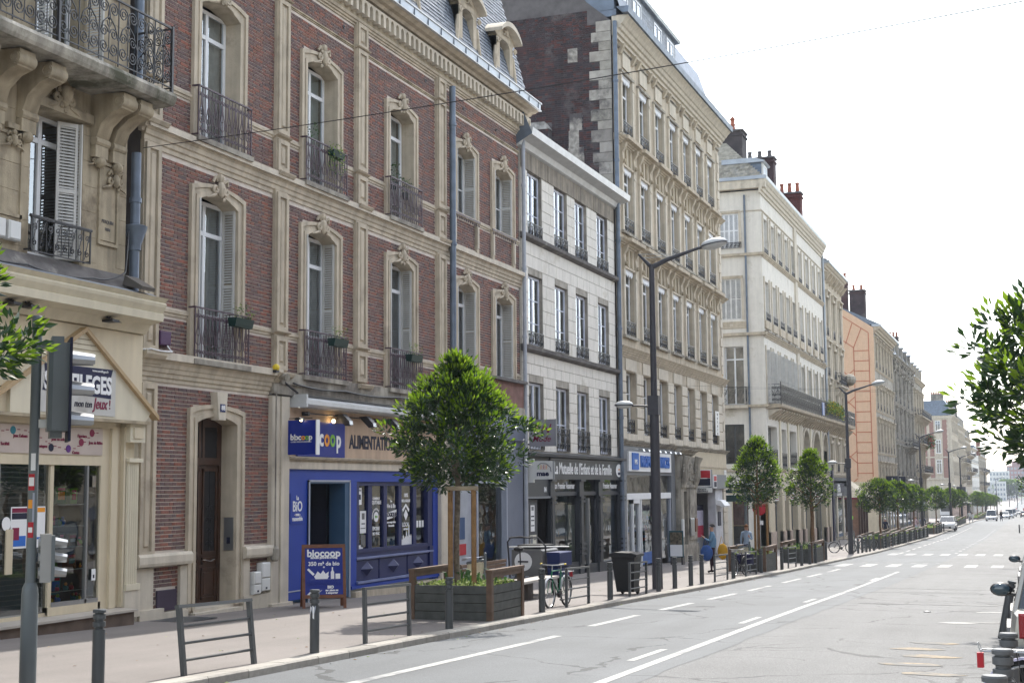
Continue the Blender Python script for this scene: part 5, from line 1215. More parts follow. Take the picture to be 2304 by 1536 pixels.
for v in bm_.vertices: v.co = Vector((v.co.z, v.co.x, v.co.y * .62))
bd = put('round_badge', bm_, O, (XF + .11, 59.4, 2.67)); label_text(bd, 'mae', 59.4, 2.55, .22, NAVY, XF + .122, bold=.006); label_text(bd, 'eee', 59.4, 2.72, .14, PRINTO, XF + .122)
def banner_sign(lab, y, x0, x1, z0, z1, m, edge=GREY_M, nm='projecting_sign', th=.14):
    t_ = thing(nm, lab, 'sign', (XF, y, z0)); q = MB(); q.box(x0, x1, y, y + th, z0, z1, m); q.box(x1 - .012, x1 + .012, y - .006, y + th + .006, z0 - .01, z1 + .01, edge); bx = part('sign_box', q, t_)
    q = MB(); q.box(XF, x0 + .05, y + .03, y + .09, z1 - .08, z1 - .03, IRON); q.box(XF, x0 + .05, y + .03, y + .09, z0 + .05, z0 + .1, IRON); part('bracket', q, t_); return t_, bx
t_, bx = banner_sign('square grey fashion shop sign with wine red script on the cut stone corner', 47.35, XF + .28, XF + 1.28, 3.42, 4.38, mat('satin_grey_sign', (.24, .235, .26), rough=.4))
flat_text(bx, 'J N', XF + .76, 47.34, 4.04, .46, PRINTV, sh=.35); flat_text(bx, 'Mode', XF + .74, 47.34, 3.68, .30, PRINTV, sh=.35, bold=.002)
t_, bx = banner_sign('white insurance sign with small coloured figures and blue letters above the office door', 47.7, XF + .3, XF + 1.06, 2.24, 2.9, PLASTIC_W)
flat_text(bx, 'mae', XF + .66, 47.69, 2.44, .24, NAVY, bold=.010, sx=1.15)
for k, m_ in enumerate((PRINTG, PRINTO, PRINTR, PRINTO)):
    q = MB(); c_ = (XF + .50 + k * .1, 47.685, 2.66); q.ball((c_[0], c_[1], c_[2] + .07), .02, m_, 6, 4, (1, .3, 1))
    q.tube([(c_[0] - .035, c_[1], c_[2] + .04), (c_[0], c_[1], c_[2]), (c_[0] + .035, c_[1], c_[2] + .045)], .009, 4, m_); q.tube([(c_[0] - .03, c_[1], c_[2] - .06), (c_[0], c_[1], c_[2]), (c_[0] + .03, c_[1], c_[2] - .06)], .009, 4, m_); part('little_figure', q, bx)
q = MB(); q.tube([(XF + .46, 47.69, 2.72), (XF + .6, 47.69, 2.82), (XF + .8, 47.69, 2.8), (XF + .96, 47.69, 2.66), (XF + .98, 47.69, 2.5)], .012, 4, NAVY); part('arc_mark', q, bx)
q = MB(); q.box(XF + .1, XF + .3, 47.7, 47.84, 2.12, 2.98, PLASTIC_W); part('wall_arm', q, t_)
# ================================================================ TALL STONE BUILDING
D = thing('tall_stone_building', 'tall carved limestone apartment building of seven bays with dark gable wall and slate attic', 'building', (XF, 71, gz(71)))
y0D, y1D = 59.85, 82.45
bay = [61.1 + 2.985 * k for k in range(7)]
dh = []
for y in bay: dh += [(y, y + 1.72, 18.3, 21.12, .22), (y, y + 1.72, 13.72, 16.76, .22), (y, y + 1.72, 8.88, 11.96, .22), (y, y + 1.76, 4.36, 7.22, .31)]
q = MB(); wall(q, y0D, y1D, 3.95, 23.3, dh, STONE)
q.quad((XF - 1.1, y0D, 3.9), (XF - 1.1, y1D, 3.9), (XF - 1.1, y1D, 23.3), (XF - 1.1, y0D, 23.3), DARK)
q.quad((XF, y1D, gz(82) - .2), (XF, y1D, 23.4), (XF - 12, y1D, 23.4), (XF - 12, y1D, gz(82) - .2), STONE_D)
part('wall', q, D)
st = MB()
# bays: pilasters, sills, heads, scroll consoles
for k, y in enumerate(bay):
    a, c = y, y + 1.72
    for (z0, z1) in ((18.3, 21.2), (13.72, 16.9), (8.88, 12.1)):
        st.box(XF, XF + .10, a - .24, a - .02, z0, z1, STONE_L); st.box(XF, XF + .10, c + .02, c + .24, z0, z1, STONE_L)
        st.box(XF + .10, XF + .13, a - .3, a + .0, z1 - .5, z1 - .42, STONE_L); st.box(XF + .10, XF + .13, c - .0, c + .3, z1 - .5, z1 - .42, STONE_L)
        st.box(XF, XF + .16, a - .32, c + .32, z0 - .14, z0 - .02, STONE_D)
    st.box(XF, XF + .14, a - .24, c + .24, 21.18, 21.3, STONE_D); st.box(XF, XF + .07, a + .2, c - .2, 21.5, 22.2, STONE_L)
    for zt in (17.9, 13.1):     # carved frieze under each string cornice
        for s_ in (a - .13, c + .13):
            st.prism([(XF, zt - 1.25), (XF + .1, zt - 1.2), (XF + .14, zt - .9), (XF + .1, zt - .55), (XF + .24, zt - .3), (XF + .3, zt - .1), (XF, zt - .08)], s_ - .12, s_ + .12, STONE)
            st.ball((XF + .15, s_, zt - .95), .11, STONE_Y, 6, 5)
        for f_ in range(5): st.box(XF, XF + .05 + .03 * (f_ % 2), a + .12 + f_ * .33, a + .30 + f_ * .33, zt - 1.0, zt - .2, STONE_Y if f_ % 2 else STONE)
        st.box(XF, XF + .1, a + .05, c - .05, zt - 1.14, zt - 1.04, STONE)
part('bay_trim', st, D, smooth=30)
st = MB()
for zt, p in ((18.0, .34), (13.18, .42)):
    cornice(st, y0D, y1D + .2, zt - .28, zt, p, STONE, steps=4)
    for y in bay: st.prism([(XF, zt - .1), (XF + p + .1, zt - .06), (XF + p + .12, zt + .10), (XF, zt + .14)], y - .35, y + 2.07, STONE)
cornice(st, y0D, y1D + .3, 7.85, 8.28, .34, STONE, steps=5)
cornice(st, y0D, y1D + .2, 3.82, 4.05, .26, STONE_D, steps=3)
cornice(st, y0D, y1D, 22.25, 22.35, .1, STONE_D, steps=2)
cornice(st, y0D, y1D + .35, 22.6, 23.5, .75, STONE_L, steps=5)
for y in bay: st.prism([(XF, 22.0), (XF + .1, 22.05), (XF + .3, 22.45), (XF, 22.55)], y - .3, y - .05, STONE); st.prism([(XF, 22.0), (XF + .1, 22.05), (XF + .3, 22.45), (XF, 22.55)], y + 1.8, y + 2.05, STONE)
part('string_courses', st, D)
q = MB(); q.prism([(XF + .6, 23.5), (XF + .86, 23.5), (XF + .9, 23.78), (XF + .3, 23.8)], y0D - .35, y1D + .4, LEAD); part('gutter', q, D)
q = MB()
for k in range(34):      # rusticated ends
    z = 4.1 + k * .56
    if 7.8 < z < 8.35 or z > 22: continue
    for a, c in ((y0D + .05, y0D + (.62 if k % 2 else .42)), (y1D - (.62 if k % 2 else .42), y1D - .03)):
        o = MB(); o.cham(XF, XF + .06, 0, c - a, 0, .53, .015, STONE_L); put('corner_stone', o.mesh('corner_stone'), D, (0, a, z))
exd = [(h[0] - .01, h[1] + .01, h[2], h[3] + .3) for h in dh]
blk = ashlar_list(y0D + .6, y1D - .6, 4.1, 7.25, exd, h=.53, lo=2, hi=2.6, seed=4, j=.04, proud=(.05, .06))
lay(D, blk, STONE_L, nm='stone_block', rest='stonework', keep=200, c=.02)
blk = []
for y in bay:
    for k in range(9): blk.append((y - .05 + k * .205, y - .05 + k * .205 + .19, 7.26, 7.8, .05))
lay(D, blk, STONE_L, nm='arch_stone', rest='arch_stones', keep=80)
LAM = mat('white_lambrequin', (.68, .69, .72), rough=.5, var=.05)
lm = MB(); n = 9
for i in range(n):
    a = 1.5 * i / n; dz = .16 + .07 * (i % 2)
    lm.add([(0, a, 0), (0, a + 1.5 / n, 0), (0, a + 1.5 / n, -dz * .8), (0, a + .75 / n, -dz - .08), (0, a, -dz * .8), (.03, a, 0), (.03, a + 1.5 / n, 0), (.03, a + 1.5 / n, -dz * .8), (.03, a + .75 / n, -dz - .08), (.03, a, -dz * .8)],
           [(0, 1, 2, 3, 4), (5, 6, 7, 8, 9), (4, 3, 8, 9), (3, 2, 7, 8)], LAM)
lm.box(0, .05, 0, 1.5, 0, .1, LAM); lme = lm.mesh('lambrequin')
for k, y in enumerate(bay):
    for z0, h_ in ((18.3, 2.78), (13.72, 3.0), (8.88, 3.04)):
        window(D, y + .06, z0, 1.6, h_, XF - .19, rows=(-.72,) if z0 > 18 else (-.80, .16), cols=2, cur='both' if (k + int(z0)) % 3 else None, split=True, f=.1)
        put('window_guard', railing(1.68, .68, 'small', IRON, .016, .34), D, (XF + .05, y + .02, z0)); put('lambrequin', lme, D, (XF - .04, y + .11, z0 + h_ + .02))
    window(D, y + .06, 4.38, 1.64, 2.82, XF - .27, rows=(.66,), cols=2, cur='full', curm=CURT if k < 4 else CURT_D, split=True, f=.1)
    put('window_guard', railing(1.72, .66, 'small', IRON, .016, .34), D, (XF - .08, y + .02, 4.38))
    q = MB(); q.box(XF - .1, XF + .04, y, y + 1.76, 4.02, 4.37, STONE_L); part('sill_block', q, D)
# gable wall seen above the cut stone house
X2 = XF - 13; q = MB()
prof = [(XF - .05, 3), (XF - .05, 23.3), (XF - 1.2, 24.3), (XF - 4, 27.5), (X2, 27.5), (X2, 3)]
q.prism(prof, y0D - .02, y0D + .3, MORTAR_D); q.box(X2, XF - 3.0, y0D - .42, y0D, 10, 18.4, MORTAR_D)
q.prism([(X2, 18.4), (XF - 2.95, 18.4), (XF - 3.2, 18.75), (X2, 18.75)], y0D - .46, y0D, mat('lime_render_ledge', (.42, .40, .37), var=.25, stain=(.15, .14, .13), stain_at=.55, bump=.6, bscale=12)); gw = part('gable_wall', q, D)
def gable_bricks(x0, x1, z0, z1, yf, seed, ex_=()):
    l = brick_list(x0, x1, z0, z1, ex_, seed, ch=.10, L=.30, S=.16, j=.013); return [(p, q_, a, b_, pr, yf) for (p, q_, a, b_, pr) in l]
quo = []; rnd = random.Random(12); z = 3.; k = 0
while z < 23.2:
    h_ = rnd.uniform(.42, .62); wd = (.95 if k % 2 else .55) + rnd.uniform(-.1, .15); quo.append((XF - .08 - wd, XF - .06, z, z + h_)); z += h_; k += 1
z = 3.5; k = 0; old = []
while z < 23:
    h_ = rnd.uniform(.5, .9)
    if rnd.random() < .62 : old.append((XF - 2.1 - rnd.uniform(0, .15), XF - 1.62 + rnd.uniform(-.2, .25), z, z + h_))
    z += h_
gexc = quo + old + [(XF - 30, XF - 2.98, 3, 18.8)]
gb = gable_bricks(XF - 10.5, XF - .06, 13.5, 23.9, y0D - .02, 3, gexc + [(XF - 1.2, XF, 23.25, 25)]) + gable_bricks(XF - 10.5, XF - 3.02, 13.5, 18.4, y0D - .42, 4)
q = MB()
for (p, q_, a, b_, pr, yf) in gb: q.add([(p, yf - pr, a), (q_, yf - pr, a), (q_, yf - pr, b_), (p, yf - pr, b_), (p, yf, a), (q_, yf, a), (q_, yf, b_), (p, yf, b_)], [(0, 1, 2, 3), (0, 4, 5, 1), (1, 5, 6, 2), (3, 2, 6, 7), (0, 3, 7, 4)], BRICK_D)
part('brickwork', q, gw, kind='stuff')
QST = mat('grey_quoin_stone', palette=[(.34, .31, .27), (.28, .26, .22), (.38, .35, .31), (.20, .18, .16)], var=.2, scale=3, bump=.5, bscale=18, stain=(.10, .09, .085), stain_at=.6)
RUB = mat('flaking_old_stone', (.34, .31, .27), var=.35, scale=6, bump=.9, bscale=9, stain=(.09, .08, .08), stain_at=.5)
for (a, c, z0, z1) in quo:
    if z0 < 12: continue
    o = MB(); o.prism([(a, z0 + .01), (c, z0 + .01), (c, z1 - .01), (a, z1 - .01)], y0D - .065 - rnd.uniform(0, .02), y0D, QST); part('quoin', o, gw)
for (a, c, z0, z1) in old:
    if z0 < 12: continue
    o = MB(); o.add([(a, y0D - .05, z0), (c, y0D - .05, z0), (c, y0D - .05, z1), (a, y0D - .05, z1), (a, y0D, z0), (c, y0D, z0), (c, y0D, z1), (a, y0D, z1)], [(0, 1, 2, 3), (0, 4, 5, 1), (1, 5, 6, 2), (2, 6, 7, 3), (0, 3, 7, 4)], RUB); part('old_stone', o, gw)
o = MB(); o.prism([(XF - 10.5, 24.0), (XF - 5.6, 24.0), (XF - 5.7, 25.1), (XF - 10.5, 25.3)], y0D - .07, y0D, RUB); part('rubble_patch', o, gw)
# slate attic with skylights, chimney
q = MB(); q.add([(XF + .4, y0D, 23.8), (XF + .4, y1D - 3, 23.8), (XF - .2, y1D - 4, 26), (XF - .2, y0D, 26), (XF - 8, y0D, 27.6), (XF - 8, y1D - 4, 27.6)], [(0, 1, 2, 3), (3, 2, 5, 4)], LEAD); q.box(XF - 9, XF + .1, y0D, 71.6, 23.8, 25.75, LEAD)
q.prism([(XF - 9, 25.75), (XF + .3, 25.75), (XF + .36, 25.88), (XF - 9, 27.2)], y0D - .3, 71.9, ZINC)
q.box(XF - 10, XF + .2, y0D, y1D, 23.5, 23.82, LEAD)
rfD = part('roof', q, D); q = MB(); z = 23.85; k = 0
while z < 25.7:
    y = y0D + .02 + (.15 if k % 2 else 0)
    while y < 71.3: q.box(XF + .1, XF + .118, y, y + .29, z, z + .19, SLATE); y += .3
    z += .2; k += 1
part('slate', q, rfD, kind='stuff')
for y in (60.6, 63.0, 67.0, 69.6): window(rfD, y, 24.2, 1.5, 1.3, XF + .15, rows=(), cols=2, f=.1, mull=.08)
q = MB(); q.box(XF - 3.2, XF - 2.0, 64.0, 66.2, 26, 29.5, BRICK_D); part('chimney', q, rfD)
# ground floor left: grey postal shop; carved doorway; bank
W_ = thing('mail_shop_front', 'grey shopfront with white panel and raised blue letters behind the tall lamp post', 'shopfront', (XF, 65, gz(65)))
g6 = gz(65); q = MB()
q.box(XF - .2, XF + .05, 60.1, 60.85, g6 - .2, 3.8, GREY_M); q.box(XF - .2, XF + .05, 60.85, 69.9, 2.5, 3.8, GREY_M); q.box(XF - .2, XF + .05, 69.1, 69.9, g6 - .3, 2.5, GREY_M)
q.box(XF - .15, XF + .06, 60.85, 68.9, 1.38, 1.66, WHITE)
for y in (60.85, 61.9, 63.0, 63.3, 66.2, 68.8): q.box(XF - .12, XF + .04, y, y + .1, g6, 1.38, WHITE if y < 64 else GREY_L)
q.box(XF - .12, XF + .04, 61.9, 63.0, 1.2, 1.38, WHITE); q.box(XF - .12, XF + .04, 61.9, 63.0, g6 + .0, g6 + .25, WHITE)
part('shop_frame', q, W_)
for a, c, z0, z1 in ((60.95, 69.0, 1.66, 2.5), (60.95, 63.3, g6, 1.38), (63.3, 66.2, g6 + .1, 1.38), (66.3, 68.8, g6 + .2, 1.38)):
    q = MB(); q.quad((XF - .06, a, z0), (XF - .06, c, z0), (XF - .06, c, z1), (XF - .06, a, z1), GL_S); part('pane', q, W_)
q = MB(); interior(q, 60.9, 69, g6 - .1, 2.5, XF - 3, XF - .15, mat('mail_room', (.16, .16, .17), var=.5, scale=2), GREY_M)
rnd = random.Random(3)
for k in range(50): y = rnd.uniform(61, 68.5); z = g6 + rnd.choice([.3, .7, 1.1, 1.6, 2.1]); q.box(XF - .7, XF - .6, y, y + rnd.uniform(.15, .4), z, z + rnd.uniform(.12, .3), rnd.choice([PRINTW, PRINTW, GREY_M, PRINTR, PRINTB, DARK, DARK]))
part('shop_room', q, W_)
q = MB(); q.box(XF - .05, XF - .03, 63.4, 66.2, g6 + .1, g6 + .65, mat('blue_window_film', (.08, .15, .38))); part('window_film', q, W_)
q = MB(); q.box(XF + .05, XF + .14, 61.0, 68.75, 2.66, 3.56, PRINTW); sb = part('sign_panel', q, W_)
q = MB(); q.box(XF + .14, XF + .19, 61.45, 62.5, 2.74, 3.5, PRINTB); part('square_logo', q, sb); label_text(sb, 'PPS', 61.97, 3.08, .3, PRINTW, XF + .195, bold=.008)
label_text(sb, 'PROPOST SERVICES', 65.55, 3.1, .70, PRINTB, XF + .15, sx=.88, bold=.028, ext=.05)
for k in range(8): q = MB(); y = 61.6 + k * 1.0; q.tube([(XF + .1, y, 3.68), (XF + .5, y + .1, 3.66)], .015, 5, ALU); q.prism([(XF + .4, 3.7), (XF + .62, 3.66), (XF + .66, 3.56), (XF + .5, 3.58)], y, y + .3, ALU); part('spotlight', q, W_)
Dr = thing('carved_stone_doorway', 'worn carved stone doorway with tall narrow recess between mail shop and bank', 'doorway', (XF, 71.5, gz(71)))
q = MB(); g7 = gz(72)
q.box(XF - .3, XF + .34, 69.95, 70.5, g7 - .2, 1.9, STONE_D); q.box(XF - .3, XF + .34, 71.3, 73.3, g7 - .2, 1.9, STONE_D); q.box(XF - .3, XF + .3, 70.5, 71.3, 1.7, 1.95, STONE_D); q.box(XF, XF + .42, 69.85, 73.35, g7 - .2, g7 + .9, STONE_D); q.box(XF - .35, XF - .2, 70.4, 71.4, g7, 1.8, DARK)
q.box(XF + .34, XF + .4, 71.5, 73.1, -.8, 1.8, STONE_D); q.box(XF - .2, XF + .4, 69.9, 73.4, 1.9, 2.05, STONE_D); q.box(XF - .2, XF + .3, 69.95, 73.3, 2.05, 3.5, STONE_D); cornice(q, 69.8, 73.5, 3.5, 3.9, .5, STONE_D, steps=3)
part('door_surround', q, Dr); q = MB()
for k in range(5): carved(q, 70.6 + .55 * k, 2.5 + .35 * (k % 2), .34, STONE_D, XF + .25, k)
for y in (70.2, 72.9): q.tube([(XF + .35, y, 1.9), (XF + .5, y, 2.5), (XF + .5, y, 3.1), (XF + .62, y, 3.5)], [.14, .2, .16, .22], 8, STONE_D); carved(q, y, 2.9, .28, STONE_D, XF + .42, int(y))
part('carving', q, Dr, smooth=40)
for a, c, z0, z1, m_ in ((69.8, 70.0, -.6, .3, PLASTIC_W), (71.5, 72.3, -.6, .3, ALU), (72.5, 73.0, -.4, .3, WOODA)): q = MB(); q.cham(XF + .35, XF + .46, a, c, z0, z1, .02, m_); part('letter_box', q, Dr)
K = thing('bank_front', 'bank entrance with red and black square logo on grey fascia and a cash machine recess', 'shopfront', (XF, 78, gz(78)))
q = MB(); g8 = gz(78)
q.box(XF - .1, XF + .08, 73.35, 82.4, 2.62, 3.85, BEIGE); q.box(XF - .1, XF + .12, 73.35, 82.4, 3.0, 3.06, STONE); q.box(XF - .1, XF + .1, 73.35, 73.7, g8 - .3, 2.62, BEIGE)
part('stone_lintel', q, K)
q = MB(); q.box(XF, XF + .22, 77.4, 81.6, 1.82, 2.62, GREY_M); q.box(XF - .1, XF + .1, 73.6, 77.4, 1.82, 2.62, GREY_M); part('fascia', q, K)
q = MB(); interior(q, 73.7, 81.3, g8, 1.82, XF - 2.4, XF - .02, mat('white_recess', (.5, .5, .52), var=.04), GREY_M); q.box(XF - .5, XF - .4, 74.0, 74.8, g8, 1.3, ANTH); q.box(XF - .8, XF - .7, 75.0, 79.4, -.9, -.25, mat('mulberry_panel', (.35, .02, .05))); q.box(XF - .8, XF - .7, 75.0, 79.4, -.25, .6, mat('lilac_panel', (.42, .4, .5))); q.box(XF - .8, XF - .7, 75.0, 79.4, .6, .9, PRINTK); q.box(XF - .8, XF - .7, 75, 79.4, g8, -.9, GREY_M); q.box(XF - .75, XF - .6, 76.2, 76.35, g8, 1.8, IRON)
part('entrance_recess', q, K)
q = MB(); q.box(XF - .4, XF + .05, 79.3, 81.2, g8 + .2, 1.8, mat('pale_cash_machine', (.5, .5, .52))); q.prism([(XF, .95), (XF + .5, .75), (XF + .55, .85), (XF + .3, 1.15), (XF, 1.2)], 79.5, 81.0, PRINTW); q.box(XF + .05, XF + .08, 79.8, 80.6, -.3, .5, PRINTK); part('cash_machine', q, K)
for k in range(7): q = MB(); z = g8 + .02 + k * .62; q.cham(XF - .1, XF + .12, 81.3, 82.42, z, z + .6, .02, STONE_L); part('pier_stone', q, K)
t_, bx = banner_sign('square bank sign half red half black in a white frame', 73.9, XF + .1, XF + 1.05, 1.95, 2.85, PRINTW); K2 = bx
q = MB(); q.box(XF + .17, XF + .98, 73.88, 73.9, 2.4, 2.8, PRINTR); q.box(XF + .17, XF + .98, 73.88, 73.9, 2.0, 2.38, PRINTK); q.box(XF + .3, XF + .82, 73.87, 73.88, 2.37, 2.41, PRINTW); part('logo', q, bx)
q = MB(); q.box(XF + .14, XF + 1.05, 73.9, 73.98, 1.62, 1.88, PLASTIC_W); nb = part('name_plate', q, t_); flat_text(nb, 'SOCIETE', XF + .52, 73.89, 1.8, .12, PRINTK, bold=.003); flat_text(nb, 'GENERALE', XF + .55, 73.89, 1.69, .12, PRINTK, bold=.003)
q = MB(); q.box(XF + .22, XF + .28, 77.9, 78.75, 1.86, 2.6, PRINTW); q.box(XF + .28, XF + .29, 78.0, 78.65, 2.26, 2.54, PRINTR); q.box(XF + .28, XF + .29, 78.0, 78.65, 1.92, 2.22, PRINTK); part('square_logo', q, K)
q = MB(); q.box(XF + .1, XF + .12, 81.6, 82.2, 2.1, 2.9, PLASTIC_W); q.box(XF + .12, XF + .125, 81.75, 82.05, 2.25, 2.45, PRINTK); part('street_number', q, K)
q = MB(); q.box(XF + .08, XF + .1, 79.6, 80.6, 4.9, 6.3, PLASTIC_W); vs_ = part('vertical_plate', q, D)
for k, s_ in enumerate('NOTAIRE'[:6]): label_text(vs_, s_, 80.1, 6.1 - k * .22, .2, PRINTK, XF + .105)
# ================================================================ CORNER BUILDING WITH THE LONG BALCONY
def chimney(parent, x0, x1, y0, y1, z0, z1, pots=3, m=BRICK_D, pm=None, ph=.7):
    pm = pm or mat('terracotta_pot', (.30, .10, .06), var=.25)
    q = MB(); q.box(x0, x1, y0, y1, z0, z1, m); q.box(x0 - .08, x1 + .08, y0 - .08, y1 + .08, z1 - .35, z1 - .2, m); q.box(x0 - .1, x1 + .1, y0 - .1, y1 + .1, z1, z1 + .12, MORTAR_D); c = part('chimney', q, parent)
    for k in range(pots):
        q = MB(); t = (k + .5) / pots; X_ = x0 + (x1 - x0) * t if (x1 - x0) > (y1 - y0) else (x0 + x1) / 2; Y_ = (y0 + y1) / 2 if (x1 - x0) > (y1 - y0) else y0 + (y1 - y0) * t
        q.lathe([(.2, 0), (.14, ph * .8), (.19, ph * .85), (.17, ph)], (X_, Y_, z1 + .1), 8, pm); part('chimney_pot', q, c)
    return c
E_ = thing('corner_balcony_building', 'pale limestone corner building with long black balcony and closed white side shutters', 'building', (XF, 111, gz(111)))
y0, y1 = 96.4, 126.1
ew = [96.95 + 2.93 * k for k in range(5)] + [112.2 + 3.62 * k for k in range(4)]
eh = []
for y in ew: eh += [(y, y + 1.75, 18.3, 20.85, .22), (y, y + 1.75, 13.55, 16.35, .22), (y, y + 1.85, 7.72, 11.5, .22)]
f2 = [(97.0, 100.6, 3.4, 6.15), (102.5, 104.5, 3.2, 6.1), (105.7, 109.1, 3.35, 6.1)]; arches = [(111.8, 115.4), (117, 121.4), (122.9, 125.8)]
for h in f2: eh.append((*h, .5))
for a, c in arches: eh.append((a, c, 2.95, 6.45, .6))
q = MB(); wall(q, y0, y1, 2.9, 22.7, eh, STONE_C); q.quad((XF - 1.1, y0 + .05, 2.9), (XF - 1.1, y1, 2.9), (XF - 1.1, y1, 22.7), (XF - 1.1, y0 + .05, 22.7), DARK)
sw = [(-20.35, -19.0, 18.7, 21.15), (-20.4, -18.92, 13.6, 16.5), (-20.2, -18.85, 7.6, 11.7), (-20.35, -18.95, 3.5, 6.25), (-19.9, -18.8, gz(96), .95)]
sm = MB(); wall(sm, XF - 14, XF, gz(96) - .2, 22.7, [(a, c, z0, z1, .3) for a, c, z0, z1 in sw], STONE_C, x=0, depth=.3)
q.add([(v[1], y0 - v[0], v[2]) for v in sm.v], sm.f, STONE_C)     # turned to the side street
q.quad((XF, y0 + .7, gz(96)), (XF - 14, y0 + .7, gz(96)), (XF - 14, y0 + .7, 22.7), (XF, y0 + .7, 22.7), DARK)
part('wall', q, E_)
st = MB()
for zb, zt, p in ((17.95, 18.26, .2), (12.3, 12.64, .26), (21.2, 21.3, .08), (22.4, 23.4, .5), (7.3, 7.6, .2), (2.86, 3.16, .2)):
    cornice(st, y0 - (p if zb > 20 else 0), y1, zb, zt, p, STONE_L if zb > 20 else STONE, steps=4 if zt - zb > .5 else 3); st.box(XF - 14, XF + p * .9, y0 - p * .9, y0, zb + (zt - zb) * .4, zt, STONE_L if zb > 20 else STONE)
for k, y in enumerate(ew):
    for z0, zt in ((18.3, 20.85), (13.55, 16.35), (7.72, 11.5)):
        st.box(XF, XF + .09, y - .26, y - .02, z0 - .1, zt + .25, STONE_L); st.box(XF, XF + .09, y + 1.77, y + 2.01, z0 - .1, zt + .25, STONE_L)
    st.box(XF, XF + .14, y - .2, y + 1.95, 12.95, 13.5, STONE); st.box(XF, XF + .3, y - .25, y + 2, 12.64, 12.78, STONE_D)
st.box(XF, XF + .12, 110.3, 111.4, 3.2, 22.4, STONE_L)
for y in (101.4, 104.9, 109.6, 111.2, 116, 122): st.box(XF, XF + .1, y, y + .5, 3.2, 7.3, CREAM_L)
part('string_courses', st, E_)
st = MB()
for a, c in arches:
    yc = (a + c) / 2; r_ = (c - a) / 2; zs = 6.45 - r_ if r_ < 2.2 else 4.3
    oc = [(a, 2.95), (a, zs)] + [(yc + r_ * cos(pi - pi * i / 10), zs + (6.45 - zs) * sin(pi * i / 10)) for i in range(11)] + [(c, zs), (c, 2.95)]
    oo = [(a - .2, 2.95), (a - .2, zs)] + [(yc + (r_ + .2) * cos(pi - pi * i / 10), zs + (6.65 - zs) * sin(pi * i / 10)) for i in range(11)] + [(c + .2, zs), (c + .2, 2.95)]
    st.ring(oo, oc, XF, XF + .14, STONE_L, xin=XF - .5)
    for sgn in (0, 1): 
        cy = a if sgn == 0 else c; cr = [(p[0], p[1]) for p in oc if (p[0] <= yc if sgn == 0 else p[0] >= yc)]
        st.add([(XF + .0, *p) for p in cr] + [(XF + .0, cy, 6.5)], [tuple(range(len(cr) + 1))], STONE_C)
part('arch', st, E_)
for (a, c, z0, z1) in f2: window(E_, a, z0, c - a, z1 - z0, XF - .45, rows=(), cols=3 if c - a > 3 else 2, cur='full' if a == 102.5 else 'both', m=mat('taupe_frame', (.25, .24, .23)), split=True)
for a, c in arches: window(E_, a, 2.95, c - a, 3.5, XF - .55, rows=(.55,), cols=3, m=MATS['taupe_frame'], cur=None)
for (a, c, z0, z1) in f2: put('window_guard', railing(c - a, 1.15, 'small', IRON, .02, .4), E_, (XF + .02, a, z0))
for k, y in enumerate(ew):
    window(E_, y + .05, 18.3, 1.65, 2.55, XF - .19, rows=(.5,), cols=2, cur='full' if k < 5 else None, split=False, f=.12); window(E_, y + .05, 13.55, 1.65, 2.8, XF - .19, rows=(.5,), cols=2, cur='full' if k > 4 else None, split=False, f=.12)
    window(E_, y + .05, 7.72, 1.75, 3.78, XF - .19, rows=(-.75,), cols=2, cur='full', curm=CURT_D, split=False, f=.12)
    put('window_guard', railing(1.7, .45, 'small', IRON, .022, .4), E_, (XF + .06, y + .03, 18.28)); put('window_guard', railing(1.7, .6, 'small', IRON, .022, .4), E_, (XF + .12, y + .03, 13.5))
    if k < 5: put('shutter', shutter_mesh(.42, 3.7, WHITE_W), E_, (XF - .1, y + .02, 7.74)); put('shutter', shutter_mesh(.42, 3.7, WHITE_W), E_, (XF - .1, y + 1.7, 7.74))
q = MB(); bx0, bx1 = 97.2, 133.0
pr = [(XF, 7.3), (XF + .85, 7.42), (XF + .95, 7.5), (XF + .98, 7.66), (XF, 7.7)]
q.prism(pr, bx0, bx1, STONE); q.prism([(XF, 6.75), (XF + .5, 7.1), (XF + .8, 7.3), (XF, 7.3)], bx0 + .1, 110.6, STONE_L)
y = 97.6
while y < bx1: q.prism([(XF, 6.6), (XF + .18, 6.68), (XF + .4, 6.98), (XF + .8, 7.2), (XF + .85, 7.34), (XF, 7.34)], y, y + .28, STONE); y += 1.15
part('balcony_slab', q, E_)
put('balcony_railing', railing(bx1 - bx0, 1.32, 'volute', IRON, .024, 1.1), E_, (XF + .92, bx0, 7.72)); o = put('balcony_railing', railing(.9, 1.32, 'volute', IRON, .022, .45), E_, (XF + .95, bx0, 7.72)); o.rotation_euler = (0, 0, pi / 2)
q = MB(); q.box(XF + .9, XF + .96, bx0 - .03, bx0 + .03, 7.6, 9.2, IRON); q.box(XF + .9, XF + .96, 116.6, 116.7, 7.6, 9.2, IRON); part('railing_post', q, E_)
q = MB(); q.box(XF + .8, XF + .98, 117.0, 118.2, 7.8, 8.85, mat('blue_tarpaulin', (.02, .09, .32), rough=.4)); tag(part('blue_screen', q), 'bright blue screen tied to the long black balcony', 'screen')
q = MB(); sprig(q, (XF + .98, 124.6, 8.5), (.35, 5.2, .75), 1500, [LEAF_Y, mat('golden_leaf', (.45, .33, .03), trans=.3), LEAF_B, LEAF_P], 3, droop=.8, size=.2); t_ = thing('balcony_plants', 'overflowing yellow and green plants along the far end of the black balcony', 'plants', (XF + .9, 124, 7.7)); part('foliage', q, t_)
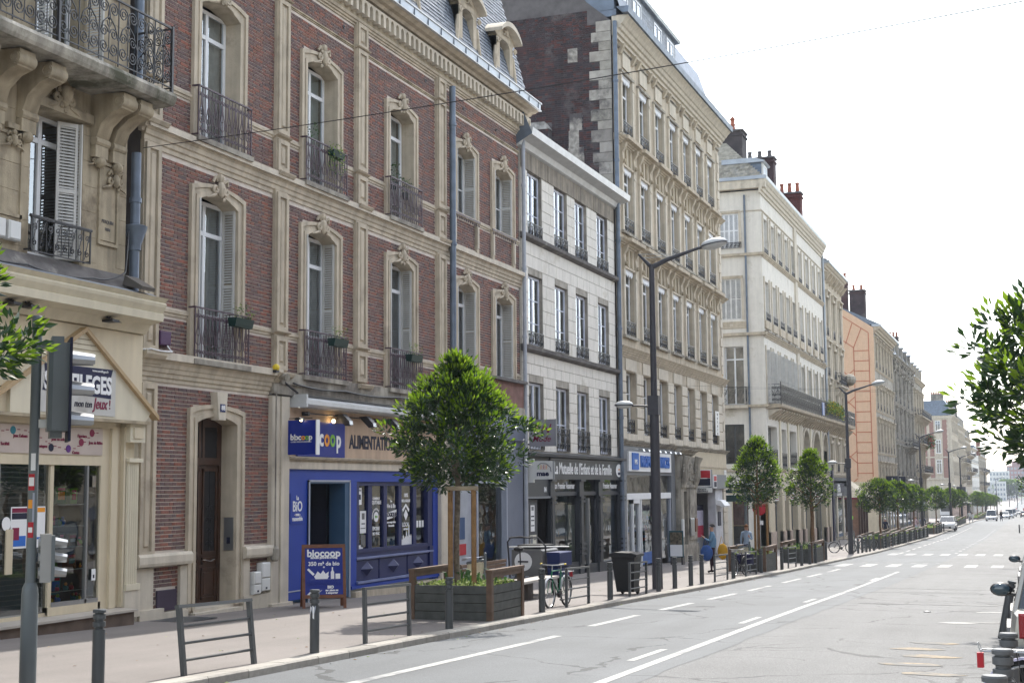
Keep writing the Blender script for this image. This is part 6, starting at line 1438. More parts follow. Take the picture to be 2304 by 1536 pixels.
# side street elevation
def side_obj(nm, me, parent, X, Y, z): o = put(nm, me, parent, (X, Y, z)); o.rotation_euler = (0, 0, -pi / 2); return o
for (a, c, z0, z1), kind in zip(sw, ('shut', 'shut', 'win', 'dark', 'rest')):
    w_ = c - a
    if kind == 'shut':
        for k in range(4): side_obj('shutter', shutter_mesh(w_ / 4, z1 - z0, WHITE if z0 > 17 else WHITE_W), E_, a + k * w_ / 4, y0 + .02, z0).rotation_euler = (0, 0, 0)
        q = MB(); q.box(a - .15, c + .15, y0 - .06, y0, z1, z1 + .2, STONE); q.box(a - .2, a - .02, y0 - .05, y0, z0, z1, STONE_L); q.box(c + .02, c + .2, y0 - .05, y0, z0, z1, STONE_L); part('window_frame', q, E_)
        if z0 > 17: side_obj('window_guard', railing(w_ + .4, .42, 'small', IRON, .018, .3), E_, a - .2, y0 - .12, z0 - .05)
    elif kind in ('win', 'dark'):
        me, panes = win_mesh(w_, z1 - z0, (-.78,) if kind == 'win' else (), 2, WHITE if kind == 'win' else IRON_G)
        o = side_obj('window', me, E_, a, y0 + .25, z0)
        for p in panes: pp = put('pane', pane_mesh(p[1] - p[0], p[3] - p[2], GL if kind == 'win' else GL_D), o, (a, y0 + .25, z0)); pp.location = (-.03, p[0], p[2])
    if kind == 'win':
        side_obj('balcony_railing', railing(2.4, 1.25, 'small', IRON, .02, .6), E_, -21.1, y0 - .35, 7.6); o = put('balcony_railing', railing(.35, 1.25, 'small', IRON, .02, .3), E_, (-18.7, y0 - .35, 7.6))
        side_obj('shutter', shutter_mesh(.4, 3.9, WHITE_W), E_, a - .42, y0 - .02, 7.7).rotation_euler = (0, 0, 0)
        q = MB(); q.box(-21.2, -18.6, y0 - .45, y0, 7.35, 7.58, STONE_L); part('balcony_slab', q, E_)
q = MB(); q.box(-21, -18.5, y0 - .03, y0, 12.95, 13.45, STONE); q.box(-20.7, -18.7, y0 - .05, y0 - .03, 13.0, 13.05, STONE_L); q.box(-19.75, -19.55, y0 - .06, y0 - .03, 13.1, 13.3, STONE_L); part('carved_panel', q, E_)
pipe(E_, y0 - .1, 2.9, 22.4, -18.52, .07, LEAD, joints=(8.4, 12.5)); 
for y in (126.15,): pipe(E_, y, 2.9, 22.6, XF + .12, .1, ZINC)
q = MB(); q.prism([(XF - .3, 23.4), (XF + .52, 23.4), (XF + .56, 23.62), (XF - .3, 23.66)], y0 - .5, y1 + .1, ZINC); q.box(XF - 14, XF + .5, y0 - .54, y0 - .2, 23.4, 23.64, ZINC); part('gutter', q, E_)
q = MB(); ex_, ey = XF + .2, y0 - .2
q.add([(ex_, ey, 23.6), (ex_, y1, 23.6), (XF - 4, y1, 28.2), (XF - 4, ey + 4.4, 28.2), (XF - 14, ey, 23.6), (XF - 14, ey + 4.4, 28.2)], [(0, 1, 2, 3)], LEAD); rf = part('roof', q, E_)
q = MB(); q.add([(ex_, ey, 23.62), (XF - 14, ey, 23.62), (XF - 14, ey + 4.4, 28.2), (XF - 4, ey + 4.4, 28.2)], [(0, 1, 2, 3)], TILE_OLD)
rnd = random.Random(1)
for k in range(22):
    t = k / 22; z = 23.64 + 4.5 * t; Y_ = ey + 4.4 * t; X_ = ex_ - 4.4 * t
    while X_ > XF - 9: w_ = .3; q.add([(X_, Y_ - .03, z), (X_ - w_ + .02, Y_ - .03, z), (X_ - w_ + .02, Y_ + .2, z + .21), (X_, Y_ + .2, z + .21)], [(0, 1, 2, 3)], TILE_OLD); X_ -= w_
part('tile', q, rf, kind='stuff')
q = MB(); q.box(-20.1, XF - .1, 97.6, 99.6, 23.4, 24.95, LEAD); q.prism([(-20.3, 24.95), (XF + .1, 24.95), (XF + .2, 25.05), (XF - .6, 25.3), (-20.3, 25.3)], 97.4, 99.8, ZINC); q.box(XF - .1, XF, 97.7, 99.5, 23.4, 24.95, WHITE_W); dm = part('dormer', q, rf); window(rf, 97.95, 23.6, 1.3, 1.2, XF + .05, rows=(.5,), split=False)
chimney(rf, -20.96, -19.17, 99.5, 101.2, 23, 27.9, 0); q = MB(); q.lathe([(.25, 0), (.16, .5), (.22, .55), (.14, .7), (.14, .9), (.22, 1.), (.02, 1.25)], (-20, 100.3, 28), 8, MATS['terracotta_pot']); part('chimney_pot', q, rf)
chimney(rf, -20.24, -17.95, 105.5, 106.6, 23, 27.1, 3, pm=MORTAR_D, ph=.6); chimney(rf, -19.44, -17.5, 115.6, 116.7, 22, 26.3, 3, m=mat('dark_red_brick', (.10, .03, .025), var=.3, scale=9), ph=.9)
# ground floor shops of the corner building
G_ = thing('corner_shops', 'beige stone corner shops with grey glazed doors under the long balcony', 'shopfront', (XF, 110, gz(110)))
q = MB(); ge = gz(100)
piers = [(96.4, 98.2), (101.3, 102.4), (104.2, 105.1), (108.2, 109.6), (111, 112), (115.2, 117.0), (123.3, 124.3), (125.6, 126.1)]
for a, c in piers: q.box(XF - .6, XF + .12, a, c, gz(c) - .3, 1.9, BEIGE); q.box(XF - .1, XF + .22, a, c, gz(c) - .3, gz(c) + 1.3, mat('pinkish_plinth', (.42, .33, .27), var=.1)); q.box(XF, XF + .2, a - .05, c + .05, 1.8, 2.0, STONE_L)
q.box(XF - .6, XF + .1, 96.4, 126.1, 2.3, 2.9, BEIGE); q.box(XF - .1, XF + .06, 96.4, 126.1, 1.9, 2.3, STONE_L)
part('piers', q, G_)
for (a, c) in zip([p[1] for p in piers[:-1]], [p[0] for p in piers[1:]]):
    window(G_, a, gz(a), c - a, 1.9 - gz(a), XF - .3, rows=(-.7,), cols=2, m=GREY_M, split=False, gm=GL_S)
    q = MB(); q.box(XF - .2, XF - .1, a + .1, c - .1, .9, 1.8, PLASTIC_W); 
    for k in range(3): q.box(XF - .1, XF - .09, a + .3, c - .4, 1.0 + k * .25, 1.08 + k * .25, PRINTV)
    part('sign_panel', q, G_)
q = MB(); interior(q, 98, 126, gz(112) - .4, 2.4, XF - 3, XF - .65, mat('dim_shop', (.09, .085, .08), var=.5), GREY_M); part('shop_room', q, G_)
R_ = thing('side_street_restaurant', 'dark red restaurant window round the corner behind the direction signs', 'restaurant', (-19.4, 96.4, gz(96)))
q = MB(); q.box(-20.0, -18.7, y0 + .2, y0 + .25, -.75, .9, mat('dull_red_room', (.16, .04, .04), var=.3)); q.box(-20, -18.7, y0 + .15, y0 + .22, gz(96), -.75, DARK); q.box(-19.95, -18.75, y0 + .1, y0 + .16, -.78, -.7, mat('orange_brown_counter', (.4, .2, .1))); q.box(-19.95, -19.88, y0 - .02, y0 + .1, gz(96), .9, BEIGE); part('red_interior', q, R_)  # counter is a plain orange-brown bar before the dull red back
q = MB(); q.quad((-19.9, y0 + .05, gz(96)), (-18.8, y0 + .05, gz(96)), (-18.8, y0 + .05, .9), (-19.9, y0 + .05, .9), GL_S); part('pane', q, R_)
q = MB(); q.box(-20.4, -18.5, y0 - .05, y0 + .1, .95, 2.2, CREAM_L); q.box(-20.4, -18.6, y0 - .5, y0 - .05, 2.1, 2.2, PLASTIC_W); part('sign_band', q, R_)
# ================================================================ GENERIC STREET HOUSES (each its own)
def house(nm, lab, y0, y1, zt, floors, bays, m, trim, ww=1.3, x=XF, depth=12, roof='flat', frame=WHITE_W, pil=True, balc=(), ground=None, chim=0, shut_=(), corn=.6, cur='full', gt_=1.0, detail=1, cat='building', side=1):
    H = thing(nm, lab, cat, (x, (y0 + y1) / 2, gz((y0 + y1) / 2)))
    hs = []; n = bays; u = (y1 - y0) / n
    for (z0, h_) in floors:
        for k in range(n): yc = y0 + u * (k + .5); hs.append((yc - ww / 2, yc + ww / 2, z0, z0 + h_, .35))
    zb = gz(y1) - .3; q = MB(); d_ = side
    wl = MB(); wall(wl, y0, y1, zb, zt, [h for h in hs], m, x=0, depth=.35)
    gh = zt if not ground else ground
    q.add([(x + v[0] * d_, v[1], v[2]) for v in wl.v], wl.f, m)
    for yy in (y0, y1): q.quad((x, yy, zb), (x, yy, zt), (x - depth * d_, yy, zt), (x - depth * d_, yy, zb), m)
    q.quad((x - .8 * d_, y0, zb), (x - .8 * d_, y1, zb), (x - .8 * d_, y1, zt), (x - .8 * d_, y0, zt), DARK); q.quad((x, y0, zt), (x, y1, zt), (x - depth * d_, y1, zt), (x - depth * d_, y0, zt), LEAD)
    part('wall', q, H)
    st = MB()
    def X(a): return x + a * d_
    def bx(p, a, c, z0, z1, mm): st.box(min(X(0), X(p)), max(X(0), X(p)), a, c, z0, z1, mm)
    def co(a, c, zb_, zt_, p, mm):
        t = MB(); cornice(t, a, c, zb_, zt_, p, mm, x=0, steps=3); st.add([(x + v[0] * d_, v[1], v[2]) for v in t.v], t.f, mm)
    co(y0, y1, zt - corn * .9, zt + .05, corn, trim)
    for (z0, h_) in floors:
        co(y0, y1, z0 - .42, z0 - .2, .16, trim)
        for k in range(n):
            yc = y0 + u * (k + .5); a, c = yc - ww / 2, yc + ww / 2
            if detail:
                bx(.1, a - .2, a - .01, z0, z0 + h_ + .2, trim); bx(.1, c + .01, c + .2, z0, z0 + h_ + .2, trim); bx(.16, a - .25, c + .25, z0 + h_ + .02, z0 + h_ + .22, trim)
            if detail > 1:
                for s_ in (a - .1, c + .1): bx(.26, s_ - .12, s_ + .12, z0 + h_ - .1, z0 + h_ + .5, trim)
                bx(.34, a - .3, c + .3, z0 + h_ + .5, z0 + h_ + .62, trim)
        if pil and n > 1:
            for k in range(n + 1):
                yc = min(max(y0 + u * k, y0 + .2), y1 - .2); bx(.07, yc - .18, yc + .18, z0 - .2, z0 + h_ + .5, trim)
    part('trim', st, H)
    for i, (z0, h_) in enumerate(floors):
        for k in range(n):
            yc = y0 + u * (k + .5)
            o = window(H, yc - ww / 2, z0, ww, h_, x - .3 * d_, rows=(.72,), cols=2, m=frame, cur=cur if (k + i) % 3 else None, split=False, f=.1)
            if d_ < 0: o.rotation_euler = (0, 0, pi); o.location.y += ww
            if i in shut_:
                put('shutter', shutter_mesh(.4, h_ - .05, WHITE_W), H, (X(-.1) - .1, yc - ww / 2 + .02, z0))
            if side > 0: put('window_guard', railing(ww, .8 if h_ > 2 else .5, 'small', IRON, .025, .45), H, (x + .06, yc - ww / 2, z0))
    for (z, a, c, p) in balc:
        q = MB(); q.prism([(x, z - .35), (x + p * .7, z - .15), (x + p, z - .12), (x + p, z), (x, z)], a, c, trim)
        yy = a + .2
        while yy < c: q.prism([(x, z - 1.), (x + .3, z - .8), (x + p * .8, z - .3), (x, z - .3)], yy, yy + .35, trim); yy += 2.2
        part('balcony_slab', q, H); put('balcony_railing', railing(c - a, 1.15, 'small', IRON, .03, .5), H, (x + p - .06, a, z))
        for yy in (a, c): o = put('balcony_railing', railing(p, 1.15, 'small', IRON, .03, .4), H, (x + p, yy, z)); o.rotation_euler = (0, 0, pi / 2)
    if ground is not None:
        q = MB(); zc = ground - .5
        for k in range(n + 1): yc = min(max(y0 + u * k, y0 + .3), y1 - .3); q.box(min(X(-.1), X(.16)), max(X(-.1), X(.16)), yc - .3, yc + .3, zb, zc, trim)
        q.box(min(X(-.1), X(.22)), max(X(-.1), X(.22)), y0, y1, zc, ground, trim); part('shop_piers', q, H)
        for k in range(n): 
            a, c = y0 + u * k + .32, y0 + u * (k + 1) - .32
            q = MB(); g0 = gz((a + c) / 2) + .3; q.box(min(X(.02), X(.06)), max(X(.02), X(.06)), a, c, g0, zc - .6, [ANTH, GREY_M, BLUE_E, WOODD, GREY_L][(k + int(y0)) % 5]); q.box(min(X(.06), X(.1)), max(X(.06), X(.1)), a, c, zc - .6, zc, [CREAM, ANTH, GREY_L, NAVY, PLASTIC_W][(k * 2 + int(y1)) % 5]); sf = part('shopfront', q, H)
            q = MB(); q.quad((X(.07), a + .15, g0 + .3), (X(.07), c - .15, g0 + .3), (X(.07), c - .15, zc - .7), (X(.07), a + .15, zc - .7), GL_D); part('pane', q, sf)
    if roof == 'mansard':
        q = MB(); q.add([(X(.2), y0, zt + .05), (X(.2), y1, zt + .05), (X(-1.3), y1 - .6, zt + 3.4), (X(-1.3), y0 + .6, zt + 3.4), (X(-depth), y0, zt + .05), (X(-depth), y1, zt + .05), (X(-depth + 1.5), y1 - .6, zt + 3.4), (X(-depth + 1.5), y0 + .6, zt + 3.4)], [(0, 1, 2, 3), (0, 3, 7, 4), (1, 5, 6, 2), (3, 2, 6, 7)], LEAD)
        q.box(min(X(-.2), X(.3)), max(X(-.2), X(.3)), y0, y1, zt + .02, zt + .2, ZINC); r_ = part('roof', q, H)
        for k in range(n):
            yc = y0 + u * (k + .5); q = MB(); q.box(min(X(-1), X(.02)), max(X(-1), X(.02)), yc - .6, yc + .6, zt + .3, zt + 2.2, trim); q.box(min(X(.02), X(.05)), max(X(.02), X(.05)), yc - .4, yc + .4, zt + .45, zt + 1.9, CURT_D); q.box(min(X(-1.2), X(.2)), max(X(-1.2), X(.2)), yc - .75, yc + .75, zt + 2.2, zt + 2.4, ZINC); part('dormer', q, r_)
    elif roof == 'gut':
        q = MB(); q.box(min(X(-.2), X(corn + .1)), max(X(-.2), X(corn + .1)), y0 - .05, y1 + .05, zt + .05, zt + .3, ZINC); q.add([(X(corn), y0, zt + .3), (X(corn), y1, zt + .3), (X(-5), y1, zt + 3.2), (X(-5), y0, zt + 3.2), (X(-depth), y0, zt + .3), (X(-depth), y1, zt + .3)], [(0, 1, 2, 3), (3, 2, 5, 4), (0, 3, 4), (1, 5, 2)], LEAD); r_ = part('roof', q, H)
    for k in range(chim): chimney(H, x - 4 * d_ - 1.2, x - 4 * d_ + 1.2, y0 + (y1 - y0) * (k + .7) / chim - .5, y0 + (y1 - y0) * (k + .7) / chim + .5, zt, zt + 5.2, 5)
    return H
F_ = house('narrow_stone_house', 'narrow grey stone house with bracketed eaves beside the long black balcony', 126.25, 139.3, 21.9, [(15.6, 3.5), (11.9, 2.6), (7.9, 3.2), (3.2, 2.6)], 3, STONE, STONE_L, ww=1.7, roof='gut', detail=2, ground=2.4, balc=((11.3, 132, 137.6, .7),))
q = MB()
for k in range(7): y = 126.8 + k * 1.9; q.prism([(XF, 20.4), (XF + .3, 20.6), (XF + .7, 21.2), (XF, 21.3)], y, y + .4, STONE)
part('bracket', q, F_)
q = MB(); q.prism([(XF, 7.3), (XF + .9, 7.42), (XF + .98, 7.66), (XF, 7.7)], 133.2, 139.4, STONE); y = 133.5
while y < 139: q.prism([(XF, 6.5), (XF + .2, 6.6), (XF + .8, 7.2), (XF, 7.34)], y, y + .3, STONE); y += 1.1
part('balcony_slab', q, F_); put('balcony_railing', railing(6.1, 1.3, 'volute', IRON, .026, 1.0), F_, (XF + .92, 133.3, 7.7)); o = put('balcony_railing', railing(.95, 1.3, 'small', IRON, .026, .45), F_, (XF + .95, 139.4, 7.7)); o.rotation_euler = (0, 0, pi / 2)
q = MB(); q.ball((XF + .85, 137.0, 12.1), .6, STONE_D, 10, 6, (1, 1.4, 1)); part('round_lamp_housing', q, F_)
q = MB(); q.box(XF + .05, XF + .22, 127.9, 140.3, 1.0, 2.7, mat('dark_zinc_band', (.10, .105, .11))); q.box(XF + .0, XF + .28, 127.0, 127.9, gz(127), 3.3, NAVY); hb = part('hairdresser_band', q, F_); q = MB(); q.box(XF + .22, XF + .27, 128.5, 134.8, 1.35, 2.2, PRINTK); sb = part('sign_panel', q, hb)
for k, s_ in enumerate(('Jean', 'Louis', 'David')): label_text(sb, s_, 131, 2.02 - k * .26, .42, PRINTW, XF + .275, sx=2.2, bold=.01)
label_text(hb, 'COIFFURE', 131.5, 1.15, .3, PRINTW, XF + .235, sx=2.4, bold=.01)
# little tiled kiosk in the gap
Hk = thing('tiled_kiosk', 'small kiosk with mossy tile roof before the salmon gable wall', 'kiosk', (XF + .2, 146, gz(146)))
q = MB(); gk = gz(146); q.box(XF - 5, XF + .6, 142.2, 149, gk, .8, mat('brown_kiosk_wall', (.20, .12, .09), var=.2))
for y in (142.3, 144.4, 146.6, 148.8): q.box(XF + .6, XF + .8, y - .12, y + .12, gk, .9, WOODD)
part('wall', q, Hk)
q = MB(); c0, c1 = (XF - 5.5, XF + 1.4), (141.4, 149.8)
q.add([(c0[0], c1[0], .8), (c0[1], c1[0], .8), (c0[1], c1[1], .8), (c0[0], c1[1], .8), (XF - 1.6, 144.4, 3.2), (XF - 1.6, 146.8, 3.2)], [(0, 1, 4), (1, 2, 5, 4), (2, 3, 5), (3, 0, 4, 5)], TILE_OLD); q.box(c0[0] + .1, c0[1] - .1, c1[0] + .1, c1[1] - .1, .62, .79, PRINTV); q.box(XF - 2.2, XF - 1, 144.2, 147, 3.1, 3.4, PINKL); part('roof', q, Hk)
# salmon gable wall and its stone front
Gg = house('salmon_gable_house', 'stone house with a salmon painted gable wall patterned with thin terracotta lines', 168, 190, 20.6, [(15.9, 3.0), (11.0, 2.5), (6.0, 3.4), (1.2, 3.0)], 6, STONE_D, STONE, ww=1.5, roof='gut', detail=2, ground=.4, corn=.8)
q = MB(); q.prism([(XF + .02, gz(168)), (XF + .02, 20.5), (XF - 4.5, 23.6), (XF - 12, 28), (XF - 12, gz(168))], 167.7, 168.02, PINKW); gw = part('gable_wall', q, Gg)
q = MB(); q.box(XF - 12, XF + .05, 167.55, 167.72, gz(168), 2.4, BEIGE); part('base_band', q, Gg)
def gl(x0_, z0_, x1_, z1_):
    q = MB(); d = Vector((x1_ - x0_, 0, z1_ - z0_)).normalized(); n_ = Vector((d.z, 0, -d.x)) * .045; a = Vector((x0_, 167.69, z0_)); c = Vector((x1_, 167.69, z1_)); vs = [a + n_, a - n_, c - n_, c + n_]
    q.add([tuple(v) for v in vs] + [(v.x, 167.67, v.z) for v in vs], [(4, 5, 6, 7), (0, 1, 5, 4), (1, 2, 6, 5), (2, 3, 7, 6), (3, 0, 4, 7)], PINKL); part('painted_line', q, gw)
xa, xb = XF - 2.3, XF - .55
gl(xa, 3.0, xa, 18.2); gl(xb, 3.0, xb, 19.9)
for k in range(13): gl(xa, 3.4 + k * 1.2, xb, 3.4 + k * 1.2)
gl(xb, 19.9, XF - 5.2, 23.2); gl(xa, 18.2, XF - .95 - .4, 20.5); gl(xa, 18.2, XF - 5, 20.2); gl(xa - .9, 18.7, XF - 2.4, 21.1); gl(XF - 4.2, 19.8, XF - 3.6, 21.9)
for k in range(5): z = 15.6 - k * 3.2; gl(xa, z, XF - 5.2, z - 3.0 + .6); gl(xa, z - 1.4, XF - 5.2, z + 1.4)
chimney(Gg, -23.6, -22.4, 169.5, 171, 24, 28.6, 3); chimney(Gg, -21.7, -20.5, 170, 171.2, 22, 26.5, 2, ph=1.0); chimney(Gg, -20.2, -18.4, 169.4, 170.9, 21, 25.2, 2)
for y, lab in ((176, 'near black vertical banner with pale letters on the house with the salmon gable'), (186.5, 'far black vertical banner with pale letters on the house with the salmon gable')):
    t_, bx_ = banner_sign(lab, y, XF + .1, XF + 1.5, -.1 if y < 180 else .2, 3.1, PRINTK, nm='banner_sign', th=.3)
    for k, s_ in enumerate('INEDIT'): flat_text(bx_, s_, XF + .8, y - .02, 2.7 - k * .48, .5, PRINTW, bold=.012)
q = MB(); q.lathe([(1.15, -.1), (1.2, 0), (1.15, .1)], (0, 0, 0), 18, IRON); rs = q.mesh('round_sign')
for v in rs.vertices: v.co = Vector((v.co.x, v.co.z * 3, v.co.y * .75))
t_ = thing('round_shop_sign', 'round black framed shop sign hanging between the two vertical banners', 'sign', (XF + 1.2, 182, 0)); put('sign_disc', rs, t_, (XF + 1.3, 182, .3)); q = MB(); q.tube([(XF, 182, 1.1), (XF + 2.4, 182, 1.1)], .05, 5, IRON); part('bracket', q, t_)
H1 = house('dark_ornate_house', 'soot darkened ornate stone house with tall pilasters and sculpted balcony', 190.3, 222, 19.2, [(13.2, 4.2), (8.2, 3.8), (3.2, 3.6)], 5, mat('dark_carved_stone', (.22, .20, .17), var=.25, streak=.5, bump=.5, bscale=5), STONE_D, ww=1.9, roof='mansard', detail=2, ground=1.4, balc=((7.4, 204, 216, 1.3),))
for k in range(6): q = MB(); carved(q, 192.5 + k * 5.6, 17.8, 1.0, STONE_D, XF + .1, k); carved(q, 192.5 + k * 5.6, 2.4, .9, STONE_D, XF + .2, k + 7); part('carving', q, H1)
chimney(H1, -20.6, -16.9 - .6, 201, 202.5, 19, 22.6, 7, pm=mat('red_pots', (.3, .12, .08)), ph=.8)
H2 = house('balconied_stone_house', 'dark stone house with deep balconies hung with plants before the white truck', 222.2, 243, 18.6, [(13.4, 3.0), (9.2, 3.2), (4.6, 3.4), (.6, 2.8)], 4, STONE_D, STONE, ww=1.9, roof='mansard', detail=2, ground=-.2, balc=((12.6, 223, 243, 1.3), (8.4, 225, 242.5, 1.2), (3.9, 223.5, 242, 1.3)))
t_ = thing('balcony_plants', 'dark green and red plants on the deep balcony before the gap in the street', 'plants', (XF + 1.4, 243, 8.4)); q = MB(); sprig(q, (XF + 1.3, 237, 8.8), (.6, 5, 1.3), 700, [LEAF_B, LEAF, mat('red_flower', (.3, .04, .03))], 5, droop=1.6, size=.4); part('foliage', q, t_)
# brick and stone house turning its side to the camera
BRICK_P = mat('pink_far_brick', (.30, .18, .15), var=.1)
I_ = house('brick_and_stone_corner_house', 'pink brick corner house with pale quoins and slate hipped roof beyond the side street', 324, 350, 17.4, [(13.8, 2.4), (9.0, 2.9), (4.2, 2.9)], 5, STONE, STONE_L, ww=1.6, roof='mansard', detail=1, ground=1.6)
q = MB(); q.box(XF - 12, XF, 323.6, 324, gz(324), 17.2, STONE_L); part('side_wall', q, I_)
for a, c in ((XF - 4.7, XF - 3.8), (XF - 1.95, XF - .95)): q = MB(); q.box(a, c, 323.5, 323.6, 3.6, 16.4, BRICK_P); part('brick_panel', q, I_)
q = MB(); q.box(XF - 7, XF - 5.3, 323.5, 323.6, 3.6, 16.4, BRICK_P); q.box(XF - 7, XF - 5.0, 323.45, 323.5, 3.4, 3.6, STONE); part('brick_panel', q, I_)
for z in (17.0, 8.2, 3.4): q = MB(); q.box(XF - 8, XF + .3, 323.3, 323.6, z - .2, z + .1, STONE_L); part('string_course', q, I_)
for k in range(24): q = MB(); z = 3.6 + k * .56; q.box(XF - (1.0 if k % 2 else .7), XF + .05, 323.42, 323.6, z, z + .48, STONE_L); part('quoin', q, I_)
for z0, h_ in ((13.9, 2.3), (9.0, 3.0), (4.6, 3.0), (-1.5, 3)):
    q = MB(); q.box(XF - 3.75, XF - 2.0, 323.45, 323.6, z0 - .3, z0 + h_ + .35, STONE_L); part('window_surround', q, I_)
    me, panes = win_mesh(1.15, h_, (-.75,), 2, WHITE, f=.12); o = side_obj('window', me, I_, XF - 3.45, 323.4, z0); q = MB(); q.quad((-.03, .05, .05), (-.03, 1.1, .05), (-.03, 1.1, h_), (-.03, .05, h_), GL); pp = link('pane', q.mesh('pane'), None); pp.parent = o; q = MB(); q.box(XF - 3.4, XF - 2.35, 323.44, 323.46, z0, z0 + h_, CURT_D); part('curtain', q, I_)
chimney(I_, -19.6, -16.2 - 1, 345, 347, 17, 21.2, 6); chimney(I_, -22.4, -19.6, 336, 338, 19, 22.8, 7, m=STONE_D)
t_, bx_ = banner_sign('dark shop board with pale mark on the pink brick corner house', 330, XF + .2, XF + 2.2, .2, 1.6, ANTH, nm='banner_sign', th=.3)
J_ = house('curved_bay_house', 'ornate pale house with swelling balconies beyond the brick and stone corner', 350.5, 384, 16.2, [(12.2, 2.4), (8, 2.8), (4, 2.8)], 6, STONE, STONE_L, ww=1.8, roof='mansard', detail=1, ground=1.4, balc=((7.4, 356, 380, 1.6), (3.2, 352, 366, 1.8)))
J2 = house('green_balcony_house', 'stone house with rounded corner bay and dark planted balconies in the distance', 384.5, 416, 14.4, [(10.4, 2.6), (6, 2.8), (2.0, 2.8)], 6, STONE_L, STONE, ww=1.8, roof='mansard', detail=1, ground=0, balc=((5.4, 386, 415, 1.8), (9.8, 392, 412, 1.5)))
K1 = house('white_rendered_house', 'plain white rendered house with brick chimney stack far down the left side', 416.5, 470, 12.4, [(8.6, 2.4), (4.6, 2.6), (.6, 2.6)], 7, WHITE_W, STONE_L, ww=1.9, roof='gut', detail=0, pil=False, ground=-1.6, chim=1)
chimney(K1, -17.2, -15.8 - .3, 450, 453, 11, 15, 5, m=mat('rust_brick', (.22, .09, .06)))
L1 = house('farthest_stone_house', 'farthest grey house of the row with ragged dark balconies at the street end', 471, 540, 11.4, [(7, 3), (2.4, 3), (-2, 3)], 8, STONE_D, STONE, ww=2.2, roof='mansard', detail=0, ground=-3.4, balc=((6.4, 480, 538, 1.4), (1.8, 475, 536, 1.2)))
# ================================================================ FAR END OF THE STREET
def block(nm, lab, x0, x1, y, z0, z1, m, nx, nz, wc=CURT_D, cat='building', dp=14, frame=None):
    H = thing(nm, lab, cat, ((x0 + x1) / 2, y, z0)); q = MB(); q.box(x0, x1, y, y + dp, z0, z1, m); part('wall', q, H)
    u = (x1 - x0) / nx; v = (z1 - z0 - 1) / nz
    q = MB(); q.box(0, u * .55, -.06, 0, 0, v * .5, wc); me = q.mesh('window'); q = MB(); q.box(u * .04, u * .51, -.09, -.06, v * .05, v * .45, GL_D if False else mat('far_glass', (.2, .25, .3), rough=.15)); pm_ = q.mesh('pane')
    for i in range(nx):
        for k in range(nz): o = put('window', me, H, (x0 + u * (i + .22), y, z0 + .6 + v * (k + .2))); put('pane', pm_, o, (x0 + u * (i + .22), y, z0 + .6 + v * (k + .2)))
    return H
FW = mat('far_white_render', (.55, .56, .55), var=.05)
block('white_terraced_flats', 'low white flats stepping up at the far end of the street', -46, -27.5, 925, -12, 4, FW, 8, 5)
block('white_terraced_flats', 'white stepped apartment block with long balconies closing the street view', -29, -17, 950, -9, 11, FW, 6, 6)
block('pale_roof_flats', 'pale flats just left of the brick tower on the hill', -20, -12.5, 985, -8, 6, FW, 4, 5)
Tt = block('brick_tower_block', 'reddish brick tower block on the hill at the end of the street', -19.4, 12, 1010, -6, 15, mat('far_red_brick', (.26, .15, .14), var=.05), 14, 7, wc=FW)
q = MB(); q.box(-16, -6, 1012, 1020, 15, 18.2, MATS['far_red_brick']); q.box(-13, -12, 1011, 1012, 18, 20, IRON_G); part('roof_plant_room', q, Tt)
block('grey_side_flats', 'small grey block low on the right of the climbing road', -6, 6, 960, -8, 3, GREY_L, 5, 4)
block('white_side_house', 'white house at the foot of the hill beside the climbing road', -24, -17.5, 860, -8, 4, FW, 4, 4)
hm = mat('hazy_hill_green', (.10, .15, .08), var=.3, scale=.02)
q = MB(); q.grid(lambda u, v: (-400 + 800 * u, 1080 + 150 * v, -14 + (24 + 9 * sin(u * 9) + 5 * sin(u * 23)) * sin(pi * min(1, v * .6 + .02))), 60, 8, hm); o = part('far_hill', q, kind='structure')
# ================================================================ OPPOSITE SIDE (seen only in the panes, and as the walls of the street)
opp = [(-40, -18, 17, BEIGE), (-17.5, 6, 19, STONE), (6.5, 27, 15, STONE_L), (27.5, 52, 18, BRICK_F), (52.5, 80, 16, STONE), (80.5, 120, 17, CREAM), (120.5, 170, 18, STONE), (170.5, 240, 16, STONE_L), (240.5, 330, 16, STONE), (330.5, 440, 13, CREAM)]
OL = ['beige rendered house behind the viewpoint across the pavement', 'limestone house beside the viewpoint', 'low pale stone house opposite the blue shop', 'red brick house opposite the cut stone house', 'stone house opposite the tall apartment building', 'cream house opposite the side street', 'long stone house opposite the black balcony', 'pale stone row opposite the salmon gable', 'stone row opposite the street gap', 'cream row far down on the opposite side']
for (a, c, zt, m_), lab in zip(opp, OL):
    house('opposite_house', lab, a, c, zt + gz(a), [(3.6 + gz(a) + 3.8 * i, 2.4) for i in range(int((zt - 5) / 3.8))], max(3, int((c - a) / 4.5)), m_, STONE_L, ww=1.4, x=9.5, roof='flat', detail=1, pil=False, ground=3.2 + gz(a), side=-1, cur='full')
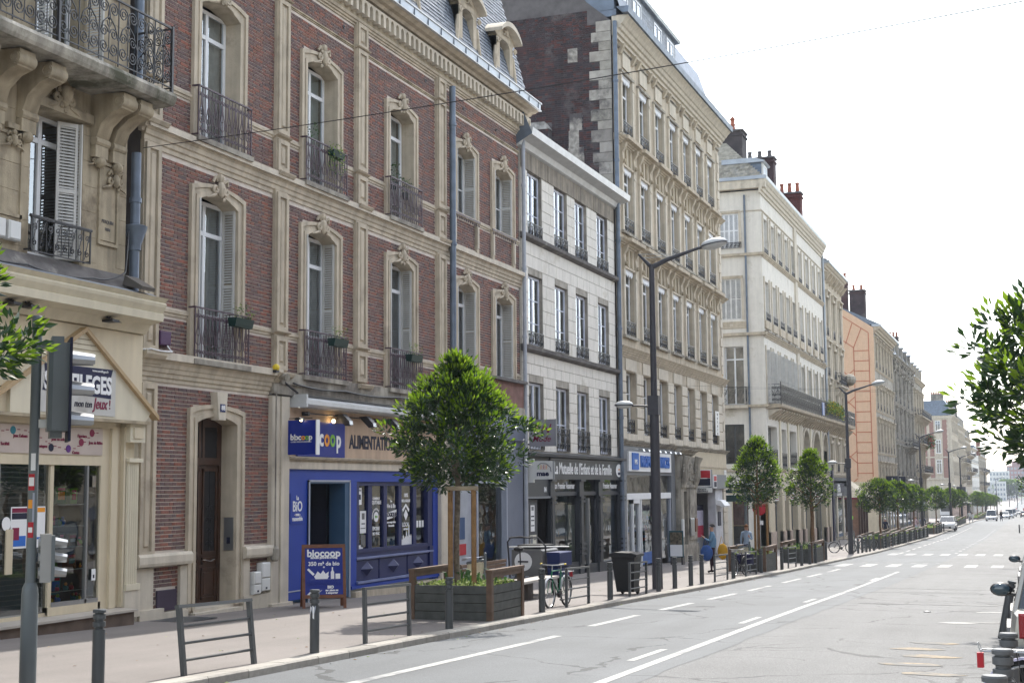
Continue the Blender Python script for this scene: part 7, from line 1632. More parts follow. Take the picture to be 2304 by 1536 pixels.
# ================================================================ TREES
def crown_mesh(seed, n_cl, per, prof, hgt, L_=.145, young=.85):
    rr = random.Random(seed); q = MB()
    ph = [rr.uniform(0, 6.28) for _ in range(6)]
    def rad(t, a):
        for (t0, r0), (t1, r1) in zip(prof, prof[1:]):
            if t <= t1: r_ = r0 + (r1 - r0) * (t - t0) / (t1 - t0); break
        return r_ * (1 + .17 * sin(3 * a + ph[0] + 4 * t) + .14 * sin(5 * a + ph[1] - 7 * t) + .07 * sin(9 * a + ph[2] + 11 * t))
    for i in range(n_cl):
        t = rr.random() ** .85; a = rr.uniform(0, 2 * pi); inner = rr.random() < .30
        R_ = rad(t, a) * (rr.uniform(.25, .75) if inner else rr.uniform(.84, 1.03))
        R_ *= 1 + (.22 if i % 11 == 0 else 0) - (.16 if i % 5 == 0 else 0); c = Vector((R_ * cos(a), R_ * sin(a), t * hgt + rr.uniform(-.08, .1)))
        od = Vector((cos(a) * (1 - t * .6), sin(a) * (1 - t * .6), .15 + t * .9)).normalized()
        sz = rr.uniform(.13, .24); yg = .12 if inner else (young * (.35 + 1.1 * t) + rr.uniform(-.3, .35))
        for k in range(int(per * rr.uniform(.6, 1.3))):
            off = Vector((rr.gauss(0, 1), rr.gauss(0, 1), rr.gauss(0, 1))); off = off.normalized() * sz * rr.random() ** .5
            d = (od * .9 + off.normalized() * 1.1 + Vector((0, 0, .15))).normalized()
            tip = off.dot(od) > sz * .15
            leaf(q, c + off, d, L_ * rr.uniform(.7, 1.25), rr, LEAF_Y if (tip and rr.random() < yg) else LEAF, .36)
    return q.mesh('crown')
P1 = [(0, .55), (.08, 1.05), (.3, 1.36), (.5, 1.22), (.7, .92), (.86, .52), (.95, .22), (1.01, .1)]
P2 = [(0, .35), (.12, .9), (.3, 1.08), (.5, .92), (.7, .66), (.88, .36), (1.01, .12)]
P3 = [(0, .7), (.1, 1.25), (.35, 1.5), (.6, 1.4), (.8, 1.05), (.93, .6), (1.01, .2)]
CR = [crown_mesh(1, 420, 36, P1, 2.75), crown_mesh(2, 250, 32, P2, 2.75, .14), crown_mesh(3, 280, 30, P3, 2.5, .17, .6)]
def trunk_mesh(h, hc, r, seed, m):
    rr = random.Random(seed); q = MB()
    q.tube([(rr.uniform(-.03, .03) * (i > 0), rr.uniform(-.03, .03) * (i > 0), h * i / 5) for i in range(6)] + [(0, 0, h + hc * .8)], [r * 1.15, r, r * .95, r * .9, r * .85, r * .8, r * .15], 9, m)
    for k in range(9):
        a = k * 2.4; z = h - .15 + hc * .05 * k; L_ = hc * rr.uniform(.28, .42)
        q.tube([(0, 0, z), (cos(a) * L_ * .4, sin(a) * L_ * .4, z + L_ * .35), (cos(a) * L_, sin(a) * L_, z + L_ * .8)], [r * .45, r * .3, r * .1], 6, m)
    return q.mesh('trunk', True)
def tree(lab, x, y, kind, h, group=None, s=1., m=BARK, base=None, r=.075, rot=0):
    z = gz(y) if base is None else base
    t_ = thing('street_tree', lab, 'tree', (x, y, z), group)
    tr = bpy.data.objects.new('trunk', trunk_mesh(h / s, 2.4, r, kind + int(y), m)); COL.objects.link(tr); tr.parent = t_
    cr = bpy.data.objects.new('crown', CR[kind]); COL.objects.link(cr); cr.parent = t_; cr.location = (0, 0, h / s - .12); cr.rotation_euler = (0, 0, rot)
    t_.scale = (s, s, s); return t_
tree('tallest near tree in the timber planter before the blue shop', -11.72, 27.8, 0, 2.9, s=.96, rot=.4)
tree('cropped tree crown at the left edge beside the toy shop', -11.5, 11.35, 0, 3.2, rot=2.2)
tree('slim tree beside the dark direction signs', -11.3, 60.1, 1, 2.85, m=BARK_B, rot=1.)
tree('bushy conical tree in the second far planter before the corner shops', -11.2, 74.6, 1, 2.85, s=1.05, m=BARK_B, r=.11, rot=3)
grp = 'round clipped trees in the long planters'
for i, (y, s) in enumerate(((110.1, .95), (124.5, .98), (141, .95), (172.5, 1.), (202.7, 1.), (225.7, .95), (291, 1.05), (318, 1.1), (345, 1.1), (372, 1.1), (405, 1.1))):
    tree('round clipped tree in the row of long planters down the left pavement', -11.4, y, 2, 2.7, grp, s, BARK_B, r=.09, rot=i * 1.3)
tree('dark tree crown cropped by the right edge above the parked cars', 1.05, 30.3, 2, 3.2, s=1.5, rot=.6)
tree('small tree crown cropped by the right edge far down the street', 1.0, 98, 2, 3.0, s=1.2, rot=2)
for i, (x, y) in enumerate(((-15, 900), (-17.5, 905), (-20, 915), (-12.8, 935))):
    tree('hazy green tree on the hill at the end of the street', x, y, 2, 3, 'hazy trees on the far hill', 3.6, base=-7)
# ---------------------------------------------------------------- timber planters
def planter(lab, x0, x1, y0, y1, seed, tall=True, group=None):
    z = gz((y0 + y1) / 2); t_ = thing('timber_planter', lab, 'planter', ((x0 + x1) / 2, (y0 + y1) / 2, z), group); h_ = .72
    zb = lambda y: gz(y)
    for k in range(4):
        a, b_ = z + .03 + k * .178, z + .03 + k * .178 + .166
        for (p, q_, r_, s_) in ((x0, x1, y0, y0 + .04), (x0, x1, y1 - .04, y1), (x1 - .04, x1, y0 + .04, y1 - .04), (x0, x0 + .04, y0 + .04, y1 - .04)):
            q = MB(); q.box(p, q_, r_, s_, a - (.06 if k == 0 else 0), b_, WOODG); part('plank', q, t_)
    q = MB(); q.box(x0 + .04, x1 - .04, y0 + .04, y1 - .04, z, z + h_ - .12, SOIL); part('soil', q, t_)
    for sx_, xx in ((1, x1 - .09), (-1, x0 - .03)):
        for yy in (y0 - .02, y1 - .1): q = MB(); q.box(xx, xx + .12, yy, yy + .12, zb(yy) - .02, z + 1.0, WOODB); part('corner_post', q, t_)
        q = MB(); q.box(xx - .01, xx + .13, y0 - .03, y1 + .03, z + 1.0, z + 1.06, WOODB); q.box(xx + .02, xx + .1, y0 + .1, y1 - .1, z + .9, z + 1.0, WOODB); part('hand_rail', q, t_)
    rr = random.Random(seed); q = MB(); n = int(700 * (x1 - x0) * (y1 - y0) / 3.2) if tall else int(160 * (y1 - y0))
    for i in range(n):
        x, y = rr.uniform(x0 + .06, x1 - .06), rr.uniform(y0 + .06, y1 - .06)
        leaf(q, Vector((x, y, z + h_ - .06 + rr.uniform(-.02, .1))), Vector((rr.uniform(-1, 1), rr.uniform(-1, 1), rr.uniform(0, .8))), rr.uniform(.05, .10) * (1 if tall else 1.7), rr, LEAF_P, .6)
    part('ground_cover', q, t_, kind='stuff')
    q = MB()
    for i in range(46 if tall else int(9 * (y1 - y0))):
        a = rr.uniform(0, 2 * pi); cx, cy = (rr.uniform(x0 + .4, x1 - .3), y0 + (y1 - y0) * rr.uniform(.35, .95)); L_ = rr.uniform(.25, .5); zz = z + h_ - .08
        d = Vector((cos(a), sin(a), 0)); w_ = Vector((-sin(a), cos(a), 0)) * .032
        p0 = Vector((cx, cy, zz)); p1 = p0 + d * L_ * .25 + Vector((0, 0, L_ * .7)); p2 = p0 + d * L_ * .7 + Vector((0, 0, L_ * .75))
        q.add([tuple(p0 - w_ * .4), tuple(p0 + w_ * .4), tuple(p1 + w_), tuple(p1 - w_), tuple(p2)], [(0, 1, 2, 3), (3, 2, 4)], LEAF_B)
    part('strap_leaves', q, t_); return t_
planter('big timber planter nearest the camera with strap leaves, before the blue shop', -12.4, -10.6, 26.9, 28.8, 1)
planter('timber planter cut off by the left edge beside the traffic signal', -12.4, -10.6, 10.2, 12.3, 2)
planter('timber planter around the slim tree beside the direction signs', -12.3, -10.78, 58.6, 61.3, 3)
planter('timber planter around the bushy conical tree before the corner shops', -12.3, -10.75, 71.3, 75.4, 4)
for i, (a, c) in enumerate(((104.5, 112), (113, 124), (125.5, 135), (136, 149.5), (160, 173), (188, 204), (206, 232), (280, 330), (334, 400))):
    planter('long low planter of mixed greenery in the row beyond the bicycles', -12.2, -10.85, a, c, 10 + i, False, 'long planters down the left pavement')
def stakes(lab, x, y, z, dx, h, nst=2):
    t_ = thing('tree_stakes', lab, 'stakes', (x, y, z))
    for s_ in ((-1, 1) if nst == 2 else (1,)): q = MB(); q.tube([(x + s_ * dx, y - .05, z), (x + s_ * dx, y - .05, z + h)], .055, 8, WOODS); part('stake', q, t_)
    q = MB(); q.tube([(x - dx - .1, y - .07, z + h - .04), (x + dx + .1, y - .07, z + h - .04)], .05, 8, mat('pale_half_log', (.4, .33, .24), var=.2)); part('cross_rail', q, t_)
stakes('two tall wooden stakes with cross rail around the near tree', -11.5, 27.6, gz(27.8) + .55, .27, 2.22)
stakes('two wooden stakes around the slim tree by the direction signs', -11.2, 60.2, gz(60) + .5, .26, 2.4)
# ================================================================ STREET FURNITURE
def bollard_mesh(h=.97, r=.075, m=POSTG, cap=True):
    q = MB()
    q.lathe([(r, -.1), (r, h - .24), (r * .72, h - .235), (r * .72, h - .215), (r, h - .205), (r, h - .15), (r * .72, h - .145), (r * .72, h - .125), (r, h - .115), (r, h - .06), (r * .72, h - .055), (r * .72, h - .045), (r * 1.02, h - .04), (r * 1.04, h - .012), (r * .93, h), (.002, h + .004)], (0, 0, 0), 20, m)
    return q.mesh('bollard', 35)
BM = bollard_mesh(); BMR = bollard_mesh(.97, .078, mat('worn_grey_bollard_paint', (.105, .11, .115), rough=.5, var=.15))
bl_spots = [(-10.62, 14.13, 'bollard nearest the camera on the left pavement, right of the signal pole'), (-10.62, 19.48, 'bollard with a torn sticker before the folding signboard'), (-10.6, 24.74, 'bollard standing in front of the big timber planter'), (-10.6, 30.06, 'bollard between the big planter and the green bicycle'),
            (-10.62, 35.5, 'lone bollard between the green bicycle and the wheelie bin'), (-10.66, 40.65, 'bollard standing against the tall lamp post'), (-10.72, 42.87, 'first bollard beyond the tall lamp post'), (-10.74, 45.1, 'second bollard beyond the tall lamp post'), (-10.72, 46.6, 'third bollard beyond the tall lamp post'),
            (-10.66, 51.5, 'bollard beside the navy bags of the moped'), (-10.75, 57.5, 'bollard in front of the planter of the slim tree'), (-10.66, 61.9, 'bollard just beyond the planter of the slim tree'), (-10.6, 67.0, 'first of three close bollards before the conical tree planter'), (-10.55, 69.2, 'second of three close bollards before the conical tree planter'), (-10.55, 71.1, 'third of three close bollards before the conical tree planter'), (-10.9, 77.2, 'bollard just past the conical tree planter')]
for x, y, l in bl_spots: o = link('bollard', BM, None); o.location = (x, y, gz(y)); tag(o, l, 'bollard', 'bollards along the left kerb')
for x, y in [(-11.2, 90.2), (-10.95, 92), (-10.9, 93.8), (-10.85, 95.7), (-10.8, 97.3), (-10.75, 99.3), (-10.7, 102.3)] + [(-10.62, 106 + 5.2 * k) for k in range(9)] + [(-10.62, 161 + 4 * k) for k in range(4)]:
    o = link('bollard', BM, None); o.location = (x, y, gz(y)); tag(o, 'one of the close set dark bollards by the parked bicycles and long planters', 'bollard', 'far bollards by the long planters')
for x, y, l in [(-.31, 9.47, 'nearest grey bollard at the right edge, only its pale cap showing'), (-.31, 11.47, 'ringed grey bollard in front of the bicycle wheel at the right edge'), (-.30, 13.15, 'ringed grey bollard just behind the bicycle carrier at the right edge')]:
    o = link('bollard', BMR, None); o.location = (x, y, gz(y) + .08); tag(o, l, 'bollard', 'ringed bollards on the right pavement')
o = link('bollard', BM, None); o.location = (-.72, 27.4, gz(27.4)); o.rotation_euler = (0, radians(12), 0); tag(o, 'leaning bollard seen below the wing mirror of the pale car', 'bollard')
o = link('bollard', BM, None); o.location = (-2.2, 171, rz_(171)); tag(o, 'pale bollard standing alone in the road far down on the right', 'bollard')
q = MB()
for k in range(5): a0 = -2.4 + k * .3; q.add([(-10.62 + .077 * cos(a), 19.48 + .077 * sin(a), gz(19.48) + z) for a, z in ((a0, .70 + .03 * (k % 2)), (a0 + .3, .70 + .03 * ((k + 1) % 2)), (a0 + .3, .52 + .08 * ((k * 2) % 3)), (a0, .54 + .06 * (k % 3)))], [(0, 1, 2, 3)], PRINTW if k % 2 else GREY_L)
tag(part('torn_sticker', q), 'torn white and blue sticker on a bollard', 'sticker')
def barrier_mesh(w):
    q = MB(); h = .9
    for y in (0, w): q.box(-.03, .03, y - .035, y + .035, -.12, h - .02, POSTG)
    q.add([(-.035, -.05, h - .02), (.035, -.05, h - .02), (.035, w + .05, h - .02), (-.035, w + .05, h - .02), (-.03, -.05, h + .025), (.03, -.05, h + .025), (.03, w + .05, h + .025), (-.03, w + .05, h + .025)], [(0, 3, 2, 1), (4, 5, 6, 7), (0, 1, 5, 4), (1, 2, 6, 5), (2, 3, 7, 6), (3, 0, 4, 7)], POSTG)
    for z in (.2, .42, .64): q.tube([(0, 0, z), (0, w, z)], .019, 6, POSTG)
    return q.mesh('barrier')
BA = barrier_mesh(1.75); BA2 = barrier_mesh(2.1)
for (y, me, l, lean) in [(15.95, BA, 'leaning railing barrier nearest the camera on the kerb', -.125), (21.25, BA, 'railing barrier between the folding signboard and the big planter', -.03), (31.9, BA, 'railing barrier with the green bicycle behind it', 0), (37.4, BA, 'railing barrier in front of the black wheelie bin', 0), (48.2, BA2, 'railing barrier beside the woman in a denim jacket', 0), (53.7, BA2, 'railing barrier in front of the moped with navy bags', 0), (63.4, BA2, 'railing barrier between the two distant timber planters', 0)]:
    o = link('railing_barrier', me, None); o.location = (-10.63, y, gz(y)); o.rotation_euler = (atan2(gz(y + 1.8) - gz(y), 1.8), lean, 0); tag(o, l, 'barrier', 'railing barriers along the left kerb')
for y in [104.3, 108.7, 113, 118, 123, 128.5, 134, 139, 144] + [162, 167, 190, 200, 210]:
    o = link('railing_barrier', BA2, None); o.location = (-10.63, y, gz(y)); tag(o, 'dark railing barrier in front of the long row of planters', 'barrier', 'far railing barriers before the long planters')
# traffic signal
def turned(q, cx, cy, a):
    q.v = [(cx + (v[0] - cx) * cos(a) - (v[1] - cy) * sin(a), cy + (v[0] - cx) * sin(a) + (v[1] - cy) * cos(a), v[2]) for v in q.v]; return q
TA = radians(-48)
t_ = thing('traffic_signal', 'grey traffic signal pole with stickers, seen from behind, cut by the bottom edge', 'traffic light', (-11.05, 13.4, gz(13.4)))
q = MB(); zc = gz(13.4); q.tube([(-11.05, 13.4, .82), (-11.05, 13.4, 3.98)], .058, 16, POLEG); q.lathe([(.096, -1.3), (.096, .72), (.09, .8), (.062, .86)], (-11.05, 13.4, 0), 16, POLEG); q.lathe([(.064, 3.86), (.064, 3.97), (.05, 3.99), (.002, 3.99)], (-11.05, 13.4, 0), 16, POLEG); part('pole', q, t_, smooth=35)
q = MB(); x = -11.05; q.prism([(x - .19, 13.53), (x + .19, 13.53), (x + .22, 13.58), (x + .22, 13.76), (x - .22, 13.76), (x - .22, 13.58)], 2.62, 3.66, POLEG, axis='z'); q.prism([(x - .15, 13.56), (x + .15, 13.56), (x + .15, 13.7), (x - .15, 13.7)], 2.54, 3.74, POLEG, axis='z')
q.box(x - .05, x + .05, 13.44, 13.58, 2.66, 2.76, PLASTIC_W); q.box(x - .04, x + .04, 13.42, 13.56, 3.6, 3.68, POLEG); sh_ = part('signal_head', turned(q, x, 13.4, TA), t_)
q = MB(); q.box(x - .30, x + .30, 13.76, 13.79, 2.5, 3.72, PRINTK); part('backing_board', turned(q, x, 13.4, TA), sh_)
for k in range(3):
    z = 2.74 + k * .36; q = MB(); n = 8
    for i in range(n):
        a0, a1 = pi * (-.1 + 1.2 * i / n), pi * (-.1 + 1.2 * (i + 1) / n)
        q.add([(x + .13 * cos(a0), 13.79, z + .13 * sin(a0)), (x + .13 * cos(a1), 13.79, z + .13 * sin(a1)), (x + .13 * cos(a1), 14.06, z + .10 * sin(a1) - .01), (x + .13 * cos(a0), 14.06, z + .10 * sin(a0) - .01)], [(0, 1, 2, 3)], ALU)
    part('visor', turned(q, x, 13.4, TA), sh_)
q = MB(); q.box(x - .09, x + .09, 13.5, 13.62, .86, 1.42, ALU); q.box(x - .11, x + .11, 13.62, 13.66, .88, 1.4, POLEG); rp = part('repeater', turned(q, x, 13.4, TA), t_)
for k in range(3): q = MB(); z = .97 + k * .17; q.tube([(x, 13.48, z), (x, 13.52, z)], .07, 8, ALU); q.prism([(x - .06, z), (x - .04, z + .06), (x + .04, z + .06), (x + .06, z), (x + .04, z + .045), (x - .04, z + .045)], 13.66, 13.8, ALU) if False else q.tube([(x, 13.66, z + .01), (x, 13.8, z - .01)], [.065, .05], 8, ALU); part('visor', turned(q, x, 13.4, TA), rp)
for k, (z0, z1, m_, a0, a1) in enumerate(((2.16, 2.36, PRINTW, -1.4, -.5), (1.93, 2.12, PRINTR, -1.9, -.6), (1.98, 2.08, PRINTW, -1.75, -.7), (1.72, 1.82, PRINTO, -1.8, -.8), (1.38, 1.56, PRINTR, -1.7, -.6), (1.44, 1.50, PRINTW, -1.6, -.8), (1.56, 1.9, GREY_L, -.9, -.5))):
    q = MB(); n = 5; r_ = .0595 + .001 * (k % 3); q.add([(x + r_ * cos(a0 + (a1 - a0) * i / n), 13.4 + r_ * sin(a0 + (a1 - a0) * i / n), z) for i in range(n + 1) for z in (z0, z1)], [(2 * i, 2 * i + 2, 2 * i + 3, 2 * i + 1) for i in range(n)], m_); part('sticker', q, t_)
# lamp posts
def lamp_post(y, lab, group=None, low=True):
    z = gz(y); t_ = thing('street_lamp', lab, 'street lamp', (0, 0, 0), group); L = MATS['lamp_post_paint'] if 'lamp_post_paint' in MATS else mat('lamp_post_paint', (.047, .047, .056), rough=.5, spec=.4, var=.1)
    q = MB(); q.tube([(0, 0, -.2), (0, 0, .9), (0, 0, 5.7)], [.17, .16, .145], 14, L); q.tube([(0, 0, 5.7), (0, 0, 5.75), (0, 0, 10.1)], [.145, .105, .085], 14, L); q.box(-.17, .17, -.17, .17, 5.35, 5.95, L); part('pole', q, t_, smooth=35)
    q = MB(); q.tube([(0, 0, 10.0), (.45, 0, 10.2), (1.45, 0, 10.5)], [.085, .075, .045], 10, L); q.tube([(0, 0, 10.0), (-.42, 0, 10.45)], [.07, .035], 8, L); q.tube([(-.4, -.05, 10.44), (.75, -.05, 10.36)], .012, 4, ALU); q.tube([(-.3, .05, 10.33), (.7, .05, 10.33)], .012, 4, ALU); q.tube([(1.4, 0, 10.49), (1.7, 0, 10.55)], .05, 8, L); part('arm', q, t_, smooth=35)
    def head(cx, cz, r_, nm, tilt):
        q = MB(); q.ball((0, 0, 0), r_, mat('pale_lamp_dome', (.5, .51, .5), rough=.35, spec=.5), 18, 10, (1, .62, .42)); q.lathe([(r_ * 1.03, -.035), (r_ * 1.03, .0)], (0, 0, 0), 18, L, 1, .62); q.ball((0, 0, -.03), r_ * .8, mat('lamp_glass_bowl', (.35, .38, .36), rough=.15), 14, 6, (1, .6, .3))
        o = part(nm, q, t_, smooth=40, world=False); o.location = (cx, 0, cz); o.rotation_euler = (0, tilt, 0)
    head(2.0, 10.62, .42, 'lamp_head', -.16)
    if low: q = MB(); q.tube([(-.14, 0, 5.62), (-.5, 0, 5.66), (-.72, 0, 5.66)], [.04, .025, .03], 6, L); part('lower_arm', q, t_); head(-.98, 5.7, .30, 'lamp_head', 0)
    t_.location = (-11.1, y, z); return t_
lp = lamp_post(42.2, 'tall two armed grey lamp post rising before the tall stone building')
dup(lp, (-11.1, 89.6, gz(89.6)), label='tall lamp post with green sticker between the corner shops and the bicycles')
for y, l in ((147.7, 'lamp post before the dark ornate house'), (197, 'lamp post before the pink brick corner house'), (226, 'lamp post just right of the pink brick corner house'), (330, 'lamp post before the white rendered house'), (420, 'small faraway lamp post near the farthest grey house')): dup(lp, (-11.1, y, gz(y)), label=l)
o = dup(lp, (-.35, 78, gz(78)), pi, label='lamp head reaching in from the right above the dark tree'); o['label'] = 'lamp head reaching in from the right edge above the dark tree'
for i, y in enumerate((600, 680, 760, 830)): dup(lp, (-12.5 if i % 2 else -8, y, gz(y)), label='thin faraway lamp post beside the road climbing the hill', group='lamp posts on the climbing road')
q = MB(); q.box(-10.94, -10.93, 89.45, 89.75, -.15, .05, mat('neon_green_sticker', (.25, .7, .05))); tag(part('green_sticker', q), 'neon green sticker on the second lamp post', 'sticker')
# direction signs
t_ = thing('direction_signs', 'three dark green direction boards on a grey post, seen from behind', 'signpost', (-13.0, 66, gz(66))); q = MB(); q.tube([(-13.0, 66, gz(66)), (-13.0, 66, 2.15)], .07, 10, POLEG); q.ball((-13, 66, 2.17), .08, ALU, 8, 5); part('post', q, t_)
for z0, z1 in ((1.88, 2.03), (1.62, 1.78), (1.22, 1.52)): q = MB(); q.box(-13.95, -12.35, 66.1, 66.14, z0, z1, mat('dark_green_board', (.012, .035, .035), rough=.5)); q.box(-13.93, -12.37, 66.1, 66.15, z1, z1 + .015, PRINTW); part('direction_board', q, t_)
t_ = thing('no_entry_disc', 'red ringed round road sign half hidden by the bank corner', 'road sign', (-15.3, 84, gz(84))); q = MB(); q.lathe([(.30, 0), (.42, .001), (.42, .02), (.30, .021)], (0, 0, 0), 18, PRINTR); q.lathe([(.001, .004), (.3, .004), (.3, .012), (.001, .012)], (0, 0, 0), 18, PRINTW); me = q.mesh('disc')
for v in me.vertices: v.co = Vector((v.co.x, -v.co.z, v.co.y))
put('disc', me, t_, (-15.7, 83.9, .62)); q = MB(); q.tube([(-15.7, 84, gz(84)), (-15.7, 84, 1.0)], .04, 6, ALU); q.box(-15.85, -15.5, 83.9, 83.95, -.35, -.1, PRINTW); part('post', q, t_)
# folding signboard
t_ = thing('folding_signboard', 'oak framed blue folding signboard advertising organic takeaway food', 'signboard', (0, 0, 0))
q = MB()
for y in (-.48, .48): q.add([(.42, y - .035, 0), (.42, y + .035, 0), (.36, y + .035, 0), (.36, y - .035, 0), (.03, y - .035, 1.48), (.03, y + .035, 1.48), (-.02, y + .035, 1.48), (-.02, y - .035, 1.48)], [(0, 1, 5, 4), (1, 2, 6, 5), (2, 3, 7, 6), (3, 0, 4, 7), (4, 5, 6, 7)], WOODA); q.add([(-.42, y - .035, 0), (-.42, y + .035, 0), (-.36, y + .035, 0), (-.36, y - .035, 0), (-.03, y - .035, 1.48), (-.03, y + .035, 1.48), (.01, y + .035, 1.48), (.01, y - .035, 1.48)], [(0, 1, 5, 4), (1, 2, 6, 5), (2, 3, 7, 6), (3, 0, 4, 7), (4, 5, 6, 7)], WOODA)
for s_ in (1, -1):
    for z0, z1 in ((.24, .32), (1.4, 1.48)): f_ = lambda z: s_ * (.40 - .39 * z / 1.48); q.add([(f_(z0) + .03 * s_, -.45, z0), (f_(z0) + .03 * s_, .45, z0), (f_(z1) + .03 * s_, .45, z1), (f_(z1) + .03 * s_, -.45, z1), (f_(z0) - .02 * s_, -.45, z0), (f_(z0) - .02 * s_, .45, z0), (f_(z1) - .02 * s_, .45, z1), (f_(z1) - .02 * s_, -.45, z1)], [(0, 1, 2, 3), (4, 5, 6, 7), (0, 1, 5, 4), (2, 3, 7, 6)], WOODA)
part('oak_frame', q, t_, world=False)
q = MB(); f_ = lambda z: (.40 - .39 * z / 1.48); q.add([(f_(.3) + .012, -.45, .3), (f_(.3) + .012, .45, .3), (f_(1.42) + .012, .45, 1.42), (f_(1.42) + .012, -.45, 1.42), (-f_(.3), -.45, .3), (-f_(.3), .45, .3), (-f_(1.42), .45, 1.42), (-f_(1.42), -.45, 1.42)], [(0, 1, 2, 3), (4, 5, 6, 7)], BLUE_S); pn = part('blue_panel', q, t_, world=False)
def on_board(s_, y, z, size, sx=1., bold=.004, m_=PRINTW): o = link('lettering', text_mesh(s_, size, m_, .002, bold, sx), None); o.parent = pn; o.location = (f_(z) + .018, y, z); o.rotation_euler = (0, -atan2(.39, 1.48), 0); return o
on_board('biocoop', 0, 1.27, .24, bold=.008); on_board('ROUEN JEANNE D\'ARC', 0, 1.17, .06); on_board('350 m² de bio', 0, 1.03, .13); on_board('+', 0, .95, .08)
q = MB(); z = .60; q.add([(f_(z) + .02, -.34, z - .07), (f_(z) + .02, .38, z - .07), (f_(z + .1) + .02, .36, z + .07), (f_(z + .1) + .02, -.32, z + .07)], [(0, 1, 2, 3)], PRINTW); part('white_band', q, pn, world=False); on_board('RESTAURATION', .02, z, .12, sx=.95, m_=BLUE_S, bold=.006).location.x += .012
on_board('BIO', .15, .49, .09, bold=.006); on_board('sur place ou', .18, .42, .06); on_board('à emporter', .18, .36, .06)
q = MB()      # salad bowl, bottle, fork, hand
def bp(pts): q.add([(f_(z) + .018, y, z) for y, z in pts], [tuple(range(len(pts)))], PRINTW)
bp([(-.2, .68), (.08, .68), (.12, .75), (-.24, .75)]); bp([(-.22, .75), (-.15, .86), (-.08, .8), (-.02, .88), (.04, .8), (.11, .85), (.1, .75)]); bp([(.16, .68), (.24, .68), (.24, .84), (.215, .88), (.215, .95), (.185, .95), (.185, .88), (.16, .84)]); bp([(.27, .68), (.38, .68), (.38, .80), (.27, .80)]); bp([(-.4, .9), (-.36, .93), (-.22, .8), (-.26, .76)]); bp([(-.4, .33), (-.3, .42), (-.1, .41), (-.04, .43), (-.12, .37), (-.28, .35), (-.38, .29)])
part('white_drawing', q, pn, world=False)
t_.location = (-16.05, 29.85, gz(29.9)); t_.rotation_euler = (0, 0, radians(-57))
# wheelie bin
t_ = thing('wheelie_bin', 'black wheelie bin standing behind the fourth railing barrier', 'bin', (-11.0, 38.6, gz(38.6)))
q = MB(); BL = mat('black_bin_plastic', (.014, .015, .017), rough=.5, var=.1); z = gz(38.6); q.add([(-11.28, 38.35, z + .08), (-10.78, 38.35, z + .08), (-10.78, 38.85, z + .08), (-11.28, 38.85, z + .08), (-11.4, 38.25, z + 1.08), (-10.72, 38.25, z + 1.08), (-10.72, 39.0, z + 1.08), (-11.4, 39.0, z + 1.08)], [(0, 3, 2, 1), (0, 1, 5, 4), (1, 2, 6, 5), (2, 3, 7, 6), (3, 0, 4, 7), (4, 5, 6, 7)], BL); part('bin_body', q, t_)
q = MB(); q.prism([(-11.45, z + 1.06), (-10.66, z + 1.06), (-10.64, z + 1.13), (-10.8, z + 1.17), (-11.3, z + 1.19), (-11.45, z + 1.14)], 38.2, 39.05, BL); part('lid', q, t_); q = MB(); q.tube([(-11.3, 39.1, z + 1.08), (-10.8, 39.1, z + 1.08)], .02, 6, BL)
for xx in (-10.82, -11.26): q.tube([(xx - .03, 38.9, z + .12), (xx + .03, 38.9, z + .12)], .13, 12, BL)
part('wheels_and_handle', q, t_)
# bag bins
CB = glass('clear_bag', (.88, .87, .80), .06, .3); CBM = mat('milky_plastic_bag', (.62, .58, .46), rough=.4, var=.15, trans=.5)
def bag_bin(x, y, lab, s=1.):
    z = gz(y); t_ = thing('bag_bin', lab, 'litter bin', (x, y, z)); q = MB(); q.tube([(x + .26, y, z), (x + .26, y, z + 1.22 * s)], .035, 8, POLEG); q.ball((x + .26, y, z + 1.24 * s), .045, POLEG, 8, 5); part('post', q, t_)
    q = MB(); q.tube([(x + .2 * cos(a * .628), y + .17 * sin(a * .628), z + (1.06 + .04 * cos(a * .628)) * s) for a in range(10)], .035, 6, POLEG, closed=True); q.add([(x - .26, y - .18, z + 1.15 * s), (x + .2, y - .18, z + 1.18 * s), (x + .2, y + .18, z + 1.18 * s), (x - .26, y + .18, z + 1.15 * s), (x - .3, y - .16, z + 1.08 * s), (x - .3, y + .16, z + 1.08 * s)], [(0, 1, 2, 3), (0, 3, 5, 4)], GREY_L); part('ring_and_lid', q, t_)
    q = MB(); rr = random.Random(int(y)); q.grid(lambda u, v: (x + (.19 - .07 * v + .02 * sin(u * 40)) * cos(2 * pi * u) * (1 + .08 * sin(v * 9)), y + (.17 - .05 * v + .02 * sin(u * 33)) * sin(2 * pi * u), z + (1.04 - .72 * v) * s), 28, 6, CBM); part('clear_bag', q, t_, smooth=True); return t_
bag_bin(-12.85, 31.6, 'clear bag litter bin behind the big planter and near tree'); bag_bin(-11.35, 56.9, 'clear bag litter bin behind the moped and slim tree'); bag_bin(-11.7, 94.3, 'clear bag litter bin among the parked bicycles'); bag_bin(-12.9, 104, 'clear bag litter bin at the start of the long planters')
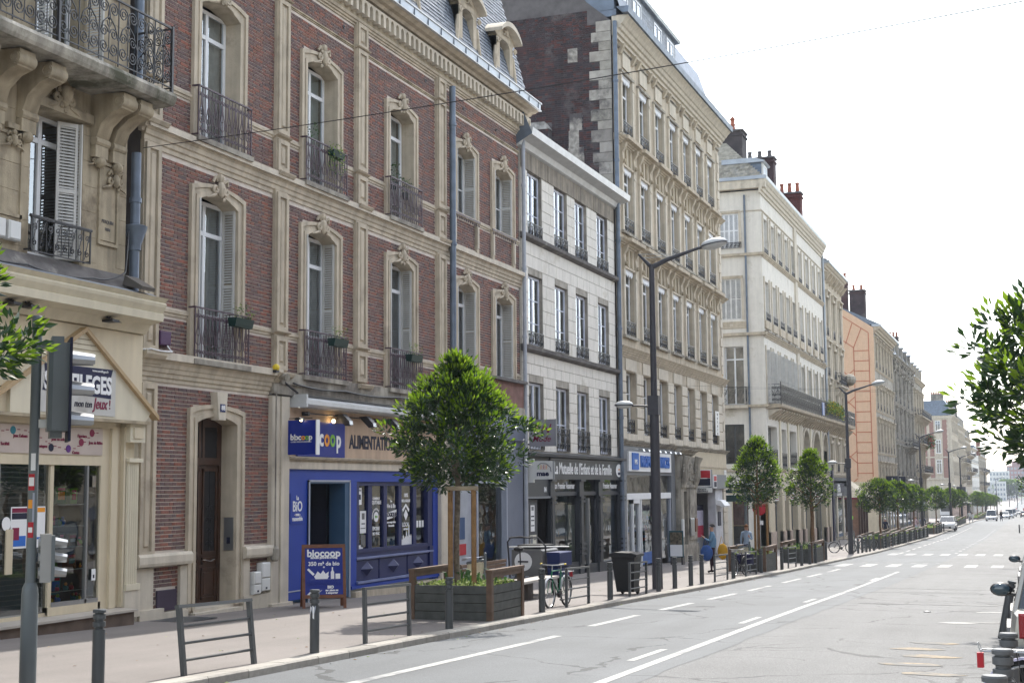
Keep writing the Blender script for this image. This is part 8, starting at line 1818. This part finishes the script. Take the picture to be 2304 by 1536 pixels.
# bench
t_ = thing('street_bench', 'brown slatted bench with grey blocks beyond the big planter', 'bench', (-13, 33.2, gz(33.2))); z = gz(33.5)
for k in range(5): q = MB(); q.box(-13.45 + .02 * k, -13.41 + .02 * k, 31.9, 35.0, z + .5 + k * .105, z + .58 + k * .105, WOODB); part('back_slat', q, t_)
for k in range(3): q = MB(); q.box(-13.35 + k * .17, -13.2 + k * .17, 31.9, 35.0, z + .44, z + .48, WOODB if k < 2 else mat('pale_grey_slat', (.35, .32, .28), var=.1)); part('seat_slat', q, t_)  # the last seat slat has a paler grey than the other two
for yy in (32.2, 34.6): q = MB(); q.box(-13.4, -12.9, yy - .05, yy + .05, z, z + .44, IRON_G); q.box(-13.5, -13.44, yy - .04, yy + .04, z + .3, z + 1.0, IRON_G); part('leg', q, t_)
t_ = thing('backless_bench', 'thin grey seat slab on a drum beside the slatted bench', 'bench', (-12.4, 35, gz(35))); q = MB(); z = gz(35); q.box(-12.9, -12.4, 33.6, 36.6, z + .46, z + .52, mat('pale_slab', (.42, .40, .37), var=.08)); part('seat', q, t_); q = MB(); q.tube([(-12.65, 34.6, z), (-12.65, 34.6, z + .46)], .2, 14, mat('dark_drum', (.07, .06, .055))); part('leg', q, t_)
# overhead wire
P_ = []; a = Vector((XF + .2, 24.0, 9.05)); c = Vector((9.4, 18.0, 8.7))
for k in range(41): t = k / 40; p = a.lerp(c, t); p.z -= 1.0 * 4 * t * (1 - t) * .25; P_.append(tuple(p))
q = MB(); q.tube(P_, .009, 5, IRON); tag(part('overhead_wire', q), 'thin black wire sagging across the street and sky to the left facade', 'wire')
for zz, yy, l in ((6.3, 66, 'faint wire crossing before the tall stone building'), (7.3, 84, 'faint wire crossing before the corner building')):
    q = MB(); q.tube([(XF, yy, zz + .6), (-6, yy + 1, zz), (9.5, yy + 2, zz + .5)], .006, 4, IRON); tag(part('overhead_wire', q), l, 'wire')
# ================================================================ BICYCLES
def bicycle(lab, frame_m, loc, rz, fender=None, rack=False, R=.345, yb=IRON, basket=False, group=None, bags=None, bars='flat'):
    """built along +x (front), wheel bases on z=0"""
    t_ = thing('bicycle', lab, 'bicycle', (0, 0, 0), group)
    def P(nm, q, par=None, sm=40): return part(nm, q, par or t_, smooth=sm, world=False)
    for cx in (-.53, .53):
        q = MB(); q.tube([(cx + R * cos(a * pi / 18), 0, R + R * sin(a * pi / 18)) for a in range(36)], .021, 6, TYRE, closed=True); w_ = P('tyre', q)
        q = MB(); q.tube([(cx + (R - .032) * cos(a * pi / 18), 0, R + (R - .032) * sin(a * pi / 18)) for a in range(36)], .013, 5, ALU, closed=True); P('rim', q, w_)
        q = MB(); q.tube([(cx, -.04, R), (cx, .04, R)], .025, 8, ALU)
        for k in range(16): a = k * pi / 8; q.tube([(cx + .02 * cos(a), .03 * (-1) ** k, R + .02 * sin(a)), (cx + (R - .03) * cos(a + .12), 0, R + (R - .03) * sin(a + .12))], .0022, 3, ALU)
        P('spokes', q, w_)
        if fender:
            q = MB(); vs = []; n = 14; a0, a1 = (radians(20), radians(200)) if cx < 0 else (radians(-5), radians(150))
            if cx < 0: a0, a1 = radians(10), radians(185)
            for i in range(n + 1):
                a = a0 + (a1 - a0) * i / n
                for y, dr in ((-.03, .02), (-.02, .038), (.02, .038), (.03, .02)): vs.append((cx + (R + dr) * cos(a), y, R + (R + dr) * sin(a)))
            q.add(vs, [(4 * i + j, 4 * i + j + 1, 4 * i + j + 5, 4 * i + j + 4) for i in range(n) for j in range(3)], fender); P('mudguard', q)
    bb = (-.08, 0, R - .05); st = (-.22, 0, .86); hd = (.36, 0, .86); hl = (.41, 0, .70)
    q = MB()
    for a, b_, r_ in ((bb, st, .017), (bb, hl, .02), (st if bars == 'flat' else (-.14, 0, .55), hd if bars == 'flat' else hl, .016), (hd, hl, .019)): q.tube([a, b_], r_, 8, frame_m)
    for s_ in (-1, 1): q.tube([(bb[0], s_ * .03, bb[2]), (-.53, s_ * .06, R)], .010, 6, frame_m); q.tube([(st[0] + .02, s_ * .02, .80), (-.53, s_ * .06, R)], .008, 6, frame_m); q.tube([(hl[0], s_ * .04, hl[2] - .02), (.48, s_ * .055, .5), (.53, s_ * .055, R)], .011, 6, frame_m)
    P('frame', q)
    q = MB(); q.tube([hd, (.34, 0, .99)], .013, 6, ALU); q.tube([(.30, -.31, 1.03), (.36, -.2, 1.01), (.37, 0, 1.0), (.36, .2, 1.01), (.30, .31, 1.03)], .012, 6, ALU); q.tube([(.24, -.31, 1.03), (.32, -.31, 1.03)], .018, 6, yb); q.tube([(.24, .31, 1.03), (.32, .31, 1.03)], .018, 6, yb); P('handlebar', q)
    q = MB(); q.tube([st, (-.24, 0, .97)], .013, 6, ALU); q.add([(-.38, -.08, .98), (-.38, .08, .98), (-.2, .05, .99), (0.0, .02, .98), (0.0, -.02, .98), (-.2, -.05, .99), (-.36, 0, 1.03), (-.15, 0, 1.02)], [(0, 1, 6), (1, 2, 7, 6), (2, 3, 7), (3, 4, 7), (4, 5, 7), (5, 0, 6, 7), (0, 5, 4, 3, 2, 1)], TYRE); P('saddle', q)
    q = MB(); q.tube([(bb[0], -.02, bb[2]), (bb[0], .05, bb[2])], .09, 14, IRON); q.tube([(bb[0], .06, bb[2]), (bb[0] + .12, .08, bb[2] - .12)], .010, 5, ALU); q.tube([(bb[0], -.06, bb[2]), (bb[0] - .12, -.08, bb[2] + .12)], .010, 5, ALU); q.box(bb[0] + .07, bb[0] + .17, .08, .17, bb[2] - .14, bb[2] - .11, IRON); q.box(bb[0] - .17, bb[0] - .07, -.17, -.08, bb[2] + .11, bb[2] + .14, IRON); P('crankset', q)
    if rack:
        q = MB()
        loop = [(-.30, -.09, .80), (-.86, -.09, .80), (-.90, -.06, .80), (-.90, .06, .80), (-.86, .09, .80), (-.30, .09, .80)]; q.tube(loop, .006, 5, ALU)
        for s_ in (-.03, .03): q.tube([(-.34, s_, .80), (-.86, s_, .80)], .005, 4, ALU)
        for xx in (-.45, -.62, -.8): q.tube([(xx, -.09, .80), (xx, .09, .80)], .005, 4, ALU)
        for s_ in (-1, 1): q.tube([(-.78, s_ * .09, .80), (-.55, s_ * .07, R)], .006, 4, IRON); q.tube([(-.62, s_ * .09, .80), (-.54, s_ * .07, R)], .006, 4, IRON)
        q.tube([(-.9, -.06, .80), (-.92, -.06, .86), (-.92, .06, .86), (-.9, .06, .80)], .005, 4, ALU); P('carrier', q)
        q = MB(); q.box(-.93, -.88, -.035, .035, .66, .78, PRINTR); P('rear_light', q)
    if bags:
        for s_ in (-1, 1): q = MB(); q.cham(-.78, -.36, min(s_ * .1, s_ * .28), max(s_ * .1, s_ * .28), .38, .80, .04, bags); P('pannier', q)
    t_.location = loc; t_.rotation_euler = (0, 0, rz); return t_
bicycle('old bicycle with carrier and red rear light at the bottom right corner', IRON, (.40, 12.2, gz(12.2) + .17), radians(-3), fender=mat('lilac_grey_mudguard', (.33, .31, .40), rough=.3, metal=.4), rack=True, R=.36)
bicycle('green bicycle leaning behind a railing barrier near the bench', mat('emerald_frame', (.01, .16, .08), rough=.35, spec=.5), (-10.93, 32.15, gz(32.2)), radians(-93), fender=mat('pale_mudguard', (.5, .52, .55), rough=.3), rack=True, yb=PRINTY)
bicycle('black bicycle laden with navy panniers beyond the third close bollard', IRON, (-11.0, 54.4, gz(54.4)), radians(-100), fender=IRON, rack=True, bags=mat('navy_canvas', (.012, .012, .05), rough=.8))
bicycle('bicycle parked sideways beside the far clear bag bin', IRON, (-12.0, 92.6, gz(92.6)), radians(12), fender=None)
bicycle('dark teal bicycle parked among the close set bollards', mat('teal_frame', (.01, .06, .09), rough=.4), (-11.5, 97.5, gz(97.5)), radians(60), rack=True)
bicycle('bicycle with orange light parked at the head of the long planters', IRON, (-11.3, 101, gz(101)), radians(50), rack=True, fender=IRON)
# cargo tricycle
t_ = thing('cargo_tricycle', 'delivery tricycle with grey cargo box, white round logo and blue crates behind the bench', 'cargo bike', (-13.2, 37.8, gz(37.8))); z = gz(37.8)
q = MB(); q.cham(-13.9, -13.0, 36.9, 38.3, z + .55, z + 1.28, .04, mat('grey_cargo_panel', (.14, .14, .14), rough=.5)); bxx = part('cargo_box', q, t_); q = MB(); q.lathe([(.001, 0), (.26, 0), (.26, .01), (.001, .01)], (0, 0, 0), 18, PRINTW); me = q.mesh('round_logo')
for v in me.vertices: v.co = Vector((v.co.x, -v.co.z, v.co.y))
put('round_logo', me, bxx, (-13.55, 36.89, z + .95)); q = MB(); q.box(-13.7, -13.4, 36.86, 36.88, z + .93, z + .97, PRINTK); part('logo_stripe', q, bxx)
for k, (x0, x1, z0, z1) in enumerate(((-12.95, -12.55, .8, 1.2), (-12.95, -12.6, .5, .78), (-13.8, -13.1, 1.28, 1.4))): q = MB(); q.cham(x0, x1, 37.1, 38.2, z + z0, z + z1, .02, mat('blue_crate', (.01, .02, .09), rough=.6) if k < 2 else TYRE); part('blue_crate', q, t_)
q = MB(); q.tube([(-13.95, 36.9, z + .5), (-14.0, 36.85, z + 1.5), (-13.9, 36.85, z + 1.62), (-13.1, 36.85, z + 1.62), (-12.9, 36.9, z + 1.4), (-12.85, 36.9, z + .5)], .025, 6, IRON); q.tube([(-13.95, 36.85, z + 1.35), (-12.3, 37.2, z + 1.36)], .02, 6, ALU); q.tube([(-13.4, 36.3, z + .4), (-13.4, 36.6, z + .5), (-13.4, 37.2, z + .5)], .03, 6, IRON); q.tube([(-13.4, 36.3, z + .4), (-13.45, 36.35, z + 1.3)], .02, 6, IRON); q.tube([(-13.75, 36.3, z + 1.62), (-13.45, 36.35, z + 1.66), (-13.1, 36.3, z + 1.62)], .018, 6, IRON); part('frame', q, t_)
q = MB(); q.ball((-13.45, 36.25, z + 1.33), .14, TYRE, 8, 5, (1, 1.4, .5)); part('saddle', q, t_)
for (x, y, r_) in ((-13.95, 37.6, .3), (-12.85, 37.6, .3), (-13.4, 36.1, .34)):
    q = MB(); q.tube([(x, y + r_ * cos(a * pi / 12), z + r_ + r_ * sin(a * pi / 12)) for a in range(24)], .035, 6, TYRE, closed=True); w_ = part('tyre', q, t_, smooth=40); q = MB()
    for k in range(10): a = k * pi / 5; q.tube([(x, y, z + r_), (x, y + r_ * cos(a), z + r_ + r_ * sin(a))], .004, 3, ALU)
    part('spokes', q, w_)
# ================================================================ VEHICLES (built pointing to +y, then turned)
def vehicle(lab, cat, paint, L=4.3, W=1.78, H=1.5, hood=.95, belt=.92, nose=.9, kind='suv', loc=(0, 0, 0), rz=0, nm='parked_car', plate=True, group=None):
    t_ = thing(nm, lab, cat, (0, 0, 0), group); hw = W / 2
    P = {'suv': [(0, .45, .8), (.05, .35, .95), (.12, .28, 1.02)], }
    # stations along y from the tail (-L/2) to the nose (+L/2): (y, zlow, zbelt, half width)
    S = [(-.5, .50, .70, .80), (-.492, .34, .90, .92), (-.46, .26, belt + .04, .98), (-.30, .24, belt + .02, 1.), (0, .22, belt, 1.), (.2, .22, belt, 1.), (.30, .24, hood, .99), (.42, .25, hood - .09, .96), (.475, .28, hood - .2, .90), (.5, .42, hood - .34, .78)]
    if kind == 'van': S = [(-.5, .5, .8, .85), (-.495, .34, 1.0, .95), (-.47, .26, 1.02, .99), (-.3, .24, 1.02, 1.), (0, .22, 1.0, 1.), (.25, .22, 1.0, 1.), (.36, .24, .98, .99), (.44, .25, .86, .96), (.485, .28, .75, .9), (.5, .42, .62, .8)]
    q = MB(); vs = []; n = 8
    for (y, z0, z1, k) in S:
        w_ = hw * k; vs += [(-w_ * .82, y * L, z0), (-w_, y * L, z0 + .12), (-w_ * 1.01, y * L, (z0 + z1) / 2), (-w_ * .955, y * L, z1 - .03), (-w_ * .90, y * L, z1), (w_ * .90, y * L, z1), (w_ * .955, y * L, z1 - .03), (w_ * 1.01, y * L, (z0 + z1) / 2), (w_, y * L, z0 + .12), (w_ * .82, y * L, z0)]
    m_ = 10; q.add(vs, [(i * m_ + j, i * m_ + (j + 1) % m_, (i + 1) * m_ + (j + 1) % m_, (i + 1) * m_ + j) for i in range(len(S) - 1) for j in range(m_)] + [tuple(range(m_)), tuple(range((len(S) - 1) * m_, len(S) * m_))], paint)
    bd = part('body', q, t_, smooth=38, world=False)
    r0, r1, w0, w1 = (-.46, -.36, .30, .10) if kind != 'van' else (-.485, -.46, .36, .22)
    bz = belt - .01 if kind != 'van' else 1.0
    cab = [(r0 * L, bz, .90), (r1 * L, H - .04, .74), ((r1 + .1) * L, H, .72), (w1 * L - .2, H, .72), (w1 * L, H - .03, .72), (w0 * L, bz, .88)]
    q = MB(); vs = [(s_ * hw * k, y, z) for y, z, k in cab for s_ in (-1, 1)]
    q.add(vs, [(2 * i, 2 * i + 1, 2 * i + 3, 2 * i + 2) for i in (0, 4)] + [(0, 2, 10), (2, 4, 10), (4, 6, 10), (6, 8, 10), (1, 11, 3), (3, 11, 5), (5, 11, 7), (7, 11, 9)], mat('car_glass', (.03, .04, .05), rough=.06, spec=.9)); q.add(vs, [(2, 3, 5, 4), (4, 5, 7, 6), (6, 7, 9, 8)], paint)
    part('windows', q, t_, world=False)
    q = MB()      # pillars and roof rails
    for s_ in (-1, 1):
        q.tube([(s_ * hw * k * 1.005, y, z) for y, z, k in cab], .035, 5, paint)
        q.tube([(s_ * hw * .92, -.02 * L, bz), (s_ * hw * .73, -.02 * L, H - .03)], .03, 5, IRON)
    part('pillars', q, t_, world=False)
    for s_ in (-1, 1):
        for yy in (-.30 * L, .31 * L):
            R_ = .34; q = MB(); q.tube([(s_ * (hw - .21), yy, R_), (s_ * (hw + .012), yy, R_)], R_, 18, TYRE); w_ = part('wheel', q, t_, smooth=40, world=False)
            q = MB(); q.tube([(s_ * (hw + .012), yy, R_), (s_ * (hw + .02), yy, R_)], R_ * .62, 12, ALU); part('hub', q, w_, world=False)
            q = MB(); q.tube([(s_ * (hw * 1.0 + .004), yy + .41 * cos(a), R_ + .41 * sin(a)) for a in [pi * i / 10 for i in range(11)]], .04, 5, IRON_G); part('wheel_arch', q, bd, world=False)
        q = MB(); q.ball((s_ * (hw + .13), .16 * L, bz + .11), .145, IRON, 12, 8, (1.05, .55, .68)); q.tube([(s_ * hw * .9, .17 * L, bz + .03), (s_ * (hw + .08), .165 * L, bz + .06)], .028, 6, IRON); mr = part('wing_mirror', q, t_, smooth=40, world=False)
        q = MB(); q.ball((s_ * (hw + .135), .16 * L - .052, bz + .11), .12, mat('mirror_glass', (.03, .06, .08), rough=.15, spec=.9), 12, 6, (1.05, .3, .68)); part('mirror_glass', q, mr, smooth=True, world=False)
        q = MB(); q.cham(-.06, .05, 0, .22, 0, .30, .02, mat('red_lamp_glass', (.25, .006, .012), rough=.15, spec=.8)); o = part('tail_light', q, bd, world=False); o.location = (s_ * hw * .86 + (-.11 if s_ > 0 else -.0), -.497 * L + .0, .62); o.rotation_euler = (0, 0, -pi / 2)
        q = MB(); q.ball((s_ * hw * .66, .475 * L, .66), .17, mat('headlamp_glass', (.5, .52, .55), rough=.1, spec=.9), 8, 6, (1.1, .5, .45)); part('headlight', q, bd, world=False)
    q = MB(); q.box(-hw * .5, hw * .5, .49 * L, .503 * L, .34, .56, IRON); part('grille', q, bd, world=False)
    q = MB(); q.box(-.26, .26, .503 * L, .507 * L, .36, .47, PRINTW); q.box(-.26, .26, -.505 * L, -.500 * L, .72, .83, PRINTW); part('number_plate', q, bd, world=False)
    q = MB(); q.box(-hw * .97, hw * .97, -.512 * L, -.46 * L, .3, .52, GREY_M); part('rear_bumper', q, bd, world=False)
    t_.location = loc; t_.rotation_euler = (0, 0, rz); return t_
CARW = mat('white_car_paint', (.66, .67, .68), rough=.25, spec=.5, coat=.6, var=.02); CARS = mat('champagne_car_paint', (.38, .37, .33), rough=.3, metal=.3, coat=.6, var=.02); CARD = mat('dark_car_paint', (.04, .045, .05), rough=.25, coat=.6, var=.02)
vehicle('champagne car cropped by the right edge with a dark oval wing mirror', 'car', CARS, 4.1, 1.75, 1.52, loc=(.46, 20.3, gz(20.3) + .05))
vehicle('white car ahead of the champagne car, its tail cropped by the right edge', 'car', CARW, 4.2, 1.8, 1.5, loc=(.36, 39.3, gz(39.3) + .03), nm='parked_car')
vehicle('white sport utility car parked facing the camera at the end of the planters', 'car', CARW, 4.7, 1.95, 1.72, hood=1.08, belt=1.05, loc=(-10.45, 178, gz(178) - .02), rz=pi)
vehicle('small white van driving towards the camera beside a pedestrian', 'van', CARW, 4.4, 1.85, 1.95, kind='van', loc=(-7.9, 262, rz_(262)), rz=pi, nm='white_van')
for x, y, l, p_, k in ((-6.6, 305, 'white car behind the van in the oncoming lane', CARW, 'suv'), (-6.3, 332, 'second white vehicle queueing far down the road', CARW, 'van'), (-3.2, 350, 'pale car driving away far down the road', CARS, 'suv'), (-6.2, 372, 'third white vehicle in the distant queue', CARW, 'van'), (-1.4, 330, 'dark car parked at the far right edge', CARD, 'suv'), (-6, 430, 'faint distant car at the foot of the hill', CARW, 'suv'), (-2.9, 480, 'faint grey car climbing towards the hill', CARS, 'suv')):
    vehicle(l, 'car' if k == 'suv' else 'van', p_, 4.3, 1.85, 1.55 if k == 'suv' else 2.0, kind=k, loc=(x, y, rz_(y)), rz=pi if x < -4 else 0, nm='distant_car')
t_ = thing('white_truck', 'white box truck half hidden behind the round trees in the side street gap', 'truck', (-16.5, 290, gz(290))); z = gz(290)
q = MB(); q.cham(-18.2, -15.2, 287, 294, z + .9, z + 3.6, .05, CARW); part('cargo_box', q, t_); q = MB(); q.box(-18, -15.4, 285, 286.9, z + .6, z + 2.8, CARW); q.box(-17.9, -15.5, 284.96, 285, z + 1.6, z + 2.5, MATS['car_glass']); q.box(-18, -15.4, 284.9, 285, z + .5, z + .9, IRON_G); part('cab', q, t_)
for x in (-17.9, -15.7): 
    for y in (286, 292.5): q = MB(); q.tube([(x - .15, y, z + .45), (x + .15, y, z + .45)], .45, 14, TYRE); part('wheel', q, t_)
t_ = thing('bus_shelter', 'dark framed bus shelter with a beige advert panel beyond the white car', 'bus shelter', (-13.2, 268, gz(268))); z = gz(268); q = MB()
for x in (-14.9, -11.9): q.box(x - .08, x + .08, 266, 266.2, z, z + 3.1, IRON); q.box(x - .08, x + .08, 271, 271.2, z, z + 3.1, IRON)
q.box(-15.1, -11.5, 265.8, 271.4, z + 2.9, z + 3.15, IRON); part('frame', q, t_); q = MB(); q.box(-14.7, -12.2, 266, 266.15, z + .4, z + 2.7, mat('beige_advert', (.45, .36, .32), var=.3, scale=1.2)); q.box(-14.85, -12.05, 266.05, 266.2, z + .25, z + 2.85, IRON); part('advert_panel', q, t_); q = MB(); q.box(-15, -12, 271, 271.1, z + .4, z + 2.8, GL_D); part('pane', q, t_)  # advert panel: plain mottled beige in a black frame
t_ = thing('advert_board', 'standing picture board outside the mail shop', 'advert board', (XF + .9, 66.4, gz(66.4))); z = gz(66.4); q = MB(); q.box(XF + .55, XF + 1.25, 66.4, 66.46, z + .35, z + 1.62, mat('teal_frame_board', (.02, .08, .1))); q.box(XF + .6, XF + 1.2, 66.38, 66.4, z + .4, z + .95, PRINTW); q.box(XF + .6, XF + 1.2, 66.38, 66.4, z + .95, z + 1.55, mat('grove_picture', (.12, .10, .07), var=.6, scale=9)); part('panel', q, t_); q = MB(); q.box(XF + .6, XF + .66, 66.4, 66.9, z, z + .4, IRON); q.box(XF + 1.14, XF + 1.2, 66.4, 66.9, z, z + .4, IRON); part('leg', q, t_)
# ================================================================ PEOPLE
def person(lab, loc, rz, H=1.92, top=PRINTB, legs=NAVY, hair=WOODD, skin=SKIN, stride=.0, arms='down', skirt=None, hair_long=False, shoes=DARK, sleeves=True, group=None, fine=True):
    s = H / 1.75
    J = {'pel': (0, 0, .95), 'ch': (.0, 0, 1.30), 'nk': (.01, 0, 1.47), 'hd0': (.02, 0, 1.56), 'hd1': (.02, 0, 1.68)}
    R_ = {'pel': (.155, .12), 'ch': (.17, .115), 'nk': (.055, .055), 'hd0': (.085, .075), 'hd1': (.085, .075)}
    E_ = [('pel', 'ch'), ('ch', 'nk'), ('nk', 'hd0'), ('hd0', 'hd1')]
    for i, sg in enumerate((1, -1)):
        f_ = stride * sg; n = str(i)
        J['hip' + n] = (0, sg * .09, .88); J['kn' + n] = (f_ * .45 + .03, sg * .095, .50); J['an' + n] = (f_ - .01, sg * .10, .09); J['to' + n] = (f_ + .14, sg * .115, .04)
        R_['hip' + n] = (.095, .095); R_['kn' + n] = (.062, .062); R_['an' + n] = (.042, .042); R_['to' + n] = (.04, .032)
        E_ += [('pel', 'hip' + n), ('hip' + n, 'kn' + n), ('kn' + n, 'an' + n), ('an' + n, 'to' + n)]
        J['sh' + n] = (0, sg * .175, 1.40); R_['sh' + n] = (.062, .062); R_['el' + n] = (.046, .046); R_['wr' + n] = (.03, .03); R_['pa' + n] = (.036, .018)
        bent = arms == 'up' or (arms == 'one' and sg > 0)
        if bent: J['el' + n] = (.06, sg * .22, 1.13); J['wr' + n] = (.27, sg * .12, 1.24); J['pa' + n] = (.33, sg * .09, 1.29); fd = (.05, -sg * .01, .035)
        else: J['el' + n] = (-.03 - f_ * .3, sg * .225, 1.13); J['wr' + n] = (.04 - f_ * .45, sg * .235, .88); J['pa' + n] = (.055 - f_ * .5, sg * .235, .80); fd = (.012, 0, -.055)
        E_ += [('ch', 'sh' + n), ('sh' + n, 'el' + n), ('el' + n, 'wr' + n), ('wr' + n, 'pa' + n)]
        if fine:
            for k in range(5):
                nm = 'f%s%d' % (n, k); pa = J['pa' + n]; off = (k - 1.5) * .02 if k < 4 else .045
                b_ = (pa[0] + off * (0 if bent else 1), pa[1] + (off * .2 if not bent else off * .5), pa[2] + (off if bent else 0)); l_ = (1., 1.15, 1.05, .8, .6)[k]
                J[nm] = (b_[0] + fd[0] * l_ + (.0 if k < 4 else .015), b_[1] + fd[1] * l_, b_[2] + fd[2] * l_); R_[nm] = (.0085, .0085); E_.append(('pa' + n, nm))
    keys = list(J); me = bpy.data.meshes.new('person_body'); me.from_pydata([tuple(c * s for c in J[k]) for k in keys], [(keys.index(a), keys.index(b_)) for a, b_ in E_], [])
    o = bpy.data.objects.new('person', me); COL.objects.link(o); md = o.modifiers.new('s', 'SKIN'); sk = me.skin_vertices[0].data
    for i, k in enumerate(keys): sk[i].radius = (R_[k][0] * s, R_[k][1] * s); sk[i].use_root = (k == 'pel')
    md.use_smooth_shade = True; o.modifiers.new('u', 'SUBSURF').levels = 1; o.modifiers['u'].render_levels = 1
    m2 = bpy.data.meshes.new_from_object(o.evaluated_get(bpy.context.evaluated_depsgraph_get())); bpy.data.objects.remove(o)
    for m_ in (skin, top, legs, shoes): m2.materials.append(m_)
    for p in m2.polygons:
        c = p.center / s; r = sqrt(c.x ** 2 + c.y ** 2)
        i = 1
        if c.z > 1.49: i = 0
        elif c.z < .10: i = 3
        elif c.z < .93 and abs(c.y) < .2: i = 2
        if any((Vector(J['pa' + n]) - c).length < .10 for n in '01'): i = 0
        if not sleeves and c.z > .8 and any((Vector(J['el' + n]) - c).length < .2 and abs(c.y) > .19 for n in '01'): i = 0
        p.material_index = i; p.use_smooth = True
    b_ = tag(bpy.data.objects.new('person', m2), lab, 'person', group); COL.objects.link(b_)
    q = MB(); cx, cz = .005 * s, 1.645 * s
    q.grid(lambda u, v: (cx + (.105 if u < .75 else .10) * s * cos(2 * pi * u) * sin(pi * (.02 + .5 * v)) - .012 * s, .092 * s * sin(2 * pi * u) * sin(pi * (.02 + .5 * v)), cz + .118 * s * cos(pi * (.02 + (.5 if abs(u) > .15 and u < .85 else .34) * v)) - (.0 if not hair_long else .05 * v) * s), 16, 7, hair)
    if hair_long: q.ball((-.055 * s, 0, 1.56 * s), .085 * s, hair, 10, 6, (.8, 1, 1.3))
    h_ = bpy.data.objects.new('hair', q.mesh('hair', True)); COL.objects.link(h_); h_.parent = b_
    q = MB(); q.ball((.112 * s, 0, 1.60 * s), .014 * s, skin, 6, 4, (1, .8, 1.3)); q.ball((.098 * s, .03 * s, 1.625 * s), .011 * s, DARK, 6, 4); q.ball((.098 * s, -.03 * s, 1.625 * s), .011 * s, DARK, 6, 4); q.box(.092 * s, .102 * s, -.02 * s, .02 * s, 1.555 * s, 1.563 * s, PRINTV)
    for sg in (1, -1): q.ball((.01 * s, sg * .088 * s, 1.61 * s), .02 * s, skin, 6, 4, (1, .4, 1.4))
    f_ = bpy.data.objects.new('face', q.mesh('face')); COL.objects.link(f_); f_.parent = b_
    if skirt: 
        q = MB(); q.lathe([(.16 * s, .95 * s), (.19 * s, .8 * s), (.22 * s, .55 * s)], (0, 0, 0), 12, skirt); k_ = bpy.data.objects.new('coat_skirt', q.mesh('coat_skirt', True)); COL.objects.link(k_); k_.parent = b_
    b_.location = loc; b_.rotation_euler = (0, 0, rz); return b_
DEN = mat('denim', (.12, .22, .32), rough=.9, var=.12, scale=12)
person('woman in a denim jacket and dark trousers eating, carrying blue and yellow bags', (-12.55, 56.6, gz(56.6)), radians(188), 1.98, DEN, mat('dark_wine_trousers', (.03, .012, .02)), hair=mat('dark_grey_hair', (.05, .045, .045)), stride=.05, arms='one')
def bag(nm, lab, m_, c, r_, hz):
    t_ = thing(nm, lab, 'bag', c); q = MB(); q.ball((c[0], c[1], c[2]), r_, m_, 12, 8, (1, .55, hz)); part('bag_body', q, t_, smooth=True); q = MB(); q.tube([(c[0] - r_ * .6, c[1], c[2] + r_ * hz * .7), (c[0] - r_ * .2, c[1], c[2] + r_ * hz * 1.9), (c[0] + r_ * .3, c[1], c[2] + r_ * hz * .8)], .015, 5, m_); part('strap', q, t_)
bag('shoulder_bag', 'slouchy royal blue bag hanging from the arm of the woman in denim', mat('blue_canvas', (.03, .08, .25), rough=.8, var=.2, scale=8), (-12.72, 56.25, gz(56.6) + .82), .26, 1.25)
bag('shopping_bag', 'bright yellow bag on the far side of the woman in denim', mat('mustard_cloth', (.5, .27, .02), rough=.8, var=.1), (-12.2, 56.9, gz(56.6) + .85), .22, 1.5)
person('woman in a pale blue jacket and sunglasses standing behind the moped bin', (-12.5, 63.5, gz(63.5)), radians(-80), 1.95, mat('pale_blue_jacket', (.25, .32, .42)), NAVY, hair=mat('auburn_hair', (.16, .07, .03)), hair_long=True, arms='one')
person('man in a black jacket walking away past the kiosk', (-13.9, 139, gz(139)), radians(85), 1.95, PRINTK, DARK, hair=mat('white_hair', (.5, .48, .45)), stride=.2)
person('person in a striped top and pale hat among the long planters', (-12.6, 158, gz(158)), radians(-95), 1.95, mat('pink_striped_top', (.45, .33, .35), var=.5, scale=9), GREY_L, hair=MARK_Y, stride=.15)
person('person in a dark top and grey trousers walking away before the teal door', (-12.2, 163, gz(163)), radians(100), 1.98, NAVY, GREY_L, hair=IRON, stride=.15)
person('pedestrian in dark clothes standing in the road beside the white van', (-6.2, 259, rz_(259)), radians(120), 1.95, DARK, NAVY, stride=.1, fine=False)
person('person in white crossing near the bus shelter', (-10.3, 232, gz(232)), radians(60), 1.85, PRINTW, GREY_L, stride=.2, fine=False)
person('child sized figure in white beside the person near the bus shelter', (-9.8, 231, gz(231)), radians(60), 1.6, PRINTW, PRINTW, stride=.15, fine=False)
person('person in black waiting beyond the bus shelter', (-12.4, 283, gz(283)), radians(-60), 1.9, DARK, DARK, fine=False)
for x, y in ((-7.2, 505), (-4.9, 508)): q = MB(); q.lathe([(.5, 0), (.5, .1), (.3, .1), (.1, 1.5), (.05, 1.5)], (x, y, rz_(y) + .02), 8, PRINTR); tag(part('roadwork_cone', q), 'one of two red cones far down the road', 'cone', 'red cones far down the road')
# ================================================================ AIR
HZ = bpy.data.materials.new('thin_haze'); HZ.use_nodes = True; t = HZ.node_tree; t.nodes.remove(t.nodes['Principled BSDF']); pv = t.nodes.new('ShaderNodeVolumePrincipled')
pv.inputs['Color'].default_value = (.80, .88, 1, 1); pv.inputs['Density'].default_value = .00022; pv.inputs['Anisotropy'].default_value = 0; t.links.new(pv.outputs[0], t.nodes['Material Output'].inputs['Volume'])
q = MB(); q.box(-1600, 1600, -60, 1400, -40, 46, HZ); q.mats = [HZ]; hz = part('haze', q); hz['kind'] = 'stuff'; hz['category'] = 'haze'; hz['label'] = 'thin pale haze filling the whole street'
